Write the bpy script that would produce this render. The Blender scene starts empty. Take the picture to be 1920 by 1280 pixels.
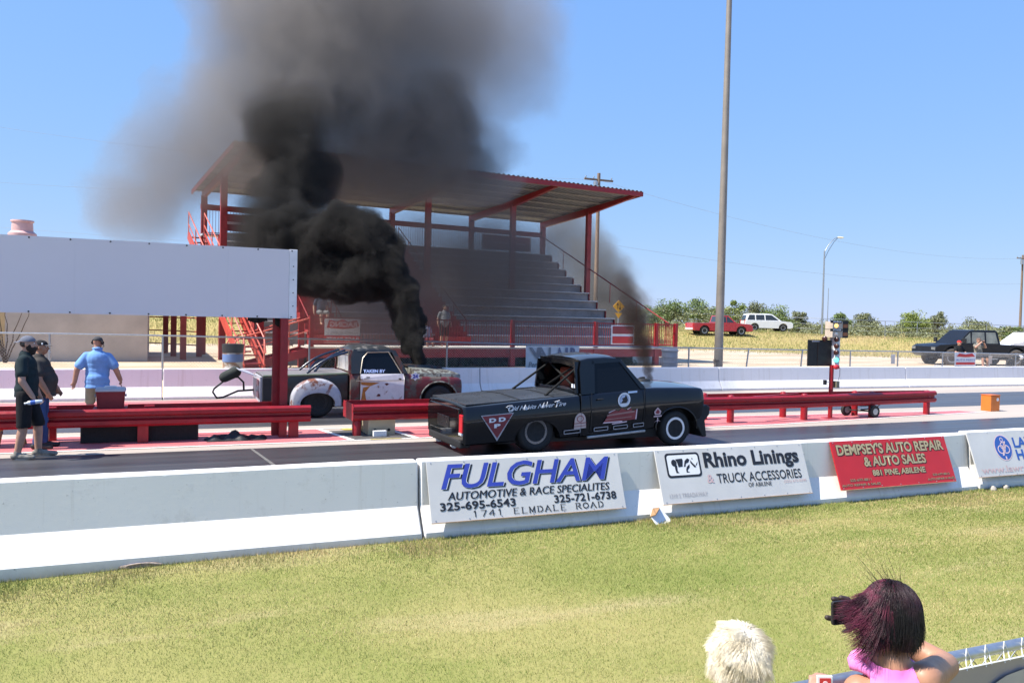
import bpy, bmesh, math, random
import numpy as np
from mathutils import Vector, Matrix
random.seed(7)
R_ = math.radians
sc = bpy.context.scene
col = sc.collection

# ------------------------------------------------------------------ camera
F_PX = 1544.0                                   # focal length for a 1920 px wide picture
CAMPOS = Vector((0, 0, 2.361))
FW = Vector((0.39662163, 0.9175591, -0.02786703)); RT = Vector((0.91792425, -0.39607279, 0.02326852)); UP = Vector((-0.01031287, 0.03480862, 0.99934078))
cd = bpy.data.cameras.new('camera'); cam = bpy.data.objects.new('camera', cd); col.objects.link(cam)
cd.sensor_width = 36; cd.lens = F_PX / 1920 * 36; cd.clip_start = .05; cd.clip_end = 3000
M = Matrix.Identity(4)
for i in range(3):
    M[i][0] = RT[i]; M[i][1] = UP[i]; M[i][2] = -FW[i]; M[i][3] = CAMPOS[i]
cam.matrix_world = M
sc.camera = cam

# ------------------------------------------------------------------ sky and sun
SUN_DIR = Vector((-0.66, 0.045, 1.0)).normalized()      # towards the sun
w = bpy.data.worlds.new('World'); sc.world = w; w.use_nodes = True
nt = w.node_tree; bg = nt.nodes['Background']
sky = nt.nodes.new('ShaderNodeTexSky'); sky.sky_type = 'NISHITA'; sky.sun_disc = False
sky.sun_elevation = math.asin(SUN_DIR.z); sky.sun_rotation = math.atan2(SUN_DIR.x, SUN_DIR.y)
sky.altitude = 500; sky.air_density = 1.0; sky.dust_density = 0.15; sky.ozone_density = 3.0
# the camera's contrast flattens a clear sky: paler zenith, bluer horizon
sp = nt.nodes.new('ShaderNodeSeparateColor'); cb = nt.nodes.new('ShaderNodeCombineColor'); nt.links.new(sky.outputs[0], sp.inputs[0])
for i, (p, k) in enumerate(((.50, .953), (.32, 1.66), (.01, 4.3))):
    a = nt.nodes.new('ShaderNodeMath'); a.operation = 'POWER'; a.inputs[1].default_value = p; nt.links.new(sp.outputs[i], a.inputs[0])
    b = nt.nodes.new('ShaderNodeMath'); b.operation = 'MULTIPLY'; b.inputs[1].default_value = k; nt.links.new(a.outputs[0], b.inputs[0]); nt.links.new(b.outputs[0], cb.inputs[i])
nt.links.new(cb.outputs[0], bg.inputs[0]); bg.inputs[1].default_value = 0.12
sd = bpy.data.lights.new('sun', 'SUN'); so = bpy.data.objects.new('sun', sd); col.objects.link(so)
sd.energy = 4.6; sd.angle = R_(0.53); sd.color = (1.0, 0.95, 0.86)
so.rotation_euler = SUN_DIR.to_track_quat('Z', 'Y').to_euler()
sc.view_settings.view_transform = 'Standard'; sc.view_settings.look = 'None'
sc.view_settings.exposure = 0.95; sc.view_settings.gamma = 1
sc.cycles.use_denoising = True
sc.cycles.max_bounces = 6; sc.cycles.diffuse_bounces = 3; sc.cycles.glossy_bounces = 3
sc.cycles.transmission_bounces = 4; sc.cycles.transparent_max_bounces = 12; sc.cycles.volume_bounces = 1
sc.cycles.volume_step_rate = 0.5; sc.cycles.volume_max_steps = 256
sc.cycles.sample_clamp_indirect = 4

# ------------------------------------------------------------------ helpers
def ray(x, y):
    return FW + RT * ((x - 960) / F_PX) - UP * ((y - 640) / F_PX)
def at(x, y, Y):                                # the point seen at a pixel of the photograph, on the upright plane Y
    d = ray(x, y); return CAMPOS + d * (Y / d.y)
def on(x, y, z=0.0):                            # ... on the level z
    d = ray(x, y); return CAMPOS + d * ((z - CAMPOS.z) / d.z)

def tag(o, label=None, cat=None, group=None, kind=None):
    if label: o['label'] = label
    if cat: o['category'] = cat
    if group: o['group'] = group
    if kind: o['kind'] = kind
    return o
def empty(name, loc, label, cat, group=None, rz=0, ry=0):
    o = bpy.data.objects.new(name, None); col.objects.link(o)
    o.location = loc; o.rotation_euler = (0, ry, rz); o.empty_display_size = .2
    return tag(o, label, cat, group)
def kids(o): return [c for c in bpy.data.objects if c.parent == o]
def copy_tree(o, parent=None):
    c = o.copy(); col.objects.link(c)
    if parent is not None: c.parent = parent
    for ch in kids(o): copy_tree(ch, c)
    return c
def clone(o, loc, label, rz=None, group=None):
    ch = kids(o); c = o.copy(); col.objects.link(c); c.location = loc
    if rz is not None: c.rotation_euler[2] = rz
    c['label'] = label
    if group: c['group'] = group
    for k in ch: copy_tree(k, c)
    return c

class MB:
    def __init__(s): s.v = []; s.f = []; s.m = []; s.mi = 0
    def add(s, vs, fs):
        o = len(s.v); s.v += [tuple(p) for p in vs]; s.f += [tuple(i + o for i in f) for f in fs]; s.m += [s.mi] * len(fs); return s
    def box(s, x0, x1, y0, y1, z0, z1):
        return s.add([(x0,y0,z0),(x1,y0,z0),(x1,y1,z0),(x0,y1,z0),(x0,y0,z1),(x1,y0,z1),(x1,y1,z1),(x0,y1,z1)],
                     [(0,3,2,1),(4,5,6,7),(0,1,5,4),(1,2,6,5),(2,3,7,6),(3,0,4,7)])
    def bar(s, p, q, w, h=None, up=(0,0,1)):
        p = Vector(p); q = Vector(q); h = h or w; d = (q - p).normalized(); u = Vector(up)
        if abs(d.dot(u)) > .98: u = Vector((1,0,0))
        a = d.cross(u).normalized() * w / 2; b = a.cross(d).normalized() * h / 2
        vs = [p-a-b, p+a-b, p+a+b, p-a+b, q-a-b, q+a-b, q+a+b, q-a+b]
        return s.add(vs, [(0,3,2,1),(4,5,6,7),(0,1,5,4),(1,2,6,5),(2,3,7,6),(3,0,4,7)])
    def tube(s, pts, r, n=8, closed=False):
        pts = [Vector(p) for p in pts]; m = len(pts); rr = r if isinstance(r, (list, tuple)) else [r] * m
        rings = []; prev = None
        for i, p in enumerate(pts):
            if closed: d = (pts[(i+1) % m] - pts[i-1])
            else: d = pts[min(i+1, m-1)] - pts[max(i-1, 0)]
            d.normalize()
            if prev is None:
                u = Vector((0,0,1)) if abs(d.z) < .9 else Vector((1,0,0))
            else: u = prev
            a = d.cross(u).normalized(); b = a.cross(d).normalized(); prev = b
            rings.append([p + (a * math.cos(t) + b * math.sin(t)) * rr[i] for t in [2*math.pi*k/n for k in range(n)]])
        return s.loft(rings, cap=not closed, loop=closed)
    def loft(s, rings, cap=True, loop=False):
        n = len(rings[0]); m = len(rings); vs = [p for r in rings for p in r]; fs = []
        for i in range(m if loop else m - 1):
            j = (i + 1) % m
            for k in range(n):
                l = (k + 1) % n; fs.append((i*n+k, i*n+l, j*n+l, j*n+k))
        if cap: fs += [tuple(range(n))[::-1], tuple(range((m-1)*n, m*n))]
        return s.add(vs, fs)
    def prism(s, poly, axis, a, b):
        f = {'x': lambda p, t: (t, p[0], p[1]), 'y': lambda p, t: (p[0], t, p[1]), 'z': lambda p, t: (p[0], p[1], t)}[axis]
        return s.loft([[f(p, a) for p in poly], [f(p, b) for p in poly]])
    def lathe(s, c, axis, prof, n=24, cap=True):          # prof: (distance along axis, radius)
        ax = Vector(axis).normalized(); u = Vector((0,0,1)) if abs(ax.z) < .9 else Vector((1,0,0))
        a = ax.cross(u).normalized(); b = a.cross(ax); c = Vector(c)
        return s.loft([[c + ax*t + (a*math.cos(2*math.pi*k/n) + b*math.sin(2*math.pi*k/n))*max(r, 1e-4) for k in range(n)] for t, r in prof], cap=cap)
    def ball(s, c, r, nu=16, nv=10, R=None):
        c = Vector(c); r = Vector((r,r,r)) if not hasattr(r, '__len__') else Vector(r); rings = []
        for j in range(nv + 1):
            t = math.pi * j / nv; z = -math.cos(t); q = max(math.sin(t), 1e-3)
            ring = [Vector((q*math.cos(2*math.pi*k/nu)*r.x, q*math.sin(2*math.pi*k/nu)*r.y, z*r.z)) for k in range(nu)]
            rings.append([c + (R @ p if R else p) for p in ring])
        return s.loft(rings)
    def limb(s, p, q, r0, r1, n=12):            # tapered capsule
        p = Vector(p); q = Vector(q); d = (q - p); L = d.length
        if L < 1e-5: return s.ball(p, r0)
        prof = []
        for k in range(5): t = math.pi/2*k/4; prof.append((-r0*math.cos(t), r0*math.sin(t)))
        for k in range(5): t = math.pi/2*k/4; prof.append((L + r1*math.sin(t), r1*math.cos(t)))
        return s.lathe(p, d, prof, n)
    def mesh(s, name, mats, smooth=0, fix=True):
        me = bpy.data.meshes.new(name); me.from_pydata(s.v, [], s.f)
        mats = mats if isinstance(mats, (list, tuple)) else [mats]
        for m in mats: me.materials.append(m)
        if len(mats) > 1: me.polygons.foreach_set('material_index', s.m)
        if fix:
            bm = bmesh.new(); bm.from_mesh(me); bmesh.ops.recalc_face_normals(bm, faces=bm.faces); bm.to_mesh(me); bm.free()
        if smooth:
            me.polygons.foreach_set('use_smooth', [True] * len(me.polygons)); me.set_sharp_from_angle(angle=R_(smooth))
        me.update(); return me
    def build(s, name, mats, parent=None, smooth=0, bevel=0, fix=True, seg=2):
        o = bpy.data.objects.new(name, s.mesh(name, mats, smooth, fix)); col.objects.link(o)
        if parent is not None: o.parent = parent
        if bevel:
            b = o.modifiers.new('bevel', 'BEVEL'); b.width = bevel; b.segments = seg; b.limit_method = 'ANGLE'; b.angle_limit = R_(40)
        return o

def bake(o):                                    # apply an object's modifiers
    dg = bpy.context.evaluated_depsgraph_get(); dg.update()
    me = bpy.data.meshes.new_from_object(o.evaluated_get(dg)); old = o.data
    o.modifiers.clear(); o.data = me; me.name = old.name; bpy.data.meshes.remove(old); return o
def melt(mb, name, mat, parent=None, voxel=.012, smooth=5):     # union of overlapping pieces as one continuous surface
    o = mb.build(name, mat, parent, smooth=180)
    r = o.modifiers.new('r', 'REMESH'); r.mode = 'VOXEL'; r.voxel_size = voxel; r.use_smooth_shade = True
    if smooth:
        k = o.modifiers.new('s', 'SMOOTH'); k.iterations = smooth; k.factor = .5
    bake(o)
    if len(o.data.materials) == 0: o.data.materials.append(mat)
    o.data.polygons.foreach_set('use_smooth', [True] * len(o.data.polygons)); return o
def carve(o, cutters):                          # boolean difference
    tmp = []
    for mb in cutters:
        c = mb.build('cutter', [], o.parent); tmp.append(c)
        b = o.modifiers.new('b', 'BOOLEAN'); b.operation = 'DIFFERENCE'; b.object = c; b.solver = 'EXACT'
    bake(o)
    for c in tmp:
        d = c.data; bpy.data.objects.remove(c); bpy.data.meshes.remove(d)
    return o
def resharp(o, a=35):
    o.data.polygons.foreach_set('use_smooth', [True] * len(o.data.polygons)); o.data.set_sharp_from_angle(angle=R_(a)); return o

# ------------------------------------------------------------------ materials
class NT:
    def __init__(s, name):
        s.m = bpy.data.materials.new(name); s.m.use_nodes = True; s.t = s.m.node_tree; s.n = s.t.nodes; s.b = s.n['Principled BSDF']
        s.geo = None
    def node(s, k, **kw):
        n = s.n.new('ShaderNode' + k)
        for a, v in kw.items(): setattr(n, a, v)
        return n
    def link(s, a, b): s.t.links.new(a, b)
    def coord(s, world=False):
        if world:
            return s.node('NewGeometry').outputs['Position']
        return s.node('TexCoord').outputs['Object']
    def noise(s, co, scale, detail=4, rough=.55, stretch=None, dist=0):
        if stretch:
            mp = s.node('Mapping'); mp.inputs['Scale'].default_value = stretch; s.link(co, mp.inputs[0]); co = mp.outputs[0]
        n = s.node('TexNoise'); n.inputs['Scale'].default_value = scale; n.inputs['Detail'].default_value = detail
        n.inputs['Roughness'].default_value = rough; n.inputs['Distortion'].default_value = dist; s.link(co, n.inputs['Vector']); return n.outputs['Fac']
    def ramp(s, fac, stops, interp='LINEAR'):
        r = s.node('ValToRGB'); r.color_ramp.interpolation = interp; e = r.color_ramp.elements
        while len(e) < len(stops): e.new(.5)
        for i, (p, c) in enumerate(stops):
            e[i].position = p; e[i].color = (c if hasattr(c, '__len__') else (c, c, c)) + (1,) if hasattr(c, '__len__') and len(c) == 3 else ((c, c, c, 1) if not hasattr(c, '__len__') else c)
        s.link(fac, r.inputs[0]); return r.outputs[0]
    def mix(s, fac, a, b, mode='MIX'):
        n = s.node('Mix', data_type='RGBA', blend_type=mode)
        for v, i in ((fac, 0), (a, 6), (b, 7)):
            if hasattr(v, 'is_linked'): s.link(v, n.inputs[i])
            elif hasattr(v, '__len__'): n.inputs[i].default_value = tuple(v) + (1,)
            else: n.inputs[i].default_value = v
        return n.outputs[2]
    def math(s, op, a, b=None, clamp=False):
        n = s.node('Math', operation=op, use_clamp=clamp)
        for v, i in ((a, 0), (b, 1)):
            if v is None: continue
            if hasattr(v, 'is_linked'): s.link(v, n.inputs[i])
            else: n.inputs[i].default_value = v
        return n.outputs[0]
    def color(s, c):
        if hasattr(c, 'is_linked'): s.link(c, s.b.inputs['Base Color'])
        else: s.b.inputs['Base Color'].default_value = tuple(c) + (1,)
    def rough(s, r):
        if hasattr(r, 'is_linked'): s.link(r, s.b.inputs['Roughness'])
        else: s.b.inputs['Roughness'].default_value = r
    def bump(s, h, strength=.3, dist=.01):
        n = s.node('Bump'); n.inputs['Strength'].default_value = strength; n.inputs['Distance'].default_value = dist
        s.link(h, n.inputs['Height']); s.link(n.outputs[0], s.b.inputs['Normal'])

def mat(name, c, rough=.6, metal=0, var=.12, scale=3, bump=0, bscale=40, coat=0, spec=.5, emit=0):
    t = NT(name); co = t.coord()
    if var:
        f = t.noise(co, scale, 5)
        t.color(t.ramp(f, [(.3, tuple(x*(1-var) for x in c)), (.7, tuple(min(1, x*(1+var)) for x in c))]))
        f2 = t.noise(co, scale*2.7, 4); t.rough(t.ramp(f2, [(.3, max(.02, rough-.07)), (.7, min(1, rough+.07))]))
    else: t.color(c); t.rough(rough)
    t.b.inputs['Metallic'].default_value = metal
    if coat: t.b.inputs['Coat Weight'].default_value = coat; t.b.inputs['Coat Roughness'].default_value = .04
    t.b.inputs['Specular IOR Level'].default_value = spec
    if bump: t.bump(t.noise(co, bscale, 3), bump, .01)
    if emit:
        t.b.inputs['Emission Color'].default_value = tuple(c) + (1,); t.b.inputs['Emission Strength'].default_value = emit
    return t.m
def patina(name, paint, rust=(.11,.035,.018), amount=.5, scale=4, rough=.45, third=None):
    t = NT(name); co = t.coord(); f = t.noise(co, scale, 7, .65, dist=.4)
    k = t.ramp(f, [(max(0, .62-amount*.4), 0.0), (min(1, .68-amount*.4+.02), 1.0)])
    v = t.noise(co, scale*3, 5)
    pc = t.mix(v, tuple(x*.8 for x in paint), tuple(min(1, x*1.15) for x in paint))
    if third:
        g = t.ramp(t.noise(co, scale*.6, 4), [(.5, 0.0), (.56, 1.0)]); pc = t.mix(g, pc, third)
    rc = t.mix(t.noise(co, scale*6, 4), tuple(x*.6 for x in rust), tuple(x*1.5 for x in rust))
    t.color(t.mix(k, pc, rc)); t.rough(t.ramp(k, [(0, rough), (1, .85)])); t.bump(t.noise(co, 60, 3), .12, .004)
    return t.m

K = {}
K['white_sign'] = mat('painted_sign_board', (.55,.54,.53), .42, var=.07, scale=2)
K['red'] = mat('red_steel_paint', (.27,.008,.014), .38, var=.18, scale=6, bump=.05)
K['red_dull'] = mat('weathered_red_paint', (.25,.022,.025), .6, var=.22, scale=4, bump=.08)
K['black'] = mat('matt_black', (.014,.014,.015), .6, var=.3)
K['rubber'] = mat('tyre_rubber', (.016,.016,.017), .8, var=.3, scale=20, bump=.15)
K['steel'] = mat('galvanised_steel', (.42,.44,.46), .42, .85, var=.12, scale=20)
K['chrome'] = mat('polished_rim', (.86,.86,.88), .32, .3, var=.05)
K['alu'] = mat('bleacher_plank', (.5,.5,.5), .5, .3, var=.1)
K['see_glass'] = mat('pale_see_through_glass', (.17,.18,.16), .15, var=.4, scale=2)
K['dark_glass'] = mat('tinted_glass', (.004,.005,.008), .08, var=0, spec=.25)
K['glass_far'] = mat('car_window_glass', (.03,.035,.04), .08, var=0, spec=.6)
K['conc'] = mat('raw_concrete', (.40,.36,.31), .85, var=.14, scale=1.5, bump=.2)
K['wood'] = mat('weathered_wood', (.20,.14,.10), .8, var=.25, scale=8)
K['white'] = mat('white_paint', (.78,.78,.78), .5, var=.05)
K['tan'] = mat('beige_enamel', (.46,.40,.27), .5, var=.08)
K['skin'] = mat('skin', (.42,.23,.16), .55, var=.1, scale=12)
K['skin_tan'] = mat('tanned_skin', (.36,.18,.11), .55, var=.12, scale=12)
# ------------------------------------------------------------------ ground
def sm(a, b, x):
    t = np.clip((x - a) / (b - a), 0, 1); return t * t * (3 - 2 * t)
def hgt(X, Y):
    X = np.asarray(X, float); Y = np.asarray(Y, float)
    dpt = Y + .43 * X                                             # roughly the distance along the view
    apron = .36 * sm(24.0, 25.2, Y)
    berm_top = 1.25 - .55 * sm(45, 75, X - .25 * (Y - 55))
    berm = berm_top * sm(60, 76, dpt) * sm(33, 39, Y)
    left = 1.75 * sm(50, 63, Y) * (1 - sm(8, 26, X))
    roll = .18 * np.sin(X * .21 + 1) * np.sin(Y * .17) * sm(50, 70, dpt)
    far = -.5 * sm(140, 400, dpt)
    low = -.12 * (1 - sm(8.0, 8.5, Y))
    return apron + np.maximum(berm, left) + roll * sm(33, 42, Y) + far + low
def sheet(name, xs, ys, hf, m, attr=None):
    gx, gy = np.meshgrid(xs, ys); z = hf(gx, gy); nx = len(xs); ny = len(ys)
    vs = np.stack([gx, gy, z], -1).reshape(-1, 3)
    i = np.arange(nx * ny).reshape(ny, nx)
    q = np.stack([i[:-1,:-1], i[:-1,1:], i[1:,1:], i[1:,:-1]], -1).reshape(-1, 4)
    me = bpy.data.meshes.new(name); me.vertices.add(len(vs)); me.vertices.foreach_set('co', vs.ravel())
    me.loops.add(q.size); me.loops.foreach_set('vertex_index', q.ravel().astype(np.int32))
    me.polygons.add(len(q)); me.polygons.foreach_set('loop_start', np.arange(0, q.size, 4, dtype=np.int32))
    me.update(calc_edges=True); me.polygons.foreach_set('use_smooth', [True] * len(q)); me.materials.append(m)
    if attr is not None:
        a = me.attributes.new('mask', 'FLOAT', 'POINT'); a.data.foreach_set('value', attr(gx, gy).ravel().astype(np.float32))
    o = bpy.data.objects.new(name, me); col.objects.link(o); o['kind'] = 'structure'; return o

t = NT('dirt_and_dry_grass'); co = t.coord(True)
at_ = t.node('Attribute'); at_.attribute_name = 'mask'
n1 = t.noise(co, .35, 6); n2 = t.noise(co, 3.5, 6, .7); n3 = t.noise(co, .8, 5, stretch=(.25, 1, 1))
dirt = t.mix(n2, (.40,.29,.19), (.54,.42,.30)); dirt = t.mix(t.ramp(n3, [(.45, 0.0), (.6, 1.0)]), dirt, (.58,.48,.36))
gr = t.mix(t.ramp(n1, [(.35, 0.0), (.65, 1.0)]), (.36,.27,.10), (.30,.25,.085)); gr = t.mix(t.math('MULTIPLY', n2, .6), gr, (.46,.37,.17))
k = t.math('ADD', at_.outputs['Fac'], t.math('MULTIPLY', t.math('SUBTRACT', n2, .5), .9)); k = t.ramp(k, [(.42, 0.0), (.6, 1.0)])
t.color(t.mix(k, dirt, gr)); t.rough(.95); t.bump(n2, .5, .05); t.b.inputs['Specular IOR Level'].default_value = .1
def gmask(X, Y):
    d = Y + .43 * X
    return np.maximum(sm(58, 66, d) * sm(33, 39, Y), sm(49, 54, Y) * (1 - sm(8, 24, X)) )
xs = np.concatenate([np.linspace(-700, -60, 24), np.linspace(-55, 100, 125), np.linspace(105, 900, 40)])
ys = np.concatenate([np.linspace(-80, 7, 12), [7.9, 8.4, 23.4], np.linspace(23.9, 25.3, 8), np.linspace(26, 110, 110), np.linspace(115, 1500, 50)])
sheet('ground', xs, ys, lambda X, Y: hgt(X, Y) - .02 * ((Y > 8) & (Y < 24)), t.m, gmask)

# paved track: base slab, two rubbered lanes, painted island
def strip(name, poly, z, m, zb=None):
    mb = MB(); n = len(poly); mb.add([(x, y, z) for x, y in poly], [tuple(range(n))])
    o = mb.build(name, m); o['kind'] = 'structure'; return o
t = NT('worn_concrete_slab'); co = t.coord(True); n1 = t.noise(co, .9, 6, stretch=(.12, 1, 1)); n2 = t.noise(co, 14, 5, .7); n3 = t.noise(co, .25, 4)
c = t.mix(t.ramp(n1, [(.35, 0.0), (.65, 1.0)]), (.36,.30,.255), (.44,.375,.32)); c = t.mix(t.math('MULTIPLY', n2, .5), c, (.30,.26,.225)); t.color(c); t.rough(.8); t.bump(n2, .25, .006)
M_slab = t.m
def lane_mat(name, base, hi, gloss):
    t = NT(name); co = t.coord(True); n1 = t.noise(co, 2.2, 6, .6, stretch=(.045, 1, 1)); n2 = t.noise(co, 30, 4, .7); n3 = t.noise(co, .5, 4, stretch=(.2, 1, 1))
    c = t.mix(t.ramp(n1, [(.36, 0.0), (.62, 1.0)]), base, hi); c = t.mix(t.math('MULTIPLY', n2, .5), c, tuple(x * 1.7 for x in base)); t.color(c)
    r = t.ramp(t.math('ADD', t.math('MULTIPLY', n1, .6), t.math('MULTIPLY', n3, .4)), [(.36, gloss), (.62, gloss + .22)]); t.rough(r); t.bump(n2, .12, .003); return t.m
M_near = lane_mat('rubbered_asphalt', (.030,.030,.034), (.066,.065,.068), .28)
M_far = lane_mat('rubbered_far_lane', (.034,.034,.038), (.075,.075,.078), .28)
t = NT('faded_red_paint'); co = t.coord(True); n1 = t.noise(co, 1.6, 6, .65, stretch=(.3, 1, 1)); n2 = t.noise(co, 9, 5, .7)
c = t.mix(t.ramp(n1, [(.3, 0.0), (.7, 1.0)]), (.46,.085,.10), (.56,.20,.20)); c = t.mix(t.ramp(n2, [(.58, 0.0), (.72, .7)]), c, (.40,.30,.26)); t.color(c); t.rough(.6)
M_red = t.m
t = NT('worn_white_line'); co = t.coord(True); n1 = t.noise(co, 12, 5, .7); t.color(t.mix(t.ramp(n1, [(.5, 0.0), (.75, .7)]), (.72,.70,.66), (.42,.37,.32))); t.rough(.6); M_line = t.m
M_yel = mat('worn_yellow_paint', (.55,.42,.09), .6, var=.25, scale=8)
M_asph2 = mat('dark_patched_asphalt', (.075,.07,.068), .75, var=.35, scale=5, bump=.2)
strip('track_slab', [(-80, 8.3), (500, 8.3), (500, 23.95), (-80, 23.95)], .0, M_slab)
strip('track_lane', [(-80, 8.6), (500, 8.6), (500, 14.95), (60, 14.95), (24, 15.05), (12, 14.84), (-80, 14.84)], .004, M_near)
strip('track_lane', [(-80, 17.6), (14, 17.6), (500, 17.7), (500, 21.32), (14, 21.32), (-80, 21.32)], .004, M_far)
strip('painted_margin', [(-40, 21.5), (4.5, 21.5), (9.5, 22.6), (9.5, 23.3), (-40, 23.3)], .004, M_red)
strip('painted_island', [(-40, 15.36), (3.36, 15.36), (3.02, 17.0), (-40, 17.0)], .004, M_red)
strip('painted_island', [(4.72, 15.36), (13.4, 15.36), (21.7, 16.24), (21.2, 16.62), (13.4, 17.0), (4.42, 17.0)], .004, M_red)
strip('asphalt_patch', [(3.48, 15.4), (4.6, 15.4), (4.32, 16.7), (3.16, 16.7)], .004, M_asph2)
for nm, a in (('near', [(-40, 15.28), (13.4, 15.28), (21.9, 16.20), (21.9, 16.27), (13.4, 15.36), (-40, 15.36)]),
              ('far', [(-40, 17.0), (13.4, 17.0), (21.2, 16.62), (21.2, 16.68), (13.4, 17.07), (-40, 17.07)])):
    strip('painted_line', a, .008, M_line)
strip('painted_line', [(3.36, 15.36), (3.47, 15.36), (3.13, 17.0), (3.02, 17.0)], .008, M_line)
strip('painted_line', [(4.60, 15.36), (4.72, 15.36), (4.42, 17.0), (4.30, 17.0)], .008, M_line)
strip('painted_line', [(3.55, 16.72), (4.2, 16.72), (4.18, 16.95), (3.5, 16.95)], .008, M_yel)
strip('painted_line', [(3.75, 15.30), (4.35, 15.30), (4.35, 15.36), (3.75, 15.36)], .012, M_yel)
strip('expansion_joint', [(1.83, 11.4), (1.90, 11.4), (1.55, 14.84), (1.50, 14.84)], .008, mat('dusty_joint', (.13,.12,.11), .8, var=.3, scale=10))

# lawn in front of the wall
t = NT('lawn_soil'); co = t.coord(True); n1 = t.noise(co, .55, 5, dist=.5); n2 = t.noise(co, 7, 5, .7); n4 = t.noise(co, .8, 4, stretch=(.35, 1.2, 1))
g = t.mix(t.ramp(n1, [(.36, 0.0), (.62, 1.0)]), (.20,.22,.055), (.31,.28,.10)); g = t.mix(t.ramp(n4, [(.56, 0.0), (.72, .8)]), g, (.42,.34,.19)); g = t.mix(t.math('MULTIPLY', n2, .55), g, (.24,.22,.09))
t.color(g); t.rough(.95); t.bump(n2, .6, .02); t.b.inputs['Specular IOR Level'].default_value = .1
def lawn_h(X, Y):
    base = -.075 + .085 * sm(-4.5, 2.5, X)
    return base * sm(3, 8, Y) + .012 * np.sin(X * 1.9) * np.sin(Y * 2.3)
sheet('lawn', np.linspace(-30, 60, 181), np.linspace(-14, 8.4, 60), lambda X, Y: lawn_h(X, Y), t.m)
def blades(name, n, xr, yr, hf, hmin, hmax, wd, m, keep=None, seed=1, lean=.6, cull=True):
    rg = np.random.default_rng(seed); X = rg.uniform(*xr, n); Y = rg.uniform(*yr, n)
    d = np.stack([X, Y, np.zeros(n)], -1)
    if keep is not None:
        k = keep(X, Y, rg); X = X[k]; Y = Y[k]
    n = len(X); Z = hf(X, Y); a = rg.uniform(0, 2*np.pi, n); h = rg.uniform(hmin, hmax, n); dist = np.sqrt(X**2 + Y**2)
    wv = wd * np.clip(dist / 7, .7, 3); dx = np.cos(a) * wv; dy = np.sin(a) * wv; la = rg.uniform(0, 2*np.pi, n); l = rg.uniform(0, lean, n) * h
    v = np.zeros((n, 3, 3)); v[:,0] = np.stack([X-dx, Y-dy, Z-.004], -1); v[:,1] = np.stack([X+dx, Y+dy, Z-.004], -1); v[:,2] = np.stack([X+np.cos(la)*l, Y+np.sin(la)*l, Z+h], -1)
    me = bpy.data.meshes.new(name); me.vertices.add(3*n); me.vertices.foreach_set('co', v.ravel())
    me.loops.add(3*n); me.loops.foreach_set('vertex_index', np.arange(3*n, dtype=np.int32)); me.polygons.add(n); me.polygons.foreach_set('loop_start', np.arange(0, 3*n, 3, dtype=np.int32))
    me.update(calc_edges=True); me.materials.append(m)
    a_ = me.attributes.new('shade', 'FLOAT', 'POINT'); a_.data.foreach_set('value', np.repeat(rg.random(n), 3).astype(np.float32))
    o = bpy.data.objects.new(name, me); col.objects.link(o); return o
def blade_mat(name, cols, dry, k_scale, dry_lo=.5, dry_hi=.68):
    t = NT(name); co = t.coord(True); a = t.node('Attribute'); a.attribute_name = 'shade'
    g = t.ramp(a.outputs['Fac'], [(i / (len(cols) - 1), c) for i, c in enumerate(cols)])
    n1 = t.noise(co, k_scale, 5, .6, stretch=(.45, 1.2, 1)); k = t.ramp(t.math('ADD', n1, t.math('MULTIPLY', t.math('SUBTRACT', a.outputs['Fac'], .5), .25)), [(dry_lo, 0.0), (dry_hi, 1.0)])
    n2 = t.noise(co, .42, 4, .6, stretch=(.6,1.3,1)); g = t.mix(t.ramp(n2, [(.5, 0.0), (.60, .8)]), g, (.15,.235,.04))
    sy_ = t.node('SeparateXYZ'); t.link(co, sy_.inputs[0]); nw = t.math('ADD', t.math('MULTIPLY', t.math('SUBTRACT', sy_.outputs['Y'], 6.0), .35), t.math('MULTIPLY', t.math('SUBTRACT', n2, .5), 2.0)); g = t.mix(t.math('MULTIPLY', t.ramp(nw, [(.0, 0.0), (.5, 1.0)]), .6), g, (.15,.22,.045))
    n3 = t.noise(co, 1.9, 3, .6, stretch=(.8, 1.3, 1)); k = t.math('MAXIMUM', k, t.math('MULTIPLY', t.ramp(n3, [(.66, 0.0), (.72, 1.0)]), .85))
    t.color(t.mix(k, g, dry)); t.rough(.7); t.b.inputs['Specular IOR Level'].default_value = .2
    t.b.inputs['Transmission Weight'].default_value = 0
    return t.m
M_lawn = blade_mat('lawn_blades', [(.115,.175,.035), (.19,.235,.055), (.28,.29,.085), (.42,.375,.17)], (.55,.43,.22), .8, .52, .64)
def in_view(X, Y, rg=None):
    dx = FW.x * X + FW.y * Y; r = RT.x * X + RT.y * Y
    return (dx > 1.0) & (np.abs(r) < dx * .85 + 2.2)
g = blades('grass', 1250000, (-8, 19), (1.5, 8.28), lawn_h, .008, .025, .0020, M_lawn, in_view, 3, 1.3)
tag(g, 'mown lawn of green and straw coloured grass below the white wall', 'grass', kind='stuff')
g = blades('wall_foot_weeds', 90000, (-7, 18), (7.55, 8.3), lawn_h, .012, .05, .0026, blade_mat('straw_blades', [(.45,.36,.17), (.38,.33,.13), (.26,.27,.08)], (.5,.38,.2), 1.2, .42, .6),
           lambda X, Y, rg: rg.random(len(X)) < np.clip((Y - 7.5 - .22*np.sin(X*1.7) - .15*np.sin(X*4.1+1)) / .6, 0, 1)**1.5 * (.25 + .75 * (np.sin(X * 2.7) + np.sin(X * 1.1 + 1) > -.5)), 5)
tag(g, 'strip of longer straw coloured weeds along the foot of the white wall', 'weeds', kind='stuff')
M_dry = blade_mat('dry_grass_blades', [(.40,.29,.13), (.48,.36,.18), (.55,.43,.24), (.30,.26,.11)], (.54,.40,.24), .12)
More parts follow.
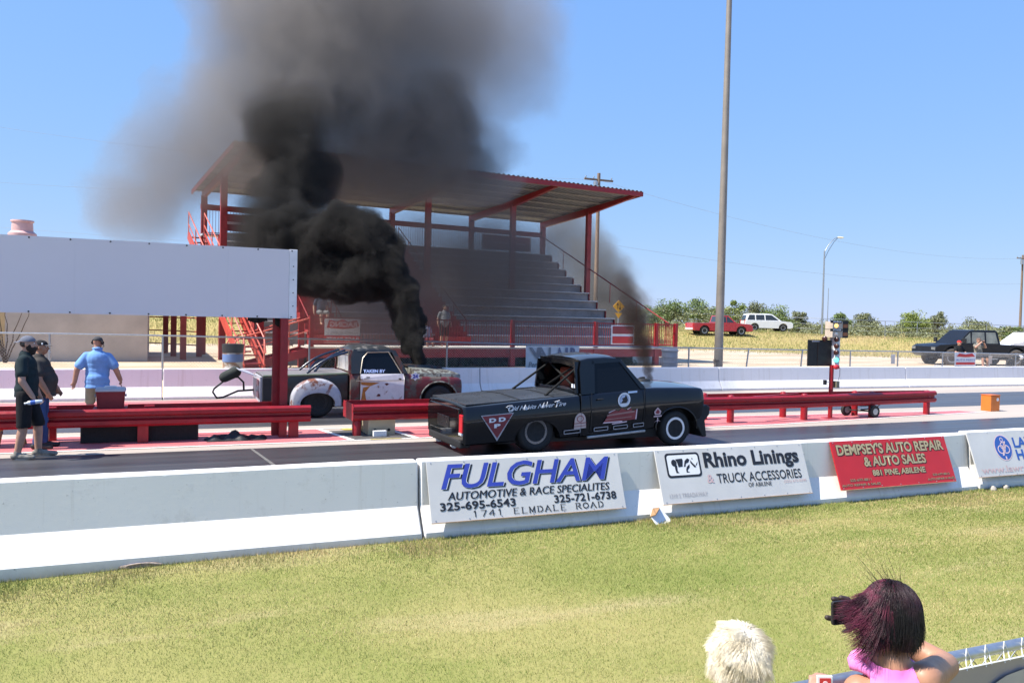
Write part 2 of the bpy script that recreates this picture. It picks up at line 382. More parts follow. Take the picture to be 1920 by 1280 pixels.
def berm_keep(X, Y, rg):
    d = Y + .43 * X; dx = FW.x * X + FW.y * Y; r = RT.x * X + RT.y * Y
    return (np.abs(r) < dx * .66) & (rg.random(len(X)) < gmask(X, Y)) & (dx < 120)
g = blades('dry_grass', 330000, (-25, 85), (34, 85), hgt, .05, .20, .0055, M_dry, berm_keep, 9)
tag(g, 'tall dry yellow grass on the bank behind the track', 'grass', kind='stuff')
# ------------------------------------------------------------------ concrete barrier walls
def wall_mat(name, warm):
    t = NT(name); co = t.coord(True); n1 = t.noise(co, 1.2, 5); n2 = t.noise(co, 22, 5, .7); n3 = t.noise(co, 3.4, 6, .7)
    c = t.mix(n1, tuple(x*.93 for x in warm), warm)
    c = t.mix(t.ramp(n3, [(.60, 0.0), (.72, .38)]), c, (.56,.52,.47)); c = t.mix(t.ramp(n2, [(.655, 0.0), (.70, .7)]), c, (.36,.33,.30)); st_ = t.noise(co, 2.6, 5, .65, stretch=(3.2, 1, .12)); c = t.mix(t.ramp(st_, [(.56, 0.0), (.70, .30)]), c, (.50,.44,.37))
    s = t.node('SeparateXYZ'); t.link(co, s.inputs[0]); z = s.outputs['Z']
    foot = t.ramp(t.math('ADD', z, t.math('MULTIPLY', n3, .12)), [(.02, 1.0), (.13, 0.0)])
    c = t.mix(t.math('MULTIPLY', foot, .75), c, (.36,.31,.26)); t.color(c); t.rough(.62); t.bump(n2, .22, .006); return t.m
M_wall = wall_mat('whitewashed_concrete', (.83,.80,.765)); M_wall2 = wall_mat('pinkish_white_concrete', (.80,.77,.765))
M_chip = mat('chipped_concrete', (.80,.79,.77), .9, var=.12, scale=14, bump=.8, bscale=30)
PROF = [(-.30, -.16), (-.30, .075), (-.13, .335), (-.085, .81), (.085, .81), (.13, .335), (.30, .075), (.30, -.16)]
def barrier(x0, x1, yc, m, label, group, dz=0):
    mb = MB(); n = 14; rings = []
    for i in range(n + 1):
        x = x0 + .012 + (x1 - x0 - .024) * i / n
        rings.append([(x, yc + y + random.uniform(-.002, .002), z + dz + (random.uniform(-.004, .004) if z > .5 else 0)) for y, z in PROF])
    mb.loft(rings)
    o = mb.build('concrete_barrier', m, bevel=.018, smooth=14); tag(o, label, 'barrier', group); return o
near = 'white concrete barriers in front of the near lane'; far = 'white concrete barriers beyond the far lane'
YN, YF = 8.567, 23.82
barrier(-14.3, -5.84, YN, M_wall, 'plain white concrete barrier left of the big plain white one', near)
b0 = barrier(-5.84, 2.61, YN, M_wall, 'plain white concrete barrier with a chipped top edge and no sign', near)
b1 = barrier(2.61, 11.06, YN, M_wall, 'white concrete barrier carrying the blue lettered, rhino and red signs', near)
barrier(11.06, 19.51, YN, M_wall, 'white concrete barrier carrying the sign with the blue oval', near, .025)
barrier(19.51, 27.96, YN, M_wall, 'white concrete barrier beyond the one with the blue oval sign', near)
def rough_patch(parent, pts, th, m=None):               # broken out concrete: an irregular scabbed patch
    mb = MB(); n = len(pts); c = Vector((sum(p[0] for p in pts)/n, sum(p[1] for p in pts)/n, sum(p[2] for p in pts)/n)); out = []
    for r_, d in ((1, 0), (.75, th), (.4, th*.5)):
        out.append([c + (Vector(p) - c) * r_ * random.uniform(.88, 1.1) + Vector((random.uniform(-.01,.01), -d*random.uniform(.6,1.3), 0)) for p in pts])
    mb.loft(out); mb.build('chipped_patch', m or M_chip, parent)
ch = at(305, 893, 8.48)
rough_patch(b0, [(ch.x + .17*math.cos(a)*random.uniform(.8,1.2), 8.484 - .05 * (.5 + .5 * math.sin(a)) * 0, .745 + .050*math.sin(a)*random.uniform(.7,1.1)) for a in [2*math.pi*i/18 for i in range(18)]], .006)
ch = at(265, 1050, 8.27)
rough_patch(b0, [(ch.x + .2*math.cos(a), 8.264, .0 + .035*math.sin(a)) for a in [2*math.pi*i/14 for i in range(14)]], .012, mat('exposed_brown_concrete', (.30,.24,.20), .95, var=.4, scale=20, bump=.8))
xj = [-24.4, -16.0, -7.6, .78]
fx = [at(305, 720, 23.6).x, at(914, 720, 23.6).x, at(1367, 712, 23.6).x, at(1702, 712, 23.6).x]
step = (fx[3] - fx[0]) / 3
lab = ['plain pinkish white far barrier left of the three standing men', 'pinkish white far barrier behind the blue shirted man', 'far barrier behind the rusty pickup truck', 'far barrier behind the black pickup truck, below the grey light pole',
       'far barrier behind the starting lights', 'far barrier below the parked dark lifted truck', 'far barrier at the right, past the dark lifted truck', 'farthest of the white far barriers']
for i in range(8):
    a = fx[0] + step * (i - 2); barrier(a, a + step, YF, M_wall2, lab[i], far)

# ------------------------------------------------------------------ lettering
def text_mesh(body, shear=0, bold=0, flip=False):
    c = bpy.data.curves.new('t', 'FONT'); c.body = body; c.size = 1; c.shear = shear; c.offset = bold; c.resolution_u = 3
    o = bpy.data.objects.new('t', c); col.objects.link(o); dg = bpy.context.evaluated_depsgraph_get(); dg.update()
    me = bpy.data.meshes.new_from_object(o.evaluated_get(dg)); bpy.data.objects.remove(o); bpy.data.curves.remove(c)
    n = len(me.vertices); co = np.zeros(n*3); me.vertices.foreach_get('co', co); co = co.reshape(-1, 3)
    if flip: co[:,0] = -co[:,0]
    return me, co
def letter(parent, body, O, U, V, box, m, shear=0, bold=.01, name='lettering', off=.004, flip=False, serif=0):
    """text filling box=(u0,u1,v0,v1) of the plane O + u*U + v*V"""
    me, co = text_mesh(body, shear, bold, flip); lo = co.min(0); hi = co.max(0); s = np.maximum(hi - lo, 1e-6)
    U = Vector(U); V = Vector(V); N = U.cross(V).normalized()
    u = box[0] + (co[:,0]-lo[0])/s[0]*(box[1]-box[0]); v = box[2] + (co[:,1]-lo[1])/s[1]*(box[3]-box[2])
    P = np.array(O)[None] + u[:,None]*np.array(U)[None] + v[:,None]*np.array(V)[None] + np.array(N)[None]*off
    me.vertices.foreach_set('co', P.ravel()); me.update(); me.materials.clear(); me.materials.append(m)
    o = bpy.data.objects.new(name, me); col.objects.link(o)
    if parent is not None: o.parent = parent
    return o
def shape(parent, O, U, V, polys, m, name='emblem', off=.004):
    U = Vector(U); V = Vector(V); N = U.cross(V).normalized(); O = Vector(O); mb = MB()
    for p in polys: mb.add([O + U*a + V*b + N*off for a, b in p], [tuple(range(len(p)))])
    return mb.build(name, m, parent, fix=False)
def ell(cx, cy, rx, ry, n=28, a0=0, a1=2*math.pi): return [(cx + rx*math.cos(a0+(a1-a0)*i/n), cy + ry*math.sin(a0+(a1-a0)*i/n)) for i in range(n)]
def ringp(cx, cy, r0x, r0y, r1x, r1y, n=28):
    a = ell(cx, cy, r0x, r0y, n); b = ell(cx, cy, r1x, r1y, n)
    return [[a[i], a[(i+1) % n], b[(i+1) % n], b[i]] for i in range(n)]

ink_blue = mat('royal_blue_vinyl', (.035,.055,.36), .4, var=.08); ink_black = mat('black_vinyl', (.014,.014,.018), .45, var=.1); ink_grey = mat('faded_grey_vinyl', (.42,.40,.42), .5, var=.1)
ink_pale = mat('faded_pink_vinyl', (.60,.42,.42), .5, var=.1); ink_gold = mat('gold_vinyl', (.42,.34,.20), .45, var=.1); ink_red = mat('red_vinyl', (.55,.03,.035), .45, var=.08); ink_white = mat('white_vinyl', (.75,.75,.77), .45, var=.03)
ink_navy = mat('navy_vinyl', (.03,.10,.38), .45, var=.06); ink_pink = mat('pale_pink_vinyl', (.75,.55,.58), .5, var=.05); ink_dkred = mat('dark_red_vinyl', (.25,.03,.04), .45, var=.1); ink_shadow = mat('brown_shadow_vinyl', (.06,.025,.015), .5, var=.1)
M_edge = mat('rusty_sign_edge', (.42,.27,.16), .8, var=.3, scale=12)
def sign_board(x0, x1, label, face, zt=.80, zb=.19):
    O = Vector((x0, 8.215, zb)); T = Vector((x0, 8.452, zt)); U = Vector((x1 - x0, 0, 0)); V = T - O; N = U.cross(V).normalized()
    e = empty('advertising_sign', (0,0,0), label, 'sign', 'advertising boards hung on the near wall')
    mb = MB(); b = N * -.018; q = [O, O+U, O+U+V, O+V]
    mb.add(q + [p + b for p in q], [(0,1,2,3),(7,6,5,4),(0,4,5,1),(1,5,6,2),(2,6,7,3),(3,7,4,0)]); mb.build('board', face, e)
    m2 = MB(); m2.bar(O - N*.001 - V.normalized()*.004, O + U - N*.001 - V.normalized()*.004, .02, .007, up=V); m2.build('bottom_edge', M_edge, e)
    m3 = MB()
    for i in range(7):
        for v in (.03, .97): p = O + U*(.02+.96*i/6) + V*v; m3.lathe(p, N, [(0,.007),(.004,.006),(.005,.001)], 8)
    m3.build('screw_heads', K['steel'], e)['kind'] = 'stuff'
    return e, O, U, V
e, O, U, V = sign_board(2.68, 5.05, 'white sign with big blue italic lettering FULGHAM on the wall', K['white_sign'])
letter(e, 'FULGHAM', O, U, V, (.068, .953, .505, .925), ink_black, .32, .016, off=.003)
letter(e, 'FULGHAM', O, U, V, (.060, .945, .52, .94), ink_white, .32, .016, off=.0045)
letter(e, 'FULGHAM', O, U, V, (.058, .943, .525, .94), ink_blue, .32, .012, off=.006)
for sh in (0, .0022): letter(e, 'AUTOMOTIVE & RACE SPECIALITES', O, U, V, (.084+sh, .924+sh, .345, .475), ink_black, .22, 0, off=.004+sh*.3)
letter(e, '325-695-6543', O, U, V, (.045, .415, .175, .315), ink_black, 0, .025)
letter(e, '325-721-6738', O, U, V, (.615, .955, .175, .315), ink_black, 0, .025)
# wide roman capitals for the street line, drawn with serifs
def roman(parent, body, O, U, V, box, m):
    st = {'1':[[(.5,0),(.5,1)],[(.5,1),(.3,.85)]], '7':[[(.1,1),(.9,1)],[(.9,1),(.4,0)]], '4':[[(.7,0),(.7,1)],[(.7,1),(.08,.3)],[(.05,.3),(.95,.3)]], 'E':[[(.2,0),(.2,1)],[(.1,1),(.9,1)],[(.1,0),(.92,0)],[(.2,.52),(.7,.52)]],
          'L':[[(.22,0),(.22,1)],[(.08,0),(.92,0)],[(.08,1),(.4,1)]], 'M':[[(.12,0),(.12,1)],[(.12,1),(.5,.12)],[(.5,.12),(.88,1)],[(.88,1),(.88,0)],[(.02,0),(.24,0)],[(.74,0),(1,0)],[(0,1),(.16,1)],[(.84,1),(1,1)]],
          'D':[[(.2,0),(.2,1)],[(.06,1),(.55,1)],[(.55,1),(.85,.8)],[(.85,.8),(.92,.5)],[(.92,.5),(.85,.2)],[(.85,.2),(.55,0)],[(.55,0),(.06,0)]],
          'A':[[(.06,0),(.5,1)],[(.5,1),(.94,0)],[(.22,.34),(.78,.34)],[(-.04,0),(.2,0)],[(.78,0),(1.04,0)]], 'R':[[(.2,0),(.2,1)],[(.06,1),(.6,1)],[(.6,1),(.82,.88)],[(.82,.88),(.82,.64)],[(.82,.64),(.6,.5)],[(.6,.5),(.2,.5)],[(.5,.5),(.92,0)],[(.06,0),(.36,0)],[(.82,0),(1,0)]],
          'O':[[(.5,1),(.15,.8)],[(.15,.8),(.06,.5)],[(.06,.5),(.15,.2)],[(.15,.2),(.5,0)],[(.5,0),(.85,.2)],[(.85,.2),(.94,.5)],[(.94,.5),(.85,.8)],[(.85,.8),(.5,1)]]}
    polys = []; n = len(body); cw = (box[1]-box[0])/n; h = box[3]-box[2]; ru, rv = U.length, V.length
    for i, ch in enumerate(body):
        for (a, b) in st.get(ch, []):
            p = Vector((box[0]+cw*(i+.1+.8*a[0]))*ru if 0 else ((box[0]+cw*(i+.1+.8*a[0]))*ru, (box[2]+h*a[1])*rv)); q = Vector(((box[0]+cw*(i+.1+.8*b[0]))*ru, (box[2]+h*b[1])*rv)); d = (q-p).normalized()
            horiz = abs(d.y) < .2; wd = .0055 if horiz else .011; nrm = Vector((-d.y, d.x)) * wd / 2; p -= d*.003; q += d*.003
            polys.append([((x.x)/ru, (x.y)/rv) for x in (p-nrm, q-nrm, q+nrm, p+nrm)])
    return shape(parent, O, U, V, polys, m, 'lettering')
roman(e, '1741 ELMDALE ROAD', O, U, V, (.19, .88, .05, .145), ink_black)
e, O, U, V = sign_board(5.57, 7.86, 'white sign with a black rhino emblem in a rounded frame', K['white_sign'])
def rrect(x0, x1, y0, y1, rx, ry, n=5):
    out = []
    for cx, cy, a in ((x1-rx, y1-ry, 0), (x0+rx, y1-ry, 90), (x0+rx, y0+ry, 180), (x1-rx, y0+ry, 270)):
        for i in range(n + 1): t = R_(a + 90*i/n); out.append((cx + rx*math.cos(t), cy + ry*math.sin(t)))
    return out
shape(e, O, U, V, [rrect(.055, .275, .47, .93, .02, .07)], ink_black, off=.003); shape(e, O, U, V, [rrect(.066, .264, .51, .89, .014, .05)], ink_white, off=.005)
def r2(p): return [(.07 + a*.19, .51 + b*.38) for a, b in p]
shape(e, O, U, V, [r2(ell(.19, .62, .09, .17, 16)), r2([(.2,.5),(.28,.5),(.27,.2),(.32,.12),(.22,.12),(.2,.3)]), r2([(.25,.8),(.48,.82),(.5,.75),(.46,.42),(.32,.4),(.3,.62)]), r2([(.5,.4),(.56,.7),(.66,.82),(.73,.75),(.68,.62),(.58,.55),(.56,.42)]),
    r2([(.6,.4),(.7,.52),(.69,.36),(.62,.26),(.6,.18),(.68,.12),(.56,.12),(.56,.26)]), r2([(.76,.72),(.8,.6),(.92,.38),(.86,.34),(.78,.5),(.74,.6)]), r2([(.90,.44),(.98,.62),(.995,.66),(.95,.46)]), r2([(.79,.78),(.83,.84),(.84,.74)])], ink_black, off=.007)
letter(e, 'Rhino Linings', O, U, V, (.30, .955, .535, .915), ink_black, 0, .035)
letter(e, '&', O, U, V, (.30, .345, .33, .49), ink_pale, 0, .01); letter(e, 'TRUCK ACCESSORIES', O, U, V, (.365, .95, .315, .495), ink_black, 0, .008)
letter(e, 'OF ABILENE', O, U, V, (.565, .725, .205, .285), ink_black, 0, .005); letter(e, '1310 S TREADAWAY', O, U, V, (.045, .285, .10, .18), ink_grey, 0, 0); letter(e, '(325) 672-5590', O, U, V, (.815, .975, .22, .29), ink_pale, 0, 0)
e, O, U, V = sign_board(8.36, 10.52, 'red sign with gold block lettering on the white wall', mat('red_sign_face', (.50,.018,.022), .4, var=.06))
for dx, dy, m_, of in ((.006, -.012, ink_shadow, .003), (-.003, .004, ink_shadow, .003), (0, 0, ink_gold, .0055)):
    B = .05 if m_ is ink_shadow else .03
    letter(e, "DEMPSEY'S AUTO REPAIR", O, U, V, (.035+dx, .965+dx, .70+dy, .93+dy), m_, 0, B, off=of); letter(e, '& AUTO SALES', O, U, V, (.235+dx, .775+dx, .44+dy, .65+dy), m_, 0, B, off=of)
    letter(e, '881 PINE, ABILENE', O, U, V, (.285+dx, .745+dx, .22+dy, .365+dy), m_, 0, B, off=of)
for (a, b, c_, d_, s_) in ((.085,.26,.155,.205,'325-677-8811'), (.01,.33,.06,.105,'AUTO REPAIR & SALES'), (.80,.955,.155,.2,'325-677-8812'), (.745,.99,.06,.105,'AUTO REPAIR & SALES')):
    letter(e, s_, O, U, V, (a, b, c_, d_), ink_shadow, 0, .05, off=.003); letter(e, s_, O, U, V, (a, b, c_, d_), ink_gold, 0, 0, off=.0045)
e, O, U, V = sign_board(10.99, 13.4, 'white sign with a blue oval emblem and blue lettering', K['white_sign'], .835, .215)
shape(e, O, U, V, [ell(.285, .62, .078, .30)], ink_pink, off=.003); shape(e, O, U, V, [ell(.285, .62, .072, .275)], ink_navy, off=.0045)
shape(e, O, U, V, ringp(.265, .58, .034, .10, .027, .078) + ringp(.305, .58, .034, .10, .027, .078) + ringp(.285, .66, .024, .09, .018, .068) + ringp(.285, .80, .014, .05, .009, .034) + [[(.26,.44),(.275,.44),(.315,.76),(.30,.76)], [(.28,.35),(.292,.35),(.292,.42),(.28,.42)]], ink_pink, off=.006)
letter(e, 'LAWRENCE', O, U, V, (.385, .93, .60, .84), ink_navy, 0, .03); letter(e, 'HALL', O, U, V, (.385, .64, .32, .56), ink_navy, 0, .03); letter(e, 'www.lawrencehall.com', O, U, V, (.04, .88, .07, .22), ink_pale, 0, .005)

# folded scrap of board leaning at the foot of the wall, lumps of rubble
p = on(1217, 968, .02)
mb = MB(); mb.bar((p.x-.06, 8.03, .02), (p.x-.10, 8.22, .17), .16, .012, up=(1,0,.2)); mb.build
e = empty('cardboard_flap', (0,0,0), 'bent brown and white board scrap leaning at the foot of the wall', 'scrap')
m1 = MB(); m1.add([(p.x-.12,8.02,.0),(p.x-.02,7.9,-.01),(p.x+.16,8.16,.02),(p.x+.06,8.25,.15),(p.x-.07,8.2,.16),(p.x-.16,8.1,.1)], [(0,1,2,3),(0,3,4,5)]); o = m1.build('white_face', K['white'], e); s_ = o.modifiers.new('s','SOLIDIFY'); s_.thickness = .01
m1 = MB(); m1.add([(p.x-.165,8.09,.1),(p.x-.07,8.19,.165),(p.x+.06,8.25,.158),(p.x-.02,8.12,.175),(p.x-.13,8.03,.13)], [(0,1,2,3,4)]); o = m1.build('brown_flap', mat('brown_cardboard', (.33,.19,.09), .8), e); s_ = o.modifiers.new('s','SOLIDIFY'); s_.thickness = .01
for i, (x, y) in enumerate(((1832, 914), (1850, 911), (1893, 905))):
    p = on(x, y, .0); mb = MB(); mb.ball((p.x, 8.2, .03), (.055-.01*i, .05, .045), 9, 7); o = mb.build('rubble_lump', K['conc'], smooth=60)
    for v in o.data.vertices: v.co += Vector((random.uniform(-.012,.012), random.uniform(-.012,.012), random.uniform(-.012,.012)))
    tag(o, ['broken lump of concrete left of two others at the wall foot', 'middle one of three concrete lumps at the wall foot', 'small concrete lump under the sign with the blue oval'][i], 'rubble', 'lumps of concrete at the wall foot')
# ------------------------------------------------------------------ red guard rails on the island
WB = [(-.005,.155),(.03,.155),(.075,.115),(.075,.05),(.012,.02),(.012,-.02),(.075,-.05),(.075,-.115),(.03,-.155),(-.005,-.155)]   # W beam section: (out, up)
def rail(path, posts, label, side, group='red guard rails on the island', square=False, cap=None, zc=.465):
    e = empty('guard_rail', (path[0][0], path[0][1], 0), label, 'guard rail', group)
    L = Vector((path[0][0], path[0][1], 0)); mb = MB(); rings = []
    for i, p in enumerate(path):
        a = Vector(path[max(i-1,0)][:2]); b = Vector(path[min(i+1,len(path)-1)][:2]); d = (b-a).normalized(); n = Vector((d.y, -d.x)) * side
        rings.append([(p[0]+n.x*o-L.x, p[1]+n.y*o-L.y, zc+(p[2] if len(p) > 2 else 0)+u) for o, u in WB])
    mb.loft(rings); mb.build('beam', K['red'], e, smooth=30)
    for (x, y, h) in posts:
        m = MB()
        if square: m.box(x-.09-L.x, x+.09-L.x, y-.05-L.y, y+.05-L.y, 0, h); m.build('post', K['red'], e, bevel=.008)
        else: m.lathe((x-L.x, y-L.y, 0), (0,0,1), [(0,.001),(.001,.085),(h-.05,.085),(h-.015,.065),(h,.002)], 18); m.build('post', K['red'], e, smooth=40)
    if cap:
        m = MB(); (xa, ya), (xb, yb) = cap; m.prism([(ya-L.y-.07, zc-.165), (yb-L.y+.07, zc-.165), (yb-L.y+.09, zc-.05), (yb-L.y+.06, zc), (yb-L.y+.09, zc+.08), (yb-L.y+.05, zc+.165), (ya-L.y-.05, zc+.165), (ya-L.y-.09, zc+.08), (ya-L.y-.06, zc), (ya-L.y-.09, zc-.05)], 'x', xa-L.x-.012, xa-L.x); m.build('end_plate', K['red'], e, bevel=.004)
    return e
def pth(pts, n=6):
    out = []
    for (x0, y0), (x1, y1) in zip(pts[:-1], pts[1:]):
        for i in range(n): out.append((x0+(x1-x0)*i/n, y0+(y1-y0)*i/n))
    return out + [pts[-1]]
rail(pth([(-12, 15.93), (2.72, 15.93)]), [(x, 16.02, .42) for x in (-8, -5, -1.76, -.2, 2.42)], 'red guard rail with the cooler on it beside the standing men', 1, square=True)
rail(pth([(-12, 16.68), (2.3, 16.68)]), [(x, 16.6, .6) for x in (-8, -5, -1.7, -.1, 2.2)], 'second red guard rail running just behind the one with the cooler', -1, square=True)
nr = [(x, 15.86 + .34 * max(0, (x-13)/6.7)**2, .02 * max(0, (x-13)/6.7)) for x in np.linspace(3.52, 19.75, 40)]
rail(nr, [(x, 15.95 + .30*max(0,(x-13)/6.7)**2, .66 if x > 9 else .45) for x in (3.62, 5.9, 8.1, 10.4, 12.63, 14.92, 17.3, 19.5)], 'long red guard rail nearest the near lane, running to the starting lights', 1, cap=((3.52, 15.86), (3.52, 16.62)))
fr = [(x, 16.64 - .30 * max(0, (x-13)/6.7)**2, .02 * max(0, (x-13)/6.7)) for x in np.linspace(3.56, 19.6, 40)]
rail(fr, [(x, 16.56 - .27*max(0,(x-13)/6.7)**2, .66 if x > 9 else .45) for x in (3.75, 6.0, 8.3, 10.2, 12.31, 14.75, 17.1)], 'long red guard rail on the far side of the starting lights', -1)
# cross braces
for i, (a, b) in enumerate((((13.3, 15.95), (15.2, 16.5)), ((15.9, 16.0), (17.6, 16.42)))):
    mb = MB(); mb.bar((*a, .60), (*b, .60), .06, .03); o = mb.build('cross_brace', K['red']); tag(o, ['red diagonal brace between the rails left of the starting lights', 'red diagonal brace between the rails right of the starting lights'][i], 'brace', 'braces between the guard rails')

# ------------------------------------------------------------------ plain score board on posts
e = empty('score_board', (2.45, 16.05, 0), 'blank white score board raised on red posts over the rail', 'score board')
t = NT('board_back'); co = t.coord(); n = t.noise(co, .8, 4); t.color(t.mix(n, (.70,.64,.66), (.76,.70,.72))); t.rough(.45); M_board = t.m
for xa, xb in ((-1.249, -.15), (-3.749, -1.25), (-6.1, -3.75)): mb = MB(); mb.box(xa, xb, 0, .45, 2.265, 3.565); mb.build('panel', M_board, e)
mb = MB(); mb.box(-12, -6.104, 0, .45, 2.265, 3.565); mb.build('panel', M_board, e, bevel=.006)
mb = MB(); mb.box(-.147, 0, -.004, .45, 2.26, 3.57); mb.build('end_frame', mat('pale_board_frame', (.78,.75,.76), .4), e, bevel=.006)
mb = MB()
for i in range(15):
    for z in (2.29, 3.54): mb.lathe((-.1 - i*.62, 0, z), (0,-1,0), [(0,.016),(.008,.014),(.012,.002)], 8)
for z in (2.5, 2.75, 3.0, 3.25): mb.lathe((-.07, -.004, z), (0,-1,0), [(0,.012),(.008,.010),(.01,.002)], 8)
mb.build('bolt_heads', K['black'], e)['kind'] = 'stuff'
for x, y in ((-.22, .03), (-.32, .33), (-7.8, .03), (-7.9, .33)):
    mb = MB(); mb.prism([(x-.07,y-.06),(x+.07,y-.06),(x+.07,y-.045),(x+.008,y-.045),(x+.008,y+.045),(x+.07,y+.045),(x+.07,y+.06),(x-.07,y+.06),(x-.07,y+.045),(x-.008,y+.045),(x-.008,y-.045),(x-.07,y-.045)], 'z', 0, 2.262); mb.build('post', K['red'], e)
M_fuzz = mat('black_rubber_strips', (.008,.008,.009), .9, var=.4, scale=30)
for i, (px, w_, h_, y) in enumerate(((482, .20, .11, 16.25), (526, .13, .20, 16.3))):
    p = at(px, 598, y); mb = MB()
    for k in range(70):
        x = p.x + random.uniform(-.5,.5)*w_*1.5; yy = y + random.uniform(-.09,.09); l = h_ * random.uniform(.65, 1) * (1 - .5*abs(x-p.x)/w_); mb.bar((x, yy, 2.262), (x+random.uniform(-.02,.02), yy, 2.262 - l), .035)
    o = mb.build('cable_bundle', M_fuzz); tag(o, ['black fringed bundle hanging under the white score board', 'black fringed bundle hanging between the score board posts'][i], 'bundle', 'black bundles under the score board')

# ------------------------------------------------------------------ things on and under the left rail
e = empty('cooler', (-.73, 16.23, .62), 'red picnic cooler with a grey lid on the guard rail', 'cooler')
mb = MB(); mb.loft([[(x*.9, y*.9, 0) for x, y in rrect(-.235,.235,-.17,.17,.04,.04)], [(x, y, .29) for x, y in rrect(-.235,.235,-.17,.17,.04,.04)]]); mb.build('body', mat('red_plastic', (.22,.012,.018), .45), e, smooth=40)
mb = MB(); mb.loft([[(x, y, .292) for x, y in rrect(-.245,.245,-.18,.18,.04,.04)], [(x, y, .325) for x, y in rrect(-.245,.245,-.18,.18,.04,.04)], [(x, y, .35) for x, y in rrect(-.22,.22,-.155,.155,.04,.04)]]); lid = mb.build('lid', mat('grey_plastic', (.42,.44,.48), .5), e, smooth=40)
mb = MB(); mb.tube([(-.1,0,.35),(-.09,0,.37),(.09,0,.37),(.1,0,.35)], .012); mb.build('handle', K['white'], lid)
for s in (-1, 1):
    mb = MB(); mb.box(s*.245-.012, s*.245+.012, -.05, .05, .19, .23); mb.build('side_grip', mat('grey_plastic2', (.42,.44,.48), .5), e, bevel=.005)
mb = MB(); mb.box(-.27,.27,-.36,.36,0,.015); o = mb.build('cooler_shelf', K['red_dull']); o.location = (-.73, 16.3, .603); tag(o, 'red plank laid across both rails under the cooler', 'plank')
for i, (x0, x1) in enumerate(((-1.2, -.27), (-.12, .73))):
    e = empty('speaker_box', ((x0+x1)/2, 16.3, 0), ['long black speaker box under the left rail nearest the bearded man', 'black speaker box under the rail right of the middle post'][i], 'speaker', 'black speaker boxes under the rail'); w2 = (x1-x0)/2
    mb = MB(); mb.box(-w2, w2, -.18, .2, .005, .30); mb.build('cabinet', K['black'], e, bevel=.012)
    mb = MB(); mb.box(-w2+.03, w2-.03, -.188, -.181, .03, .275); mb.build('grille', mat('speaker_cloth', (.02,.02,.02), .95, var=.4, scale=60), e)
# crumpled black tarpaulin
mb = MB(); nx, ny = 26, 12; p0 = on(385, 827); p1 = on(500, 824)
vs = []; fs = []
for j in range(ny):
    for i in range(nx):
        u = i/(nx-1); v = j/(ny-1); x = p0.x + (p1.x-p0.x)*u; y = 15.75 + .5*v; env = math.sin(math.pi*u)**.5*math.sin(math.pi*v)
        vs.append((x + .03*math.sin(9*v+4*u), y, .012 + env*(.07 + .06*math.sin(13*u+3*v) + .04*math.sin(25*u-7*v)) + .05*env*math.exp(-((u-.2)/.12)**2)))
for j in range(ny-1):
    for i in range(nx-1): a = j*nx+i; fs.append((a, a+1, a+nx+1, a+nx))
mb.add(vs, fs); o = mb.build('tarpaulin', mat('black_sheet', (.012,.012,.014), .5), smooth=60, fix=False); tag(o, 'crumpled black tarpaulin lying on the red island under the rail', 'tarpaulin')
# beige control box with two holes, small white box
e = empty('control_box', (4.12, 16.25, 0), 'beige metal control box with two round holes under the rail end', 'box')
mb = MB(); mb.prism([(-.33,.0),(.33,.0),(.33,.27),(.22,.34),(-.33,.34)], 'x', -.27, .27); mb.build('case', K['tan'], e, bevel=.008)
for x in (-.14, .14):
    mb = MB(); mb.lathe((x, -.331, .10), (0,-1,0), [(0,.03),(.006,.03),(.007,.001)], 16); mb.build('socket', K['black'], e)
mb = MB(); mb.box(0,.26,0,.1,0,.11); o = mb.build('junction_box', K['white'], bevel=.008); q = on(875, 818); o.location = (on(699, 818).x, 15.68, .005); tag(o, 'small white box on the ground in front of the beige control box', 'box')
# stool with wooden legs at the left edge
e = empty('stool', (-2.25, 16.15, 0), 'wooden stool with splayed legs behind the bearded man', 'stool')
for sx in (-1, 1):
    for sy in (-1, 1):
        mb = MB(); mb.bar((sx*.2, sy*.16, 0), (sx*.11, sy*.1, .5), .035); mb.build('leg', mat('varnished_pine', (.45,.24,.10), .5), e, bevel=.004)
mb = MB(); mb.box(-.16,.16,-.14,.14,.5,.53); mb.build('seat', K['wood'], e, bevel=.008)
mb = MB(); mb.box(-.17,-.13,-.12,.12,.2,.23); mb.build('rung', K['wood'], e)
mb = MB(); mb.tube([(-1.55, 16.3, .02), (-1.2, 16.25, .03), (-1.1, 16.2, .2), (-1.28, 16.1, .35), (-1.4, 16.1, .45)], .008, 6); tag(mb.build('cable', K['black']), 'thin black cable looping beside the first speaker box', 'cable')

# ------------------------------------------------------------------ starting lights
e = empty('starting_lights', (15.9, 16.1, 0), 'drag race starting lights on a red pole with a black side panel', 'starting lights')
mb = MB(); mb.lathe((0,0,0), (0,0,1), [(0,.001),(.001,.055),(1.36,.055),(1.361,.001)], 14); mb.build('pole', K['red'], e, smooth=40)
mb = MB(); mb.box(-.18,.18,-.12,.12,0,.015); mb.build('base_plate', K['red'], e)
mb = MB(); mb.box(.0,.16,-.10,.10,1.36,2.30); core = mb.build('light_column', mat('grey_white_housing', (.62,.64,.66), .45), e, bevel=.01)
mb = MB(); mb.box(-.78,.03,.02,.05,1.335,2.0); pan = mb.build('side_panel', K['black'], e, bevel=.004)
mb = MB(); mb.box(-.66,-.42,.012,.019,1.95,1.98); mb.build('panel_label', ink_grey, pan); mb = MB(); mb.box(-.47,-.463,.010,.019,1.34,1.98); mb.build('panel_seam', ink_shadow, pan)
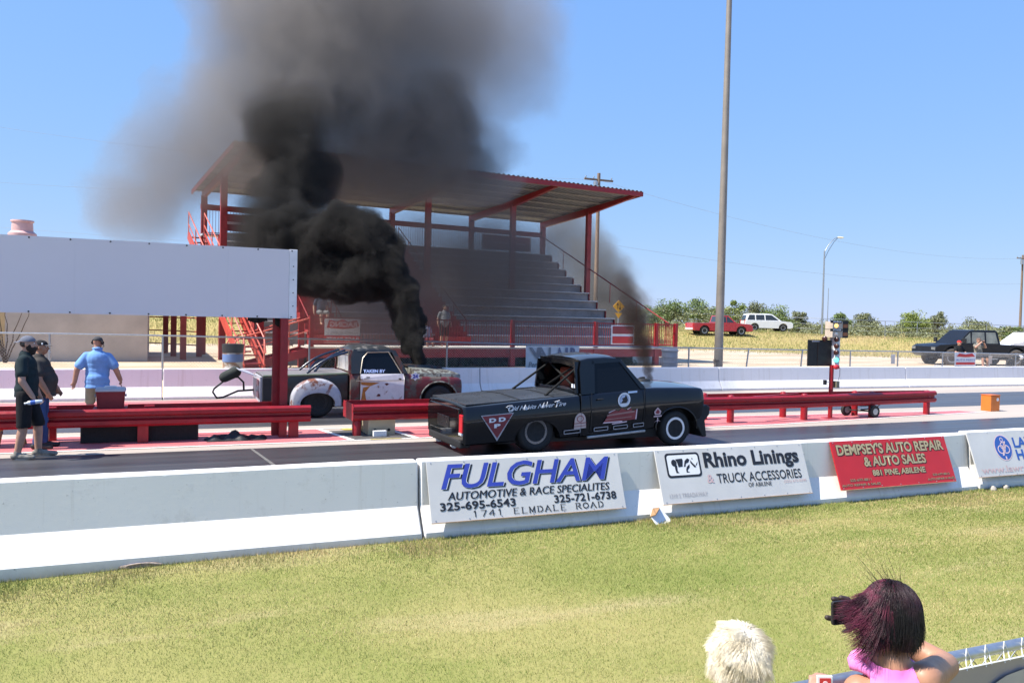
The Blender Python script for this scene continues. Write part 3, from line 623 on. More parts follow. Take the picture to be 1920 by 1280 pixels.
for z in (2.38, 2.17):
    mb = MB(); mb.box(-.14,.20,-.13,.13,z-.10,z+.09); hd = mb.build('staging_lamp_box', mat('amber_box_face', (.50,.42,.34), .5, var=.2), e, bevel=.006)
    mb = MB(); mb.box(-.22,.16,-.145,-.131,z+.055,z+.125); b_ = mb.build('title_plate', K['black'], hd)
    letter(b_, 'PRE-STAGE' if z > 2.3 else 'STAGE', (-.14,-.145,z+.07), (.27,0,0), (0,0,.045), (0,1,0,1), ink_white, 0, .04)
    mb = MB(); mb.box(.2,.42,-.1,.1,z-.11,z+.12); mb.build('lane_box', K['black'], hd, bevel=.005)
    mb = MB(); mb.box(.235,.385,-.112,-.1,z-.06,z+.03); mb.build('lamp_window', mat('unlit_amber', (.30,.09,.03), .4), hd)
    mb = MB(); mb.ball((-.02,-.13,z-.01), (.06,.03,.05)); lm = mb.build('lamp', mat('amber_lit' if z > 2.3 else 'pale_lamp', (1.0,.55,.12) if z > 2.3 else (.7,.66,.6), .4, var=0, emit=1.6 if z > 2.3 else 0), hd, smooth=180)
def lamp(x, y, z, m, hood, r=.062, d=(-1,-.25,0)):
    mb = MB(); d = Vector(d).normalized(); mb.lathe((x,y,z), d, [(-.07,.015),(-.05,r*.8),(.0,r),(.02,r)], 16); h = mb.build('lamp_housing', hood, e, smooth=40)
    mb = MB(); mb.lathe((x,y,z), d, [(.02,.001),(.021,r*.94),(.035,r*.75),(.045,.002)], 16); mb.build('lens', m, h, smooth=60)
    mb = MB(); mb.bar((x,y,z), (.08, 0, z), .02); mb.build('bracket', K['steel'], h)
dull = mat('dark_lens', (.05,.015,.012), .3); yel = mat('yellow_lens', (.8,.5,.05), .4); whi = mat('white_lens', (.75,.75,.75), .4); redl = mat('red_lens', (.6,.03,.04), .35)
grn = mat('green_lit', (.08,.95,.55), .4, var=0, emit=1.8)
for z, m_, hd in ((2.02, dull, K['black']), (1.85, dull, K['black']), (1.69, dull, K['black']), (1.50, grn, K['black']), (1.32, redl, redl)):
    lamp(-.0, -.14, z, m_, hd, .065, (-.55,-.85,0) if m_ in (grn, redl) else (-1,-.2,0))
lamp(-.26, .0, 2.03, dull, K['black'], .07, (-.8,-.5,0))
for z, m_ in ((2.03, yel), (1.86, yel), (1.68, whi), (1.5, whi), (1.3, redl)): lamp(.33, .12, z, m_, m_, .05, (.6,-.7,.1))
mb = MB(); mb.box(.09,.20,-.09,.03,.78,.95); mb.build('meter_box', mat('olive_box', (.22,.20,.13), .5), e, bevel=.006)
mb = MB(); mb.box(-.25,-.19,-.05,.02,.86,.98); mb.build('sensor', K['black'], e); mb = MB(); mb.bar((-.22,0,.93),(0,0,.93),.015); mb.build('sensor_arm', K['steel'], e)
mb = MB(); mb.tube([(.1,-.1,1.36),(.2,-.08,1.28),(.22,-.06,1.1),(.16,-.06,.92)], .006, 6); mb.build('cable', K['black'], e)
# two wheeled dolly below the rails
e = empty('hand_cart', (17.2, 16.15, 0), 'small two wheeled hand cart parked under the far end of the rails', 'cart')
for x, y in ((-.42,.28), (.0,-.26)):
    mb = MB(); mb.lathe((x, y, .16), (0,1,0), [(-.04,.05),(-.04,.15),(.0,.165),(.04,.15),(.04,.05)], 20); wv = mb.build('wheel', K['rubber'], e, smooth=40); mb = MB(); mb.lathe((x, y, .16), (0,1,0), [(-.042,.001),(-.042,.085),(.042,.085),(.042,.001)], 14); mb.build('hub', K['steel'], wv)
mb = MB(); mb.tube([(-.4,.25,.16),(.0,-.25,.16)], .018); mb.build('axle', K['black'], e)
mb = MB(); mb.tube([(-.2,0,.18),(.3,0,.2),(.5,0,.33),(.95,0,.33)], .016); mb.build('handle', K['black'], e); mb = MB(); mb.box(-.35,.1,-.15,.18,.29,.31); mb.build('bed', K['black'], e)
# orange timing box
e = empty('timing_box', (22.35, 16.45, 0), 'orange box standing alone at the tip of the red island', 'box')
mb = MB(); mb.box(-.19,.19,-.16,.16,0,.45); mb.build('case', mat('orange_paint', (.62,.17,.025), .5), e, bevel=.012); mb = MB(); mb.lathe((.08,-.161,.34),(0,-1,0),[(0,.05),(.01,.05),(.012,.001)],14); mb.build('lens', K['white'], e)
mb = MB(); mb.box(-.2,.2,-.17,.17,.452,.475); mb.build('lid', mat('orange_lid', (.55,.13,.02), .5), e, bevel=.006)
# ------------------------------------------------------------------ vehicles
def shear(mb, k, x0):
    mb.v = [(x, y, z + (x - x0) * k) for x, y, z in mb.v]; return mb
def sec(x, zb, zt, hw, tuck=.05, rt=.08, crown=.03, bulge=0.012):
    H = zt - zb
    half = [(-hw+.07, zb), (-hw+.02, zb+.03), (-hw+.004, zb+.3*H), (-hw-bulge, zb+.58*H), (-hw-bulge*.6, zb+.68*H), (-hw+tuck*.3, zt-rt*1.4), (-hw+tuck*.75, zt-rt*.55), (-hw+tuck+rt*.3, zt-rt*.12), (-hw+tuck+rt*1.1, zt), (-hw*.45, zt+crown*.8), (0, zt+crown)]
    return [(x, y, z) for y, z in half] + [(x, -y, z) for y, z in half[-2::-1]]
def wheel(parent, x, y, z, R, W, rr, side, tyre_m, rim_m, spokes=12, deep=.05, name='wheel'):
    d = (0, side, 0); h = W / 2; mb = MB()
    mb.lathe((x, y, z), d, [(-h*.8, rr), (-h, rr+.02), (-h, R-.05), (-h*.8, R-.012), (-h*.4, R), (h*.4, R), (h*.8, R-.012), (h, R-.05), (h, rr+.03), (h*.86, rr)], 40); wv = mb.build(name, tyre_m, parent, smooth=50)
    mb = MB(); mb.lathe((x, y, z), d, [(-h*.8, rr), (h*.86, rr), (h*.92, rr-.004), (h*.90, rr-.045), (h*.86-deep, rr-.058), (h*.80-deep, rr-.066), (h*.80-deep, .001)], 40); rim = mb.build('rim', rim_m, wv, smooth=40)
    mb = MB()
    for k in range(spokes):
        a = 2*math.pi*k/spokes; c, s = math.cos(a), math.sin(a); yy = y + side*(h*.82-deep)
        mb.lathe((x + c*(rr-.10), yy, z + s*(rr-.10)), d, [(0, .024), (.012, .022), (.013, .001)], 8)
    mb.build('rim_holes', K['black'], rim)['kind'] = 'stuff'
    mb = MB(); mb.lathe((x, y + side*(h*.80-deep), z), d, [(0, .055), (.03, .05), (.045, .03), (.046, .001)], 16); mb.build('hub', rim_m, rim, smooth=40)
    return wv
def quad(mb, a, b, c, d): return mb.add([a, b, c, d], [(0, 1, 2, 3)])
def panel(pts, m, parent, name, th=.012, smooth=0):
    mb = MB(); mb.add(pts, [tuple(range(len(pts)))]); o = mb.build(name, m, parent, fix=False); s = o.modifiers.new('s', 'SOLIDIFY'); s.thickness = th; s.offset = 0; return o
def disk_cut(x, z, rx, rz, y0, y1): mb = MB(); return mb.prism(ell(x, z, rx, rz, 40), 'y', y0, y1)

# ---- black race pickup --------------------------------------------------------
t = NT('black_gloss_paint'); co = t.coord(); n = t.noise(co, 2.5, 5); t.color(t.ramp(n, [(.35, (.003,.003,.004)), (.7, (.006,.006,.007))])); t.rough(t.ramp(n, [(.3, .05), (.7, .10)])); t.b.inputs['Specular IOR Level'].default_value = .5; sn = t.node('SeparateXYZ'); t.link(t.node('NewGeometry').outputs['Normal'], sn.inputs[0]); sky_sheen = t.ramp(sn.outputs['Z'], [(.80, 0.0), (.97, 1.0)]); t.color(t.mix(t.math('MULTIPLY', sky_sheen, .85), t.ramp(n, [(.35, (.003,.003,.004)), (.7, (.006,.006,.007))]), (.055,.072,.098))); P_blk = t.m  # blue-grey sky sheen painted into the upward-facing paint
cage = mat('black_cage_tube', (.008,.008,.008), .7, spec=.2); seat_r = mat('red_brown_seat', (.30,.055,.03), .7); M_in = mat('dark_interior', (.03,.028,.028), .8); tail_red = mat('red_tail_lamp', (.55,.012,.02), .2); lampg = mat('clear_lamp', (.55,.56,.58), .15)
TB = empty('race_pickup', (4.87, 14.0, 0), 'black race pickup with a triangle DDP badge nearest the front wall', 'pickup truck', None, R_(1.4))
k_, x0_ = .062, 1.3
def B(mb): return shear(mb, k_, x0_)
HW = .965
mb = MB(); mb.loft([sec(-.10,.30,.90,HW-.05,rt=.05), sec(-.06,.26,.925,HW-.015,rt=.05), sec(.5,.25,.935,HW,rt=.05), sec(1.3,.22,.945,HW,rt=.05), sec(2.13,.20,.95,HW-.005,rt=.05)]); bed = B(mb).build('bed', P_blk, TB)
carve(bed, [disk_cut(1.30,.22,.45,.36,-1.2,1.2)]); resharp(bed)
mb = MB()
for x, z in ((2.16,.965),(2.4,.97),(3.0,.975),(3.5,.975)): pass
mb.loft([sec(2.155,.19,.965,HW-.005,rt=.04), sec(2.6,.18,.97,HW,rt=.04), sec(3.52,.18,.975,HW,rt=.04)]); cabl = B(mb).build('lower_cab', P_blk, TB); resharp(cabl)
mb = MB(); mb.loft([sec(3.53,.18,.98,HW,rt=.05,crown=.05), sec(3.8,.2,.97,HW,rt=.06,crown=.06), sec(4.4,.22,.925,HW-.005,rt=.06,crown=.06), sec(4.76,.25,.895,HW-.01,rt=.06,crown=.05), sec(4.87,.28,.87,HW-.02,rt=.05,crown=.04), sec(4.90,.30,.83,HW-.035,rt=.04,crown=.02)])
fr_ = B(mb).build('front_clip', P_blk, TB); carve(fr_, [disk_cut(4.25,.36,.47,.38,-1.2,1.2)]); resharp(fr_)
mb = MB(); mb.tube([(4.25+.475*math.cos(t_), -HW-.004, .36+.385*math.sin(t_)) for t_ in [R_(-6+192*i/24) for i in range(25)]], .016, 8); mb.build('arch_lip', P_blk, TB, smooth=60)
for b_ in ((.8,1.8,-.62,.62,.2,.62), (3.75,4.75,-.72,.72,.2,.78)): mb = MB(); mb.box(*b_); mb.build('wheel_well', K['black'], TB)
mb = MB(); mb.box(.6,4.7,-.75,.75,.16,.34); mb.build('chassis', K['black'], TB)
# greenhouse: roof shell, pillars, glass
zb, zr = .985, 1.585
mb = MB()
def roofring(x, z, hw, c): return [(x,-hw,z-.07),(x,-hw+.01,z-.03),(x,-hw+.05,z),(x,-hw*.5,z+c*.8),(x,0,z+c),(x,hw*.5,z+c*.8),(x,hw-.05,z),(x,hw-.01,z-.03),(x,hw,z-.07),(x,hw-.04,z-.075),(x,0,z+c-.05),(x,-hw+.04,z-.075)]
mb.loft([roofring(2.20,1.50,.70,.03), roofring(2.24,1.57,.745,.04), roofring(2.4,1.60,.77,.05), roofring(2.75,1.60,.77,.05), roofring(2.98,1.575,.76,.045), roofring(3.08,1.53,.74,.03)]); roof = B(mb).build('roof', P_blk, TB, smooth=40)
for s in (-1, 1):
    g = lambda x, z, i=0: (x, s*(HW-.055-(z-zb)*.23 - i), z + (x-x0_)*k_)
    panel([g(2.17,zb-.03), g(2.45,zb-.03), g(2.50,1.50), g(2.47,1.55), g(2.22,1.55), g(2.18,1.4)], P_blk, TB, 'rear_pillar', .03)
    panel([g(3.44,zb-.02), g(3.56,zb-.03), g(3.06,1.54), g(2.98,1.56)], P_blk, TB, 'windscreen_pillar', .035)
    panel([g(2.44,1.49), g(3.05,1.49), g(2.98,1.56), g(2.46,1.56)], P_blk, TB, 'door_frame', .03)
    panel([g(2.43,zb-.02,.004), g(3.46,zb-.02,.004), g(3.04,1.51,.004), g(2.47,1.51,.004)], K['dark_glass'], TB, 'side_window', .006)
w_ = lambda x, y, z: (x, y, z + (x-x0_)*k_)
panel([w_(3.60,-.82,.99), w_(3.60,.82,.99), w_(3.06,.70,1.56), w_(3.06,-.70,1.56)], K['dark_glass'], TB, 'windscreen', .006)
mb = MB()                                                                              # rear wall frame with an open window
for a, b in (((-.86,.97),(.86,.97)), ((-.74,1.53),(.74,1.53))): mb.bar(w_(2.185, a[0], a[1]), w_(2.185, b[0], b[1]), .05, .10)
for s in (-1, 1): mb.bar(w_(2.185, s*.84, .97), w_(2.185, s*.725, 1.54), .05, .15, up=(1,0,0))
mb.build('rear_frame', P_blk, TB)
mb = MB(); mb.box(2.55,2.7,-.65,-.2,.75,1.35); B(mb).build('seat', seat_r, TB, bevel=.05); mb = MB(); mb.box(2.55,2.7,.25,.65,.75,1.35); B(mb).build('seat', seat_r, TB, bevel=.05)
mb = MB(); mb.box(2.3,3.4,-.8,.8,.62,.66); B(mb).build('cab_floor', M_in, TB)
mb = MB(); mb.box(3.35,3.5,-.8,.8,.7,1.02); B(mb).build('dashboard', M_in, TB, bevel=.03)
for a, b in (((2.26,-.68,.98),(2.26,.62,1.5)), ((2.26,.68,.98),(2.26,-.62,1.5)), ((2.26,-.66,1.5),(2.26,.66,1.5)), ((2.24,-.6,1.42),(1.55,-.7,.97)), ((2.24,.6,1.42),(1.55,.7,.97)), ((1.55,.70,.96),(1.95,.62,.97))):
    mb = MB(); mb.tube([w_(*a), w_(*b)], .022, 10); mb.build('cage_bar', cage, TB, smooth=60)
# bed cover, tail gate, lamps, bumper
mb = MB(); mb.loft([[w_(x,-.86,.962), w_(x,0,.995), w_(x,.86,.962), w_(x,.86,.948), w_(x,-.86,.948)] for x in (-.04,.7,1.4,2.1)]); cov = mb.build('bed_cover', mat('sky_tinted_black_cover', (.050,.056,.066), .30, var=.3, scale=1.2), TB, smooth=30)  # sky reflection put into the cover's blue-grey base colour
for i, (x, y) in enumerate(((.95,-.1),(1.62,-.45))):
    mb = MB(); mb.loft([[w_(x,-.86,.966), w_(x,0,.999), w_(x,.86,.966), w_(x+.03,.86,.966), w_(x+.03,0,.999), w_(x+.03,-.86,.966)], [w_(x,-.86,.970), w_(x,0,1.003), w_(x,.86,.970), w_(x+.03,.86,.970), w_(x+.03,0,1.003), w_(x+.03,-.86,.970)]]); mb.build('cover_seam', K['black'], cov)
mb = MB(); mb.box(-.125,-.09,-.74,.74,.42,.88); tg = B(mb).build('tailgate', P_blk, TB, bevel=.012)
mb = MB(); mb.box(-.135,-.124,-.30,.30,.50,.70); B(mb).build('tailgate_recess', mat('black_gloss_inset', (.01,.01,.012), .3), tg, bevel=.006)
for s in (-1,):
    mb = MB(); mb.box(-.125,.0,s*.86-.05,s*.86+.098,.48,.79); tl = B(mb).build('tail_lamp', tail_red, TB, bevel=.012)
    mb = MB(); mb.box(-.129,-.002,s*.86-.045,s*.86+.101,.44,.478); B(mb).build('reverse_lens', lampg, tl)
mb = MB(); mb.box(-.12,.08,-.82,.82,.20,.34); B(mb).build('rear_bumper', K['black'], TB, bevel=.03)
for y in (-.35, .45):
    mb = MB(); mb.bar((-.05,y,.12),(.45,y,.22),.06,.05); mb.lathe((-.05,y,.12),(0,1,0),[(-.03,.001),(-.03,.06),(.03,.06),(.03,.001)],12); mb.build('wheelie_bar', K['chrome'], TB, smooth=30)
mb = MB(); mb.lathe((.32,-.55,.24),(-1,0,0),[(-.3,.05),(.15,.05),(.15,.04),(-.2,.04)],14); mb.build('exhaust', K['chrome'], TB, smooth=30)
mb = MB(); mb.prism([(4.60,.46),(4.98,.54),(5.07,.50),(5.05,.34),(4.95,.24),(5.00,-.08),(4.90,-.08),(4.72,.24)], 'y', -.93, .93); bmp = B(mb).build('front_bumper', K['black'], TB, bevel=.02)
mb = MB(); mb.box(5.02,5.07,-.82,-.64,.36,.44); B(mb).build('fog_lamp', lampg, bmp, bevel=.008)
mb = MB(); mb.box(4.85,4.885,-.60,.60,.50,.72); gr = B(mb).build('grille', K['black'], TB)
for s in (-1, 1):
    mb = MB(); mb.box(4.80,4.90,s*.76-.14,s*.76+.135,.60,.72); B(mb).build('headlight', lampg, TB, bevel=.015); mb = MB(); mb.box(4.80,4.90,s*.76-.14,s*.76+.135,.505,.585); B(mb).build('marker_lamp', mat('marker', (.6,.58,.55), .2), TB, bevel=.01)
mb = MB(); mb.box(3.6,3.9,-.06,.08,1.03,1.045); B(mb)
mb = MB(); mb.lathe((4.12,.02,.9),(-.15,0,1),[(0,.065),(.17,.065),(.17,.055),(.02,.055)],18); B(mb).build('stack', K['black'], TB, smooth=30); mb = MB(); mb.lathe((4.08,.0,1.005),(0.05,0,1),[(0,.17),(.03,.16),(.045,.10),(.05,.001)],20); B(mb).build('stack_collar', K['black'], TB, smooth=40)
slick = K['rubber']; rimd = mat('dark_alloy', (.17,.17,.18), .28, .6)
for s in (-1, 1):
    wheel(TB, 1.30, s*.71, .37, .37, .36, .225, s, slick, rimd, 10, .12); wheel(TB, 4.25, s*.845, .335, .335, .20, .215, s, slick, K['chrome'], 14, .05)
# decals on the near side
yb = -HW - .018
def D(x, z): return (x, yb, z + (x-x0_)*k_)
def decal(polys, m, name='emblem', off=.0):
    mb = MB()
    for p in polys: mb.add([(x, yb - off, z + (x-x0_)*k_) for x, z in p], [tuple(range(len(p)))])
    return mb.build(name, m, TB, fix=False)
tri = lambda a: [(.19+a, .765-a*.6), (.81-a, .765-a*.6), (.50, .30+a*2)]
decal([tri(0)], ink_grey); decal([tri(.025)], mat('maroon_vinyl', (.20,.02,.03), .4), off=.003)
def dtext(s, x0, x1, z0, z1, m, sh=0, bold=.02, off=.006):
    return letter(TB, s, (0, yb, -x0_*k_), (1,0,k_), (0,0,1), (x0, x1, z0, z1), m, sh, bold, off=off)
dtext('D D', .345, .655, .63, .705, ink_white, 0, .06); dtext('P', .44, .56, .53, .60, ink_white, 0, .06)
# script line along the bed side
def brush(strokes, r, m, name='lettering'):
    mb = MB()
    for st in strokes: mb.tube([(x, yb-.006, z + (x-x0_)*k_) for x, z in st], [r*(.5+.5*abs(math.sin(1.3*i+1))) for i in range(len(st))], 5)
    return mb.build(name, m, TB)
def wav(x0, n, w_, zc, h): return [(x0 + w_*i/(4*n), zc + h*(.5 if i % 2 == 0 else -.5)*(1 if i % 4 < 2 else .7)) for i in range(4*n+1)]
dtext('Old Habits Never Tire', .70, 1.83, .80, .875, ink_white, .5, .012)
brush([[(.70,.845),(.66,.87),(.70,.89),(.78,.885),(.80,.85),(.77,.79),(.72,.785),(.70,.82),(.72,.87)], [(1.03,.88),(1.0,.80),(1.05,.795),(1.09,.815)], [(1.36,.80),(1.39,.89),(1.43,.80),(1.46,.90)], [(1.60,.885),(1.70,.905)], [(1.66,.90),(1.63,.79)]], .007, ink_white)
decal(ringp(3.05,.80,.135,.135,.10,.10), ink_white); decal([ell(3.05,.80,.095,.095)], mat('pale_blue_vinyl', (.45,.52,.68), .4), off=.002); decal([[(2.98,.74),(3.02,.80),(3.0,.83),(3.06,.85),(3.08,.89),(3.11,.85),(3.13,.79),(3.10,.74)]], ink_black, off=.004); decal([[(2.95,.70),(3.15,.70),(3.12,.74),(2.98,.74)]], ink_white, off=.003)
decal([[(2.62,.42),(3.30,.42),(3.32,.60),(3.24,.585),(3.2,.64),(3.12,.60),(3.0,.65),(2.94,.60),(2.86,.62),(2.74,.58)]], mat('maroon_vinyl2', (.24,.03,.035), .4)); 
decal([[(2.68,.53),(3.29,.555),(3.27,.585),(3.0,.57),(2.70,.555)], [(2.66,.46),(3.22,.47),(3.22,.485),(2.66,.475)]], mat('dusty_pink_vinyl', (.36,.19,.17), .5), off=.002)
decal([[(2.60,.405),(3.02,.40),(3.02,.42),(2.62,.425)], [(2.80,.37),(3.12,.385),(3.12,.405),(2.8,.39)], [(3.30,.42),(3.325,.42),(3.345,.61),(3.325,.61)], [(2.73,.585),(2.86,.63),(2.86,.64),(2.72,.60)], [(3.13,.61),(3.20,.65),(3.20,.66),(3.12,.625)]], ink_pink, off=.003)
decal([ell(2.13,.50,.115,.14,20,0,math.pi) + [(2.005,.36),(2.255,.36)]], mat('cream_vinyl', (.55,.42,.38), .5)); decal([[(2.0,.45),(2.26,.45),(2.26,.465),(2.0,.465)], [(2.0,.40),(2.26,.40),(2.26,.41),(2.0,.41)]] + ringp(2.13,.535,.07,.06,.055,.045), ink_dkred, off=.003)
decal([[(3.72,.52),(3.80,.60),(3.88,.52),(3.86,.46),(3.74,.46)]], ink_pale); decal([[(3.755,.515),(3.80,.565),(3.845,.515),(3.83,.48),(3.77,.48)]], ink_dkred, off=.003); decal([[(3.71,.42),(3.89,.42),(3.89,.445),(3.71,.445)], [(3.73,.33),(3.79,.36),(3.79,.41),(3.81,.41),(3.81,.36),(3.87,.33),(3.81,.345),(3.80,.30),(3.79,.345)]], ink_pale, off=.003)
for x0, x1, z0 in ((1.80,2.14,.285),(2.42,2.72,.275),(2.83,3.14,.27),(3.26,3.5,.27)):
    decal([[(x0,z0),(x1,z0),(x1,z0+.012),(x0,z0+.012)], [(x0,z0+.06),(x1,z0+.06),(x1,z0+.072),(x0,z0+.072)], [(x0,z0),(x0+.012,z0),(x0+.012,z0+.07),(x0,z0+.07)], [(x1-.012,z0),(x1,z0),(x1,z0+.07),(x1-.012,z0+.07)]], ink_grey)
decal([[(3.13,.915),(3.33,.915),(3.33,.95),(3.13,.95)]], mat('pale_blue_sticker', (.55,.68,.85), .4))
mb = MB(); mb.box(2.165,2.17,-.74,-.66,1.36,1.45); mb.box(2.165,2.17,-.80,-.56,1.06,1.13); B(mb).build('window_sticker', ink_white, TB)
mb = MB(); mb.box(2.30,3.55,-HW+.0,-HW+.06,.155,.20); B(mb).build('sill_trim', K['steel'], TB, bevel=.01)
mb = MB(); mb.bar(D(2.148,.22), D(2.148,.96), .006, .006); mb.bar(D(2.36,.26), D(2.36,.98), .008, .006); mb.bar(D(3.50,.26), D(3.50,.98), .008, .006); mb.bar(D(2.36,.255), D(3.50,.255), .006, .008); mb.build('door_gaps', K['black'], TB)['kind'] = 'stuff'
mb = MB(); mb.tube([D(.02,.655), D(1.2,.66), D(2.14,.665)], .006, 6); mb.tube([D(2.17,.665), D(3.5,.67), D(4.6,.665)], .006, 6); mb.build('side_moulding', P_blk, TB, smooth=60)
mb = MB(); mb.bar((2.48, yb-.012, .86+.07), (2.60, yb-.012, .86+.075), .03, .022); mb.build('door_handle', K['black'], TB, bevel=.006)

# ---- rusty race pickup --------------------------------------------------------
P_brown = patina('rusty_maroon_paint', (.105,.012,.014), (.085,.07,.06), .36, 4, .5); P_white = patina('peeling_white_paint', (.62,.58,.60), (.22,.09,.04), .02, 3.5, .5, third=None)
P_fend = patina('rusty_white_fender', (.40,.40,.44), (.15,.05,.03), .24, 3.2, .5); P_dark = patina('dark_patinated_paint', (.018,.02,.021), (.055,.022,.018), .25, 4, .35); P_hood = patina('blotched_green_grey_paint', (.20,.21,.185), (.05,.04,.035), .40, 7, .6)
P_orange = patina('orange_rust', (.42,.15,.025), (.30,.09,.03), .25, 6, .7); trim = mat('tarnished_trim', (.55,.48,.38), .35, .5)
TR = empty('race_pickup', (2.15, 19.72, 0), 'rusty patchwork race pickup with a white door and black smoke above its bonnet', 'pickup truck')
W2 = .93
mb = MB(); mb.loft([sec(.04,.34,.95,.74,tuck=.02,rt=.03,crown=0,bulge=0), sec(.9,.32,.97,.75,tuck=.02,rt=.03,crown=0,bulge=0), sec(1.93,.30,1.00,.75,tuck=.02,rt=.03,crown=0,bulge=0)]); bed = mb.build('bed', P_dark, TR); carve(bed, [disk_cut(1.25,.36,.44,.42,-1.2,1.2)]); resharp(bed)
mb = MB(); mb.loft([[(x,-.72,z+.012),(x,0,z+.03),(x,.72,z+.012),(x,.72,z),(x,-.72,z)] for x, z in ((.04,.952),(1,.975),(1.93,1.005))]); mb.build('bed_cover', mat('grey_sheet_cover', (.20,.19,.20), .45, var=.25), TR, smooth=30)
mb = MB(); mb.tube([(.04,-.76,.955),(1.0,-.765,.975),(1.93,-.765,1.005)], .02, 8); mb.build('bed_rail', mat('greenish_rail', (.20,.24,.16), .4, .4), TR, smooth=60)
for s in (-1, 1):                                # round step-side rear fender
    mb = MB(); rings = []
    for i, y in enumerate((.74,.80,.86,.91,.94,.955)):
        q = (1.0, 1.0, .99, .965, .93, .88)[i]; out = []; inn = []
        for k in range(25):
            a = math.pi*k/24; c_, s_ = math.cos(a), max(0, math.sin(a)); out.append((1.20 - .58*q*c_, s*y, .36 + .54*q*s_**.85)); inn.append((1.22 - .39*c_, s*y, .34 + .24*s_))
        rings.append([(out[0][0], s*y, .27)] + out + [(out[-1][0], s*y, .27), (inn[-1][0], s*y, .27)] + inn[::-1] + [(inn[0][0], s*y, .27)])
    mb.loft(rings); f = mb.build('rear_fender', P_fend, TR, smooth=50)
mb = MB(); mb.loft([sec(1.97,.26,1.02,W2-.03,rt=.05,tuck=.06), sec(2.16,.26,1.03,W2,rt=.05,tuck=.06)]); o = mb.build('cab_corner', P_brown, TR); resharp(o)
mb = MB(); mb.loft([sec(2.165,.26,1.03,W2,rt=.05,tuck=.06), sec(3.26,.26,1.03,W2,rt=.05,tuck=.06)]); o = mb.build('lower_cab', P_brown, TR); resharp(o)
mb = MB(); mb.loft([sec(3.265,.28,1.02,W2,rt=.08,tuck=.07,crown=.02), sec(3.6,.30,.93,W2,rt=.06,tuck=.03,crown=0), sec(4.4,.32,.91,W2,rt=.06,tuck=.03,crown=0), sec(4.62,.36,.89,W2-.02,rt=.06,crown=0), sec(4.69,.40,.85,W2-.06,rt=.05,crown=0)]); o = mb.build('front_wings', P_brown, TR); carve(o, [disk_cut(4.10,.36,.47,.44,-1.2,1.2)]); resharp(o)
mb = MB(); mb.tube([(4.10+.475*math.cos(t_), -W2-.006, .36+.445*math.sin(t_)) for t_ in [R_(4+172*i/24) for i in range(25)]], .018, 8); mb.build('arch_lip', P_hood, TR, smooth=60)
mb = MB(); mb.loft([[(x,-h,z0),(x,-h+.03,z0+.09),(x,-h+.16,z1),(x,0,z1+.03),(x,h-.16,z1),(x,h-.03,z0+.09),(x,h,z0)] for x, h, z0, z1 in ((3.50,.86,.925,1.10),(4.0,.85,.915,1.075),(4.5,.82,.90,1.04),(4.66,.78,.88,.99),(4.70,.74,.87,.93))]); mb.build('bonnet', P_hood, TR, smooth=40)
mb = MB(); mb.loft([[(x,-.30,z-.05),(x,-.27,z+.03),(x,.27,z+.03),(x,.30,z-.05)] for x, z in ((3.5,1.14),(3.9,1.14),(4.38,1.09))]); mb.build('bonnet_scoop', P_dark, TR, smooth=30)
door = []
x0, x1 = 2.19, 3.22
mb = MB(); yy = -W2-.02; mb.add([(x0,yy+.01,.30),(x1,yy+.01,.30),(x1,yy-.004,.72),(x1+.01,yy+.005,.90),(x1-.01,yy+.05,1.00),(x0,yy+.05,1.00),(x0,yy+.005,.90),(x0,yy-.004,.72)], [tuple(range(8))]); dr = mb.build('door', P_white, TR, fix=False); s_ = dr.modifiers.new('s','SOLIDIFY'); s_.thickness = .02; s_.offset = 0
tag(dr, 'white door with orange rust along its rear edge')
mb = MB(); mb.add([(x0+.002,yy-.001,.32),(x0+.17,yy-.001,.31),(x0+.12,yy-.014,.45),(x0+.10,yy-.014,.58),(x0+.22,yy-.014,.72),(x0+.44,yy-.014,.80),(x0+.002,yy-.012,.82)], [tuple(range(7))]); mb.build('rust_patch', P_orange, dr, fix=False)
mb = MB(); mb.bar((x0-.1,yy-.012,.845),(x1,yy-.012,.85),.012,.014); mb.build('side_trim', trim, dr)
mb = MB(); mb.bar((x0+.07,yy-.03,.90),(x0+.20,yy-.03,.905),.03,.025); mb.build('door_handle', K['steel'], dr, bevel=.005)
for xx in (x0-.012, x1+.012): mb = MB(); mb.bar((xx,yy-.0,.30),(xx,yy+.012,1.0),.01,.012); mb.build('door_gap', K['black'], TR)
for i, (x, z, r) in enumerate(((2.62,.50,.05),(3.05,.34,.05),(2.8,.76,.04),(3.12,.88,.035),(2.36,.92,.045))):
    mb = MB(); mb.add([(x + r*random.uniform(.6,1.4)*math.cos(a), yy-.0155, z + r*.7*random.uniform(.5,1.3)*math.sin(a)) for a in [2*math.pi*k/11 for k in range(11)]], [tuple(range(11))]); mb.build('rust_spot', P_brown, dr, fix=False)
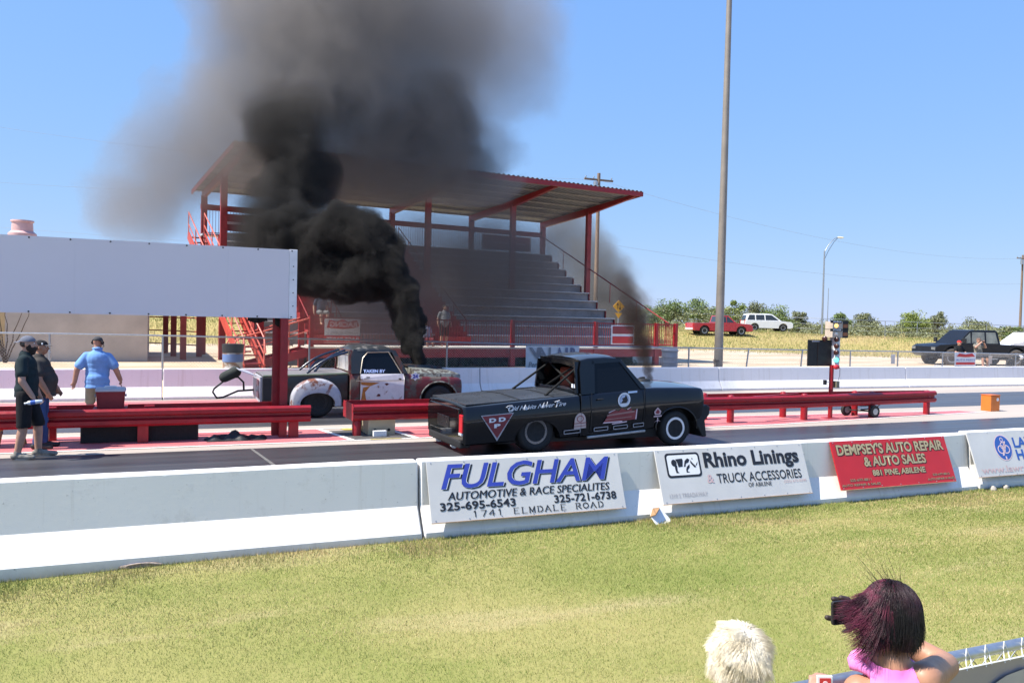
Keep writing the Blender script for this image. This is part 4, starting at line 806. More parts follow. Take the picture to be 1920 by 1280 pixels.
# cab roof, pillars, windows
mb = MB()
def rr_(x, z, hw, c): return [(x,-hw,z-.08),(x,-hw+.015,z-.03),(x,-hw+.09,z+.005),(x,-hw*.5,z+c*.8),(x,0,z+c),(x,hw*.5,z+c*.8),(x,hw-.09,z+.005),(x,hw-.015,z-.03),(x,hw,z-.08),(x,hw-.05,z-.09),(x,0,z+c-.05),(x,-hw+.05,z-.09)]
mb.loft([rr_(2.00,1.46,.68,.03), rr_(2.04,1.55,.73,.045), rr_(2.15,1.595,.76,.06), rr_(2.55,1.605,.77,.065), rr_(2.90,1.585,.76,.055), rr_(3.02,1.54,.74,.04), rr_(3.06,1.49,.72,.03)]); mb.build('roof', patina('dark_roof_paint', (.028,.031,.034), (.09,.085,.08), .2, 5, .35), TR, smooth=45)
for s in (-1, 1):
    g = lambda x, z, i=0: (x, s*(W2-.045-(z-1.02)*.30 - i), z)
    panel([g(1.98,1.0), g(2.17,1.0), g(2.24,1.36), g(2.36,1.50), g(2.30,1.56), g(2.06,1.56), g(1.99,1.40)], P_dark, TR, 'rear_pillar', .035)
    panel([g(3.20,1.0), g(3.32,1.0), g(3.05,1.54), g(2.93,1.55)], P_dark, TR, 'windscreen_pillar', .04)
    panel([g(2.32,1.485), g(2.95,1.50), g(2.95,1.56), g(2.28,1.56)], P_dark, TR, 'door_frame', .03)
    mb = MB(); mb.tube([g(2.19,1.01,-.012), g(2.26,1.36,-.012), g(2.38,1.49,-.012), g(2.88,1.505,-.012), g(3.17,1.01,-.012)], .014, 6); mb.build('window_trim', trim, TR, smooth=60)
    panel([g(2.19,1.0,.004), g(3.18,1.0,.004), g(2.89,1.50,.004), g(2.39,1.49,.004), g(2.26,1.36,.004)], K['dark_glass'], TR, 'side_window', .006)
letter(TR, 'TAKEN BY', (2.26, -W2+.028, 1.025), (.52,0,0), (0,.022,.075), (0,1,0,1), mat('blue_white_vinyl', (.40,.50,.80), .4), .1, .04, off=.004)
panel([(3.33,-.80,1.02),(3.33,.80,1.02),(3.07,.69,1.50),(3.07,-.69,1.50)], K['dark_glass'], TR, 'windscreen', .006)
mb = MB()
for a, b in (((-.86,1.0),(.86,1.0)), ((-.72,1.50),(.72,1.50))): mb.bar((2.0, a[0], a[1]), (2.0, b[0], b[1]), .05, .08)
for y0, y1 in ((-.82,-.70),(.82,.70)): mb.bar((2.0,y0,1.0),(2.0,y1,1.52),.05,.12,up=(1,0,0))
mb.build('rear_frame', P_brown, TR); mb = MB(); mb.tube([(1.97,-.66,1.06),(1.97,-.60,1.44),(1.97,.60,1.44),(1.97,.66,1.06)], .018, 6, closed=True); mb.build('rear_window_trim', trim, TR)
panel([(1.985,-.66,1.05),(1.985,.66,1.05),(1.985,.6,1.45),(1.985,-.6,1.45)], mat('hazy_rear_glass', (.35,.36,.38), .15, var=.3), TR, 'rear_window', .005)
blu = mat('blue_black_tube', (.012,.022,.05), .2)
for a, b in (((1.98,-.66,1.50),(1.02,-.60,1.0)), ((1.98,.5,1.50),(1.02,.5,1.0)), ((1.98,-.2,1.52),(1.25,-.25,1.0)), ((1.6,.2,1.28),(1.1,-.4,1.0))):
    mb = MB(); c = [Vector(a)*(1-t_) + Vector(b)*t_ + Vector((-.06,0,.06))*math.sin(math.pi*t_) for t_ in [i/8 for i in range(9)]]; mb.tube(c, .028, 10); mb.build('cage_bar', blu, TR, smooth=60)
for s in (-1, 1):
    wheel(TR, 1.25, s*.68, .37, .37, .32, .21, s, K['rubber'], K['black'], 8, .08); wheel(TR, 4.10, s*.82, .36, .36, .20, .20, s, K['rubber'], K['black'], 8, .05)
for b_ in ((.75,1.75,-.48,.48,.2,.80), (3.6,4.6,-.70,.70,.2,.80)): mb = MB(); mb.box(*b_); mb.build('wheel_well', K['black'], TR)
mb = MB(); mb.box(.4,4.5,-.6,.6,.22,.40); mb.build('chassis', K['black'], TR); mb = MB(); mb.box(1.62,1.95,-.86,-.76,.26,.34); mb.build('side_step', P_brown, TR, bevel=.015)
mb = MB(); mb.lathe((3.83,.02,1.05),(0,0,1),[(0,.085),(.16,.085),(.16,.07),(.02,.07)],18); mb.build('stack', K['black'], TR, smooth=30)
letter(TR, '24', (3.36,-W2-.022,.86), (.26,0,0), (0,0,.16), (.25,.75,.2,.8), ink_blue, 0, .05, off=.008); mb = MB(); mb.add([(3.49+ r*math.cos(a), -W2-.024, .94 + r*.8*math.sin(a)) for r, a in [((.13 if i % 2 else .085), 2*math.pi*i/12) for i in range(12)]], [tuple(range(12))]); mb.build('number_star', ink_white, TR, fix=False)
# tail: lamp panel, raised flap, push bar with parachute pack
mb = MB(); mb.box(-.02,.03,-.74,.74,.36,.93); tgx = mb.build('tailgate', P_fend, TR); mb = MB(); mb.box(.03,.36,-.80,-.757,.40,.92); mb.build('corner_panel', K['black'], TR, bevel=.01)
for z in (.45,.72): 
    mb = MB(); mb.box(-.04,-.02,-.5,-.2,z,z+.14); mb.build('number_plate', mat('red_white_plate', (.55,.25,.26), .5, var=.6, scale=18), tgx)
mb = MB(); mb.loft([[(-.10,-.70,.94),(-.10,.70,.94),(-.10,.70,.955),(-.10,-.70,.955)], [(-.45,-.70,1.07),(-.45,.70,1.07),(-.45,.70,1.085),(-.45,-.70,1.085)]]); mb.build('raised_flap', mat('blue_white_flap', (.55,.58,.66), .35), TR)
mb = MB(); mb.tube([(-.05,.25,.56),(-.40,.25,.54),(-.72,.25,.40),(-.86,.25,.38),(-.95,.25,.52),(-.92,.25,.60),(-.62,.25,.85),(-.40,.25,.86),(-.28,.25,.74),(-.27,.25,.56)], .022, 8); mb.build('push_bar', K['black'], TR, smooth=60)
mb = MB(); mb.limb((-.70,.25,.86),(-.46,.25,.98),.12,.13); mb.build('parachute_pack', mat('black_canvas', (.03,.035,.032), .9, bump=.3), TR, smooth=60)

# ---- ordinary cars parked behind the track -------------------------------------
def car(name, loc, rz, label, cat, L, Wd, low, roof, glass, paint, wheels, rad=.36, low_m=None, tumble=.22, group=None, glass_m=None, tyre_m=None):
    """low: side outline (x,z) of the body; roof: (x,z) outline of cabin above its belt; glass: list of window outlines"""
    e = empty(name, loc, label, cat, group, rz); h = Wd / 2
    mb = MB(); rings = [[(x, y*q, z) for x, z in low] for y, q in ((-h,.96),(-h,1),(h,1),(h,.96))]
    rings = []
    cx = sum(p[0] for p in low)/len(low); cz = sum(p[1] for p in low)/len(low)
    for y, q in ((-h, .975), (-h+.05, 1), (h-.05, 1), (h, .975)): rings.append([(cx+(x-cx)*q, y, cz+(z-cz)*q) for x, z in low])
    mb.loft(rings); b = mb.build('body', paint, e); carve(b, [disk_cut(x, rad, rad*1.18, rad*1.2, -h-.2, h+.2) for x in wheels]); resharp(b)
    zb_ = min(z for x, z in roof); ins = lambda z: (z - zb_) * tumble
    mb = MB(); mb.loft([[(x, s*(h-.06-ins(z)), z) for x, z in roof] for s in (-1, 1)]); c = mb.build('cabin', paint, e, bevel=.03)
    for s in (-1, 1):
        for g in glass:
            mb = MB(); mb.add([(x, s*(h-.052-ins(z)), z) for x, z in g], [tuple(range(len(g)))]); mb.build('side_window', glass_m or K['glass_far'], e)
        for x in wheels: wheel(e, x, s*(h-.13), rad, rad, .24, rad*.6, s, tyre_m or K['rubber'], K['steel'], 8, .04)
    mb = MB(); mb.box(wheels[0]-.3, wheels[1]+.3, -h+.25, h-.25, rad*.75, rad*1.5); mb.build('chassis', K['black'], e)
    return e
# ------------------------------------------------------------------ covered grandstand
GS = empty('grandstand', (13.49, 31.21, 0), 'covered red steel grandstand with aluminium bleachers behind the far wall', 'grandstand', None, R_(7.0))
K['riser'] = mat('shadow_dark_riser', (.26,.25,.25), .7, .1, var=.3, scale=1.2)  # riser colour darkened to paint the shadow gap below each plank
SX = [-10.25, -5.6, -.95, 3.7, 8.35]
dk = lambda n, z: None
mb = MB(); mb.box(-8.45, 8.95, 0, 2.3, 1.11, 1.17); mb.build('deck', mat('sunlit_deck', (.60,.56,.50), .7, var=.1), GS)
mb = MB(); mb.box(-8.4, 8.9, .05, .17, .76, 1.108); mb.build('deck_beam', K['red_dull'], GS)
for s in (-8.4, -4.25, .04, 4.28, 7.72):
    mb = MB(); mb.box(s-.11, s+.11, -.03, .17, .2, 1.109 if s not in (.04,) else 1.109); mb.build('deck_post', K['red_dull'], GS)
mb = MB(); mb.box(-8.2, 8.2, 2.32, 2.38, .3, 1.17); mb.build('deck_skirt', mat('dark_skirt', (.05,.055,.05), .9, var=.3), GS)
def railing(s0, s1, n0, n1, z0, z1, step=.115, name='railing', zb0=None, zb1=None):
    """picket railing from (s0,n0) to (s1,n1); bottoms z0 / zb1, height z1"""
    mb = MB(); L = math.hypot(s1-s0, n1-n0); k = max(2, int(L/step)); za, zc = z0, (z0 if zb1 is None else zb1); H = z1 - z0
    mb.bar((s0,n0,za+H), (s1,n1,zc+H), .05); mb.bar((s0,n0,za), (s1,n1,zc), .04)
    for i in range(1, k):
        t_ = i/k; x = s0+(s1-s0)*t_; y = n0+(n1-n0)*t_; z = za+(zc-za)*t_; mb.bar((x,y,z),(x,y,z+H), .017)
    return mb.build(name, K['red_dull'], GS)
posts = [-8.4, -4.2, .04, 4.28, 7.72, 8.88]
for a, b in zip(posts[:-1], posts[1:]): railing(a+.06, b-.06, .04, .04, 1.28, 2.24)
railing(8.88, 8.88, .1, 2.2, 1.28, 2.24)
railing(7.8, 8.85, .04, .04, .35, .98)
for s in posts: mb = MB(); mb.box(s-.075, s+.075, -.04, .11, 1.171, 2.30); mb.build('railing_post', K['red'], GS)
# seat rows
NR, RUN, RISE, N0, Z0 = 11, .74, .435, 2.3, 1.17
for i in range(NR):
    n = N0 + RUN*i; z = Z0 + RISE*(i+1); mb = MB()
    mb.box(-9.7, 8.15, n-.03, n+.26, z-.03, z+.02); mb.box(-9.7, 8.15, n+.36, n+RUN-.06, z-RISE*.55, z-RISE*.55+.04); row = mb.build('bleacher_row', K['alu'], GS, bevel=.01)
    m2 = MB(); m2.box(-9.7, 8.15, n+.10, n+.12, z-RISE-.05, z-.031); m2.box(-9.7, 8.15, n+.12, n+RUN+.10, z-.09, z-.06); m2.build('riser', K['riser'], row)
for s in (-9.72, 8.16):
    mb = MB(); pts = [(N0, Z0-.4)]
    for i in range(NR): pts += [(N0+RUN*i, Z0+RISE*i+.0), (N0+RUN*i, Z0+RISE*(i+1)-.06)]
    pts += [(N0+RUN*NR, Z0+RISE*NR-.06), (N0+RUN*NR, Z0+RISE*NR-.6)]; mb.prism(pts, 'x', s-.02, s+.02); mb.build('end_stringer', K['red_dull'], GS)
def aisle(sa, sb, k1):
    mb = MB()
    for i in range(k1*2):
        n = N0 - .36 + RUN/2*i; z = Z0 + RISE/2*(i+1); mb.box(sa, sb, n-.12, n+RUN/2-.11, z-RISE, z+.15)
    mb.build('aisle_steps', mat('dark_red_steps', (.32,.02,.024), .6, var=.2), GS)
    for s in (sa+.03, sb-.03):
        mb = MB(); a = (s, N0-.1, Z0+1.05); b = (s, N0+RUN*k1-.4, Z0+RISE*k1+.9); mb.tube([a, b], .025, 6)
        for j in range(7): t_ = j/6; q = Vector(a)*(1-t_)+Vector(b)*t_; mb.tube([q-Vector((0,0,1.0)), q], .018, 6)
        mb.build('aisle_handrail', K['red'], GS, smooth=60)
aisle(-2.45, -.95, NR); aisle(-7.9, -6.5, 6)
# back walkway and railing
BN = N0 + RUN*NR
mb = MB(); mb.box(-10.4, 8.4, BN, 11.2, 5.84, 5.93); mb.build('walkway', K['alu'], GS)
mb = MB(); mb.box(-10.4, 8.4, 10.95, 11.1, 7.10, 7.32); mb.build('back_beam', K['red_dull'], GS)
for a, b in zip(SX[:-1], SX[1:]): railing(a+.12, b-.12, 11.0, 11.0, 6.02, 7.08, .13)
# frames
zroof = lambda n: 8.66 - (n-2.5)*.075
for s in SX:
    mb = MB(); mb.box(s-.13, s+.13, 6.4, 6.6, .2, zroof(6.5)-.30); mb.build('front_column', K['red_dull'], GS)
    mb = MB(); mb.box(s-.13, s+.13, 10.9, 11.1, .2, zroof(11)-.30); mb.build('rear_column', K['red_dull'], GS)
    mb = MB(); mb.prism([(2.6, zroof(2.6)-.08), (2.6, zroof(2.6)-.22), (6.5, zroof(6.5)-.42), (11.2, zroof(11.2)-.40), (11.2, zroof(11.2)-.08)], 'x', s-.08, s+.08); mb.build('roof_beam', K['red'], GS)
mb = MB(); n = 156; xs_ = np.linspace(-10.75, 8.62, n*2+1)
rg = []
for nn in (2.35, 11.5):
    ring = []
    for i, x in enumerate(xs_): ring.append((x, nn, zroof(nn) + (.045 if i % 4 in (1, 2) else 0)))
    rg.append(ring)
vs = rg[0] + rg[1]; m = len(rg[0]); mb.add(vs, [(i, i+1, m+i+1, m+i) for i in range(m-1)]); o = mb.build('roof_sheet', mat('galvanised_roof_sheet', (.22,.215,.21), .5, .2, var=.15), GS, fix=False); s_ = o.modifiers.new('s','SOLIDIFY'); s_.thickness = .012
mb = MB(); mb.box(-10.7, 8.6, 2.36, 2.44, zroof(2.4)-.22, zroof(2.4)-.004); mb.build('fascia', K['red'], GS)
for nn in np.linspace(3.1, 11.2, 8): mb = MB(); mb.box(-10.6, 8.5, nn-.05, nn+.05, zroof(nn)-.078, zroof(nn)-.014); mb.build('purlin', mat('pale_purlin', (.26,.24,.22), .6), GS)
for s in (-10.72, 8.6):
    mb = MB(); mb.prism([(2.36, zroof(2.36)-.2), (2.36, zroof(2.36)-.003), (11.5, zroof(11.5)-.003), (11.5, zroof(11.5)-.2)], 'x', s-.02, s+.02); mb.build('verge_trim', K['red'], GS)
# hand rail down the right end, stairs on the left end
mb = MB(); a = Vector((8.35, 11.0, 7.1)); b = Vector((8.5, .1, 2.3)); mb.tube([a, b], .03, 6)
for j in range(6): t_ = j/5*.98; q = a*(1-t_)+b*t_; mb.tube([q-Vector((0,0,1.0)), q], .02, 6)
mb.build('end_handrail', K['red_dull'], GS, smooth=60)
mb = MB()
for s in (-10.98, -10.3): mb.bar((s, 10.6, 5.8), (s, -.9, .45), .08, .32, up=(0,0,1))
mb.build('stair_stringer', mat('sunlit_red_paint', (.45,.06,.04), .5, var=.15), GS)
mb = MB()
for i in range(20): t_ = (i+.5)/20; mb.box(-10.95, -10.33, 10.6-11.5*t_-.15, 10.6-11.5*t_+.15, 5.8-5.35*t_, 5.8-5.35*t_+.04)
mb.build('stair_treads', K['red_dull'], GS)
for s in (-10.98, -10.3):
    mb = MB(); mb.tube([(s, 10.6, 6.85), (s, -.9, 1.5), (s, -1.1, 1.0)], .03, 6); mb.tube([(s, 10.6, 6.3), (s, -.9, .95)], .025, 6)
    for j in range(7): t_ = j/6; mb.tube([(s, 10.6-11.5*t_, 5.8-5.35*t_), (s, 10.6-11.5*t_, 6.85-5.35*t_)], .025, 6)
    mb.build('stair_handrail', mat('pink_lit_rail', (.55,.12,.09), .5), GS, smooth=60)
# front stair from the deck to the left
for n in (.1, 1.3):
    mb = MB(); mb.bar((-8.45, n, .98), (-10.9, n, .34), .07, .30); mb.build('stair_stringer', K['red'], GS)
    mb = MB(); mb.tube([(-8.45, n, 2.2), (-10.7, n, 1.52), (-11.0, n, 1.40), (-11.12, n, 1.15), (-10.95, n, .98), (-10.5, n, 1.0)], .03, 8); mb.tube([(-8.45, n, 1.75), (-10.5, n, 1.1)], .022, 6)
    for t_ in (.3, .65, .95): mb.tube([(-8.45-2.45*t_, n, .9-.55*t_), (-8.45-2.45*t_, n, 2.2-.8*t_)], .022, 6)
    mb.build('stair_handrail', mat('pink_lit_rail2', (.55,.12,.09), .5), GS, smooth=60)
mb = MB()
for i in range(6): mb.box(-8.8-.4*i, -8.45-.4*i, .12, 1.28, .93-.115*i, .98-.115*i)
mb.build('stair_treads', K['red'], GS)
for s in (-8.4, -9.9): mb = MB(); mb.box(s-.1, s+.1, 1.25, 1.4, .2, 2.2); mb.build('stair_post', K['red'], GS)
def gs(s, n, z): c, q = math.cos(R_(7)), math.sin(R_(7)); return Vector((13.49 + s*c - n*q, 31.21 + s*q + n*c, z))
# banners tied to the stand's railings
def banner(O, U, V, label, face=ink_white, group='banners on railings and fences', blocks=(), words=(), name='banner'):
    O = Vector(O); U = Vector(U); V = Vector(V); N = U.cross(V).normalized(); e = empty(name, O, label, 'banner', group)
    mb = MB(); nx, nz = 10, 4; mb.add([U*(i/nx) + V*(j/nz) + N*(.012*math.sin(2.2*i+j)) for j in range(nz+1) for i in range(nx+1)], [(j*(nx+1)+i, j*(nx+1)+i+1, (j+1)*(nx+1)+i+1, (j+1)*(nx+1)+i) for j in range(nz) for i in range(nx)]); mb.build('cloth', face, e, smooth=60, fix=False)
    for p, m in blocks: shape(e, (0,0,0), U, V, [p], m, 'colour_block', .022)
    for s_, bx, m, sh, bo, fl in words: letter(e, s_, (0,0,0), U, V, bx, m, sh, bo, off=.03, flip=fl)
    return e
z0 = 1.32
U7 = Vector((math.cos(R_(7)), math.sin(R_(7)), 0))
blob = [(.06,.62),(.12,.95),(.35,.90),(.5,.98),(.66,.88),(.9,.96),(.97,.70),(.8,.62),(.55,.58),(.3,.60)]
banner(gs(-7.95,-.06,z0), U7*1.36, (0,0,.88), 'white and red banner on the stand railing behind the rusty pickup roof', blocks=[(blob, ink_red), ([(0,.02),(1,.02),(1,.30),(0,.30)], ink_red)], words=[('RACE PARTS', (.05,.95,.08,.24), ink_white, 0, .02, True), ('AUTO SUPPLY', (.05,.95,.36,.46), ink_grey, 0, .01, True), ('RACING', (.14,.9,.66,.88), ink_pink, 0, .03, True)])
banner(gs(5.05,-.06,z0), U7*1.3, (0,0,.85), 'red and white banner at the right end of the stand railing', blocks=[(rrect(.05,.95,.55,.95,.03,.04), ink_dkred), (rrect(.05,.95,.05,.42,.03,.04), ink_red)])
banner(gs(-9.5,10.90,6.15), U7*2.6, (0,0,.8), 'dark red banner high on the back railing of the stand at its left', face=ink_dkred, blocks=[([(.1,.4),(.9,.4),(.9,.55),(.1,.55)], ink_pale)])
banner(gs(4.3,10.90,6.15), U7*3.2, (0,0,.85), 'dark red and white banner high on the back railing of the stand at its right', blocks=[([(.03,.06),(.97,.06),(.97,.94),(.03,.94)], ink_dkred), ([(.1,.44),(.9,.44),(.9,.54),(.1,.54)], ink_pale)])

# ------------------------------------------------------------------ leaves, shrubs, trees
def leaf_mat(name, a, b, c):
    t = NT(name); co = t.coord(True); at_ = t.node('Attribute'); at_.attribute_name = 'shade'
    t.color(t.ramp(at_.outputs['Fac'], [(0, a), (.5, b), (1, c)])); t.rough(.6); t.b.inputs['Specular IOR Level'].default_value = .25; return t.m
L_green = leaf_mat('mesquite_leaves', (.095,.135,.045), (.155,.205,.065), (.24,.29,.11)); L_lime = leaf_mat('bright_mesquite_leaves', (.13,.175,.04), (.21,.26,.06), (.30,.33,.11)); L_grey = leaf_mat('grey_green_leaves', (.14,.155,.08), (.20,.215,.115), (.28,.29,.165)); L_dark = leaf_mat('hedge_leaves', (.025,.04,.014), (.045,.07,.02), (.07,.10,.03))
M_bark = mat('grey_brown_bark', (.10,.075,.055), .9, var=.3, scale=6)
def leaves(name, centres, per, rad, size, m, parent=None, seed=0, flat=.75):
    rg = np.random.default_rng(seed); C_ = np.repeat(np.array(centres, float)[:, :3], per, 0); Rr = np.repeat(np.array([c[3] if len(c) > 3 else rad for c in centres]), per); n = len(C_)
    d = rg.normal(size=(n, 3)); d /= np.linalg.norm(d, axis=1)[:, None]; r = rg.random(n)**.45; P = C_ + d * (r*Rr)[:, None] * np.array([1, 1, flat])
    a = rg.normal(size=(n, 3)); a /= np.linalg.norm(a, axis=1)[:, None]; b = np.cross(a, rg.normal(size=(n, 3))); b /= np.linalg.norm(b, axis=1)[:, None]; s = (size * rg.uniform(.6, 1.4, n))[:, None]
    v = np.stack([P - a*s, P - b*s*.5, P + a*s, P + b*s*.5], 1).reshape(-1, 3); me = bpy.data.meshes.new(name); me.vertices.add(4*n); me.vertices.foreach_set('co', v.ravel())
    me.loops.add(4*n); me.loops.foreach_set('vertex_index', np.arange(4*n, dtype=np.int32)); me.polygons.add(n); me.polygons.foreach_set('loop_start', np.arange(0, 4*n, 4, dtype=np.int32)); me.update(calc_edges=True); me.materials.append(m)
    k = np.repeat(np.clip(.5 + .3*rg.normal(size=len(centres)), 0, 1), per)*.5 + rg.random(n)*.5
    q = me.attributes.new('shade', 'FLOAT', 'POINT'); q.data.foreach_set('value', np.repeat(k, 4).astype(np.float32))
    o = bpy.data.objects.new(name, me); col.objects.link(o)
    if parent is not None: o.parent = parent
    return o
def tree(px0, px1, py, dpth, label, m, seed, base=None, trunk_h=.35):
    """bush tree spanning px0..px1 of the photograph with its top at row py, at a view depth"""
    xm = (px0+px1)/2; r = ray(xm, 600); Y = dpth * r.y; top = at(xm, py, Y); w_ = (px1-px0)/F_PX*dpth; g = float(hgt(top.x, Y)); H = max(1.2, top.z - g); rg = random.Random(seed)
    e = empty('mesquite_tree', (top.x, Y, g), label, 'tree', 'scrub trees along the horizon')
    mb = MB(); cs = []; nl = 7
    for i in range(nl):
        a = 2*math.pi*i/nl + rg.uniform(-.4,.4); rr = w_/2*rg.uniform(.35,.85); end = Vector((rr*math.cos(a), rr*.6*math.sin(a), H*rg.uniform(.45,.85))); mid = Vector((end.x*.35, end.y*.35, H*.3)); r0 = .05+.02*H
        mb.tube([(0,0,-.1), mid*.5, mid, (mid+end)/2 + Vector((0,0,.1)), end], [r0, r0*.8, r0*.6, r0*.4, r0*.15], 6)
    mb.build('trunk', M_bark, e, smooth=60)
    for i in range(int(16 + 9*w_/H)):
        u = rg.uniform(-1, 1); q = rg.uniform(-1, 1); zz = H*(rg.uniform(trunk_h, .92 - .42*u*u)); cs.append((u*w_*.46, q*w_*.3, zz, rg.uniform(.15,.28)*min(w_, H*1.4)))
    leaves('crown', cs, 170, .3, .09*dpth/90, m, e, seed); return e
TL = [(1178,1230,572,84,'broad green tree left of the others, beside the end of the grandstand',L_green),(1222,1283,562,88,'rounded grey green tree between the grandstand and the light pole',L_green),(1283,1345,556,90,'tall green tree just left of the light pole, above the red pickup',L_green),
      (1330,1368,575,95,'small green tree hidden behind the light pole',L_lime),(1358,1402,560,90,'lime green tree just right of the light pole',L_lime),(1396,1440,558,97,'tall thin topped tree above the white parked wagon',L_grey),(1420,1492,572,86,'wide green tree behind the nose of the white wagon',L_green),(1480,1515,580,92,'pale wispy tree left of the street lamp',L_grey),
      (1557,1597,583,110,'dark green tree right of the street lamp pole',L_green),(1600,1650,586,112,'rounded grey green tree above the dry bank',L_grey),(1682,1742,584,100,'lime green tree left of the dark lifted truck',L_lime),(1735,1776,583,104,'grey tree with bare top above the dark lifted truck bonnet',L_grey),(1805,1856,597,118,'pale thin tree above the dark lifted truck cab',L_grey),(1868,1925,613,92,'low green bush tree at the far right under the utility pole',L_green)]
for i, (a, b, py, d, l, m) in enumerate(TL): tree(a, b, py, d, l, m, 40+i)
rg = random.Random(5); cs = []                        # low scrub in the distance
for i in range(1150):
    d = rg.uniform(84, 150); x = rg.uniform(1140, 1990); r = ray(x, 600); p = CAMPOS + r*d; g = float(hgt(p.x, p.y)); cs.append((p.x, p.y, g + rg.uniform(.1, .8)*(2.6 if x < 1480 else 1.7), rg.uniform(.35, .9)))
for i in range(260):
    d = rg.uniform(66, 90); x = rg.uniform(-700, 700); r = ray(x, 600); p = CAMPOS + r*d; g = float(hgt(p.x, p.y)); cs.append((p.x, p.y, g + rg.uniform(.0, .5), rg.uniform(.3, .7)))
o = leaves('scrub', cs, 60, .6, .11, L_grey, None, 77, .7); tag(o, 'low grey green scrub covering the flat land to the horizon', 'scrub', kind='stuff')
for i, (s, w_) in enumerate(((-7.0, 2.2), (-5.3, 1.7), (-.5, 2.6), (2.2, 2.4), (5.6, 2.2), (-2.9, 1.4))):
    p = gs(s, .75, .3); e = empty('hedge_shrub', p, ['dark shrub under the stand deck next to its front stair', 'dark shrub under the stand deck, second from the front stair', 'dark shrub under the middle post of the stand deck', 'dark shrub under the deck just left of the banner reading VALAIR', 'dark shrub under the right end of the stand deck', 'small dark shrub under the stand deck above the rusty bonnet'][i], 'shrub', 'shrubs under the grandstand deck')
    rg = random.Random(i); leaves('foliage', [(rg.uniform(-w_/2, w_/2), rg.uniform(-.3,.3), rg.uniform(.05,.33), .24) for k in range(22)], 70, .25, .045, L_dark, e, i); mb = MB()
    for k in range(5): mb.tube([(rg.uniform(-.4,.4),0,-.05),(rg.uniform(-.8,.8),rg.uniform(-.2,.2),.4)], .012, 5)
    mb.build('stem', M_bark, e)
# ------------------------------------------------------------------ building, posts, fences, poles
e = empty('concrete_building', (-.31, 35.0, .3), 'long plain concrete building behind the standing men', 'building')
mb = MB(); mb.box(-30, 0, 0, 8, -.2, 3.6); mb.build('wall', mat('stained_beige_concrete', (.47,.42,.37), .85, var=.16, scale=.9, bump=.15), e)
for x in (-4.72, -6.45, -10): mb = MB(); mb.box(x-.015, x+.015, -.006, .01, -.1, 3.59); mb.build('wall_joint', ink_grey, e)
mb = MB(); mb.box(-6.2, -4.78, -.012, .0, .55, 2.6); mb.build('door', mat('ochre_panel', (.50,.37,.20), .7, var=.12), e)
mb = MB(); mb.box(-30.2, .15, -.15, 8.1, 3.603, 3.72); mb.build('roof', K['conc'], e)
vt = at(42, 430, 39.0); mb = MB(); mb.lathe((vt.x+.31, 4.0, 3.72), (0,0,1), [(0,.50),(.3,.50),(vt.z-.9-3.72+.42,.52),(vt.z-.9-3.72+.52,.40),(vt.z-.3-3.72+.27,.38),(vt.z-.3-3.72+.30,.43),(vt.z-.3-3.72+.36,.42),(vt.z-.3-3.72+.37,.01)], 24); mb.build('roof_vent', mat('pink_painted_vent', (.62,.38,.36), .5), e, smooth=40)
# bare twigs at the wall, frame of red posts
e = empty('bare_shrub', on(8, 683, .3), 'bare branched shrub against the concrete building at the left edge', 'shrub')
mb = MB(); rg = random.Random(3)
for k in range(9):
    a = rg.uniform(-.5,.5); pts = [Vector((0,0,-.05))]
    for i in range(8): pts.append(pts[-1] + Vector((a*.16 + rg.uniform(-.09,.09), rg.uniform(-.04,.04), .30)))
    mb.tube(pts, [.03*(1-i/9.5) for i in range(9)], 5)
mb.build('branches', M_bark, e, smooth=60)
P0 = on(325, 676, .3); e = empty('post_frame', P0, 'open frame of red steel posts and rails right of the concrete building', 'post frame')
for i, (px, py) in enumerate(((310, 664), (325, 670), (343, 677), (373, 671))):
    q = on(px, py, .3) - P0; mb = MB(); mb.box(q.x-.12, q.x+.12, q.y-.1, q.y+.1, -.1, 3.4); mb.build('post', mat('dark_red_posts', (.24,.03,.025), .6, var=.2), e)
q0 = on(272, 664, .3) - P0; q1 = on(373, 671, .3) - P0
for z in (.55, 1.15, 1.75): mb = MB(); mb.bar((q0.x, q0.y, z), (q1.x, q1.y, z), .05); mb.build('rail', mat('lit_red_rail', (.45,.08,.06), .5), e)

# chain link fence just behind the far wall
YFN = 25.7
ctrl = [(-60, 622), (0, 624), (305, 629), (620, 636), (838, 641), (1062, 648), (1292, 652), (1505, 656), (1700, 659), (1920, 664)]
FP = [at(x, y, YFN) for x, y in ctrl]
FP = [Vector((-25, YFN, FP[0].z))] + FP + [Vector((60, YFN, FP[-1].z))]
def ftop(X):
    for a, b in zip(FP[:-1], FP[1:]):
        if a.x <= X <= b.x: return a.z + (b.z-a.z)*(X-a.x)/(b.x-a.x)
    return FP[-1].z
e = empty('chain_link_fence', (0, YFN, .36), 'chain link fence with a bare top rail just behind the far white wall', 'fence')
mb = MB(); mb.tube([(p.x, 0, p.z-.36) for p in FP], .024, 8); mb.build('top_rail', K['steel'], e, smooth=60)
for px, lean in ((-250,0),(93,0),(305,0),(580,0),(838,0),(1062,0),(1292,0),(1404,-.14),(1505,-.10),(1595,0),(1684,0),(1768,0),(1856,0),(1905,0)):
    X = at(px, 650, YFN).x; z = ftop(X) - .36; mb = MB(); mb.tube([(X+lean, .0, -.1), (X, 0, z)], .03, 8); mb.build('post', K['steel'], e, smooth=60)
mb = MB(); x = -14.0
while x < 48:
    for sgn in (1, -1):
        z1 = ftop(x)-.36; H = z1 - .04; a = (x, .03, .04); b = (x + sgn*H, .03, z1 - .005); mb.bar(a, b, .0035)
    x += .085
o = mb.build('mesh', K['steel'], e, fix=False); o['kind'] = 'stuff'
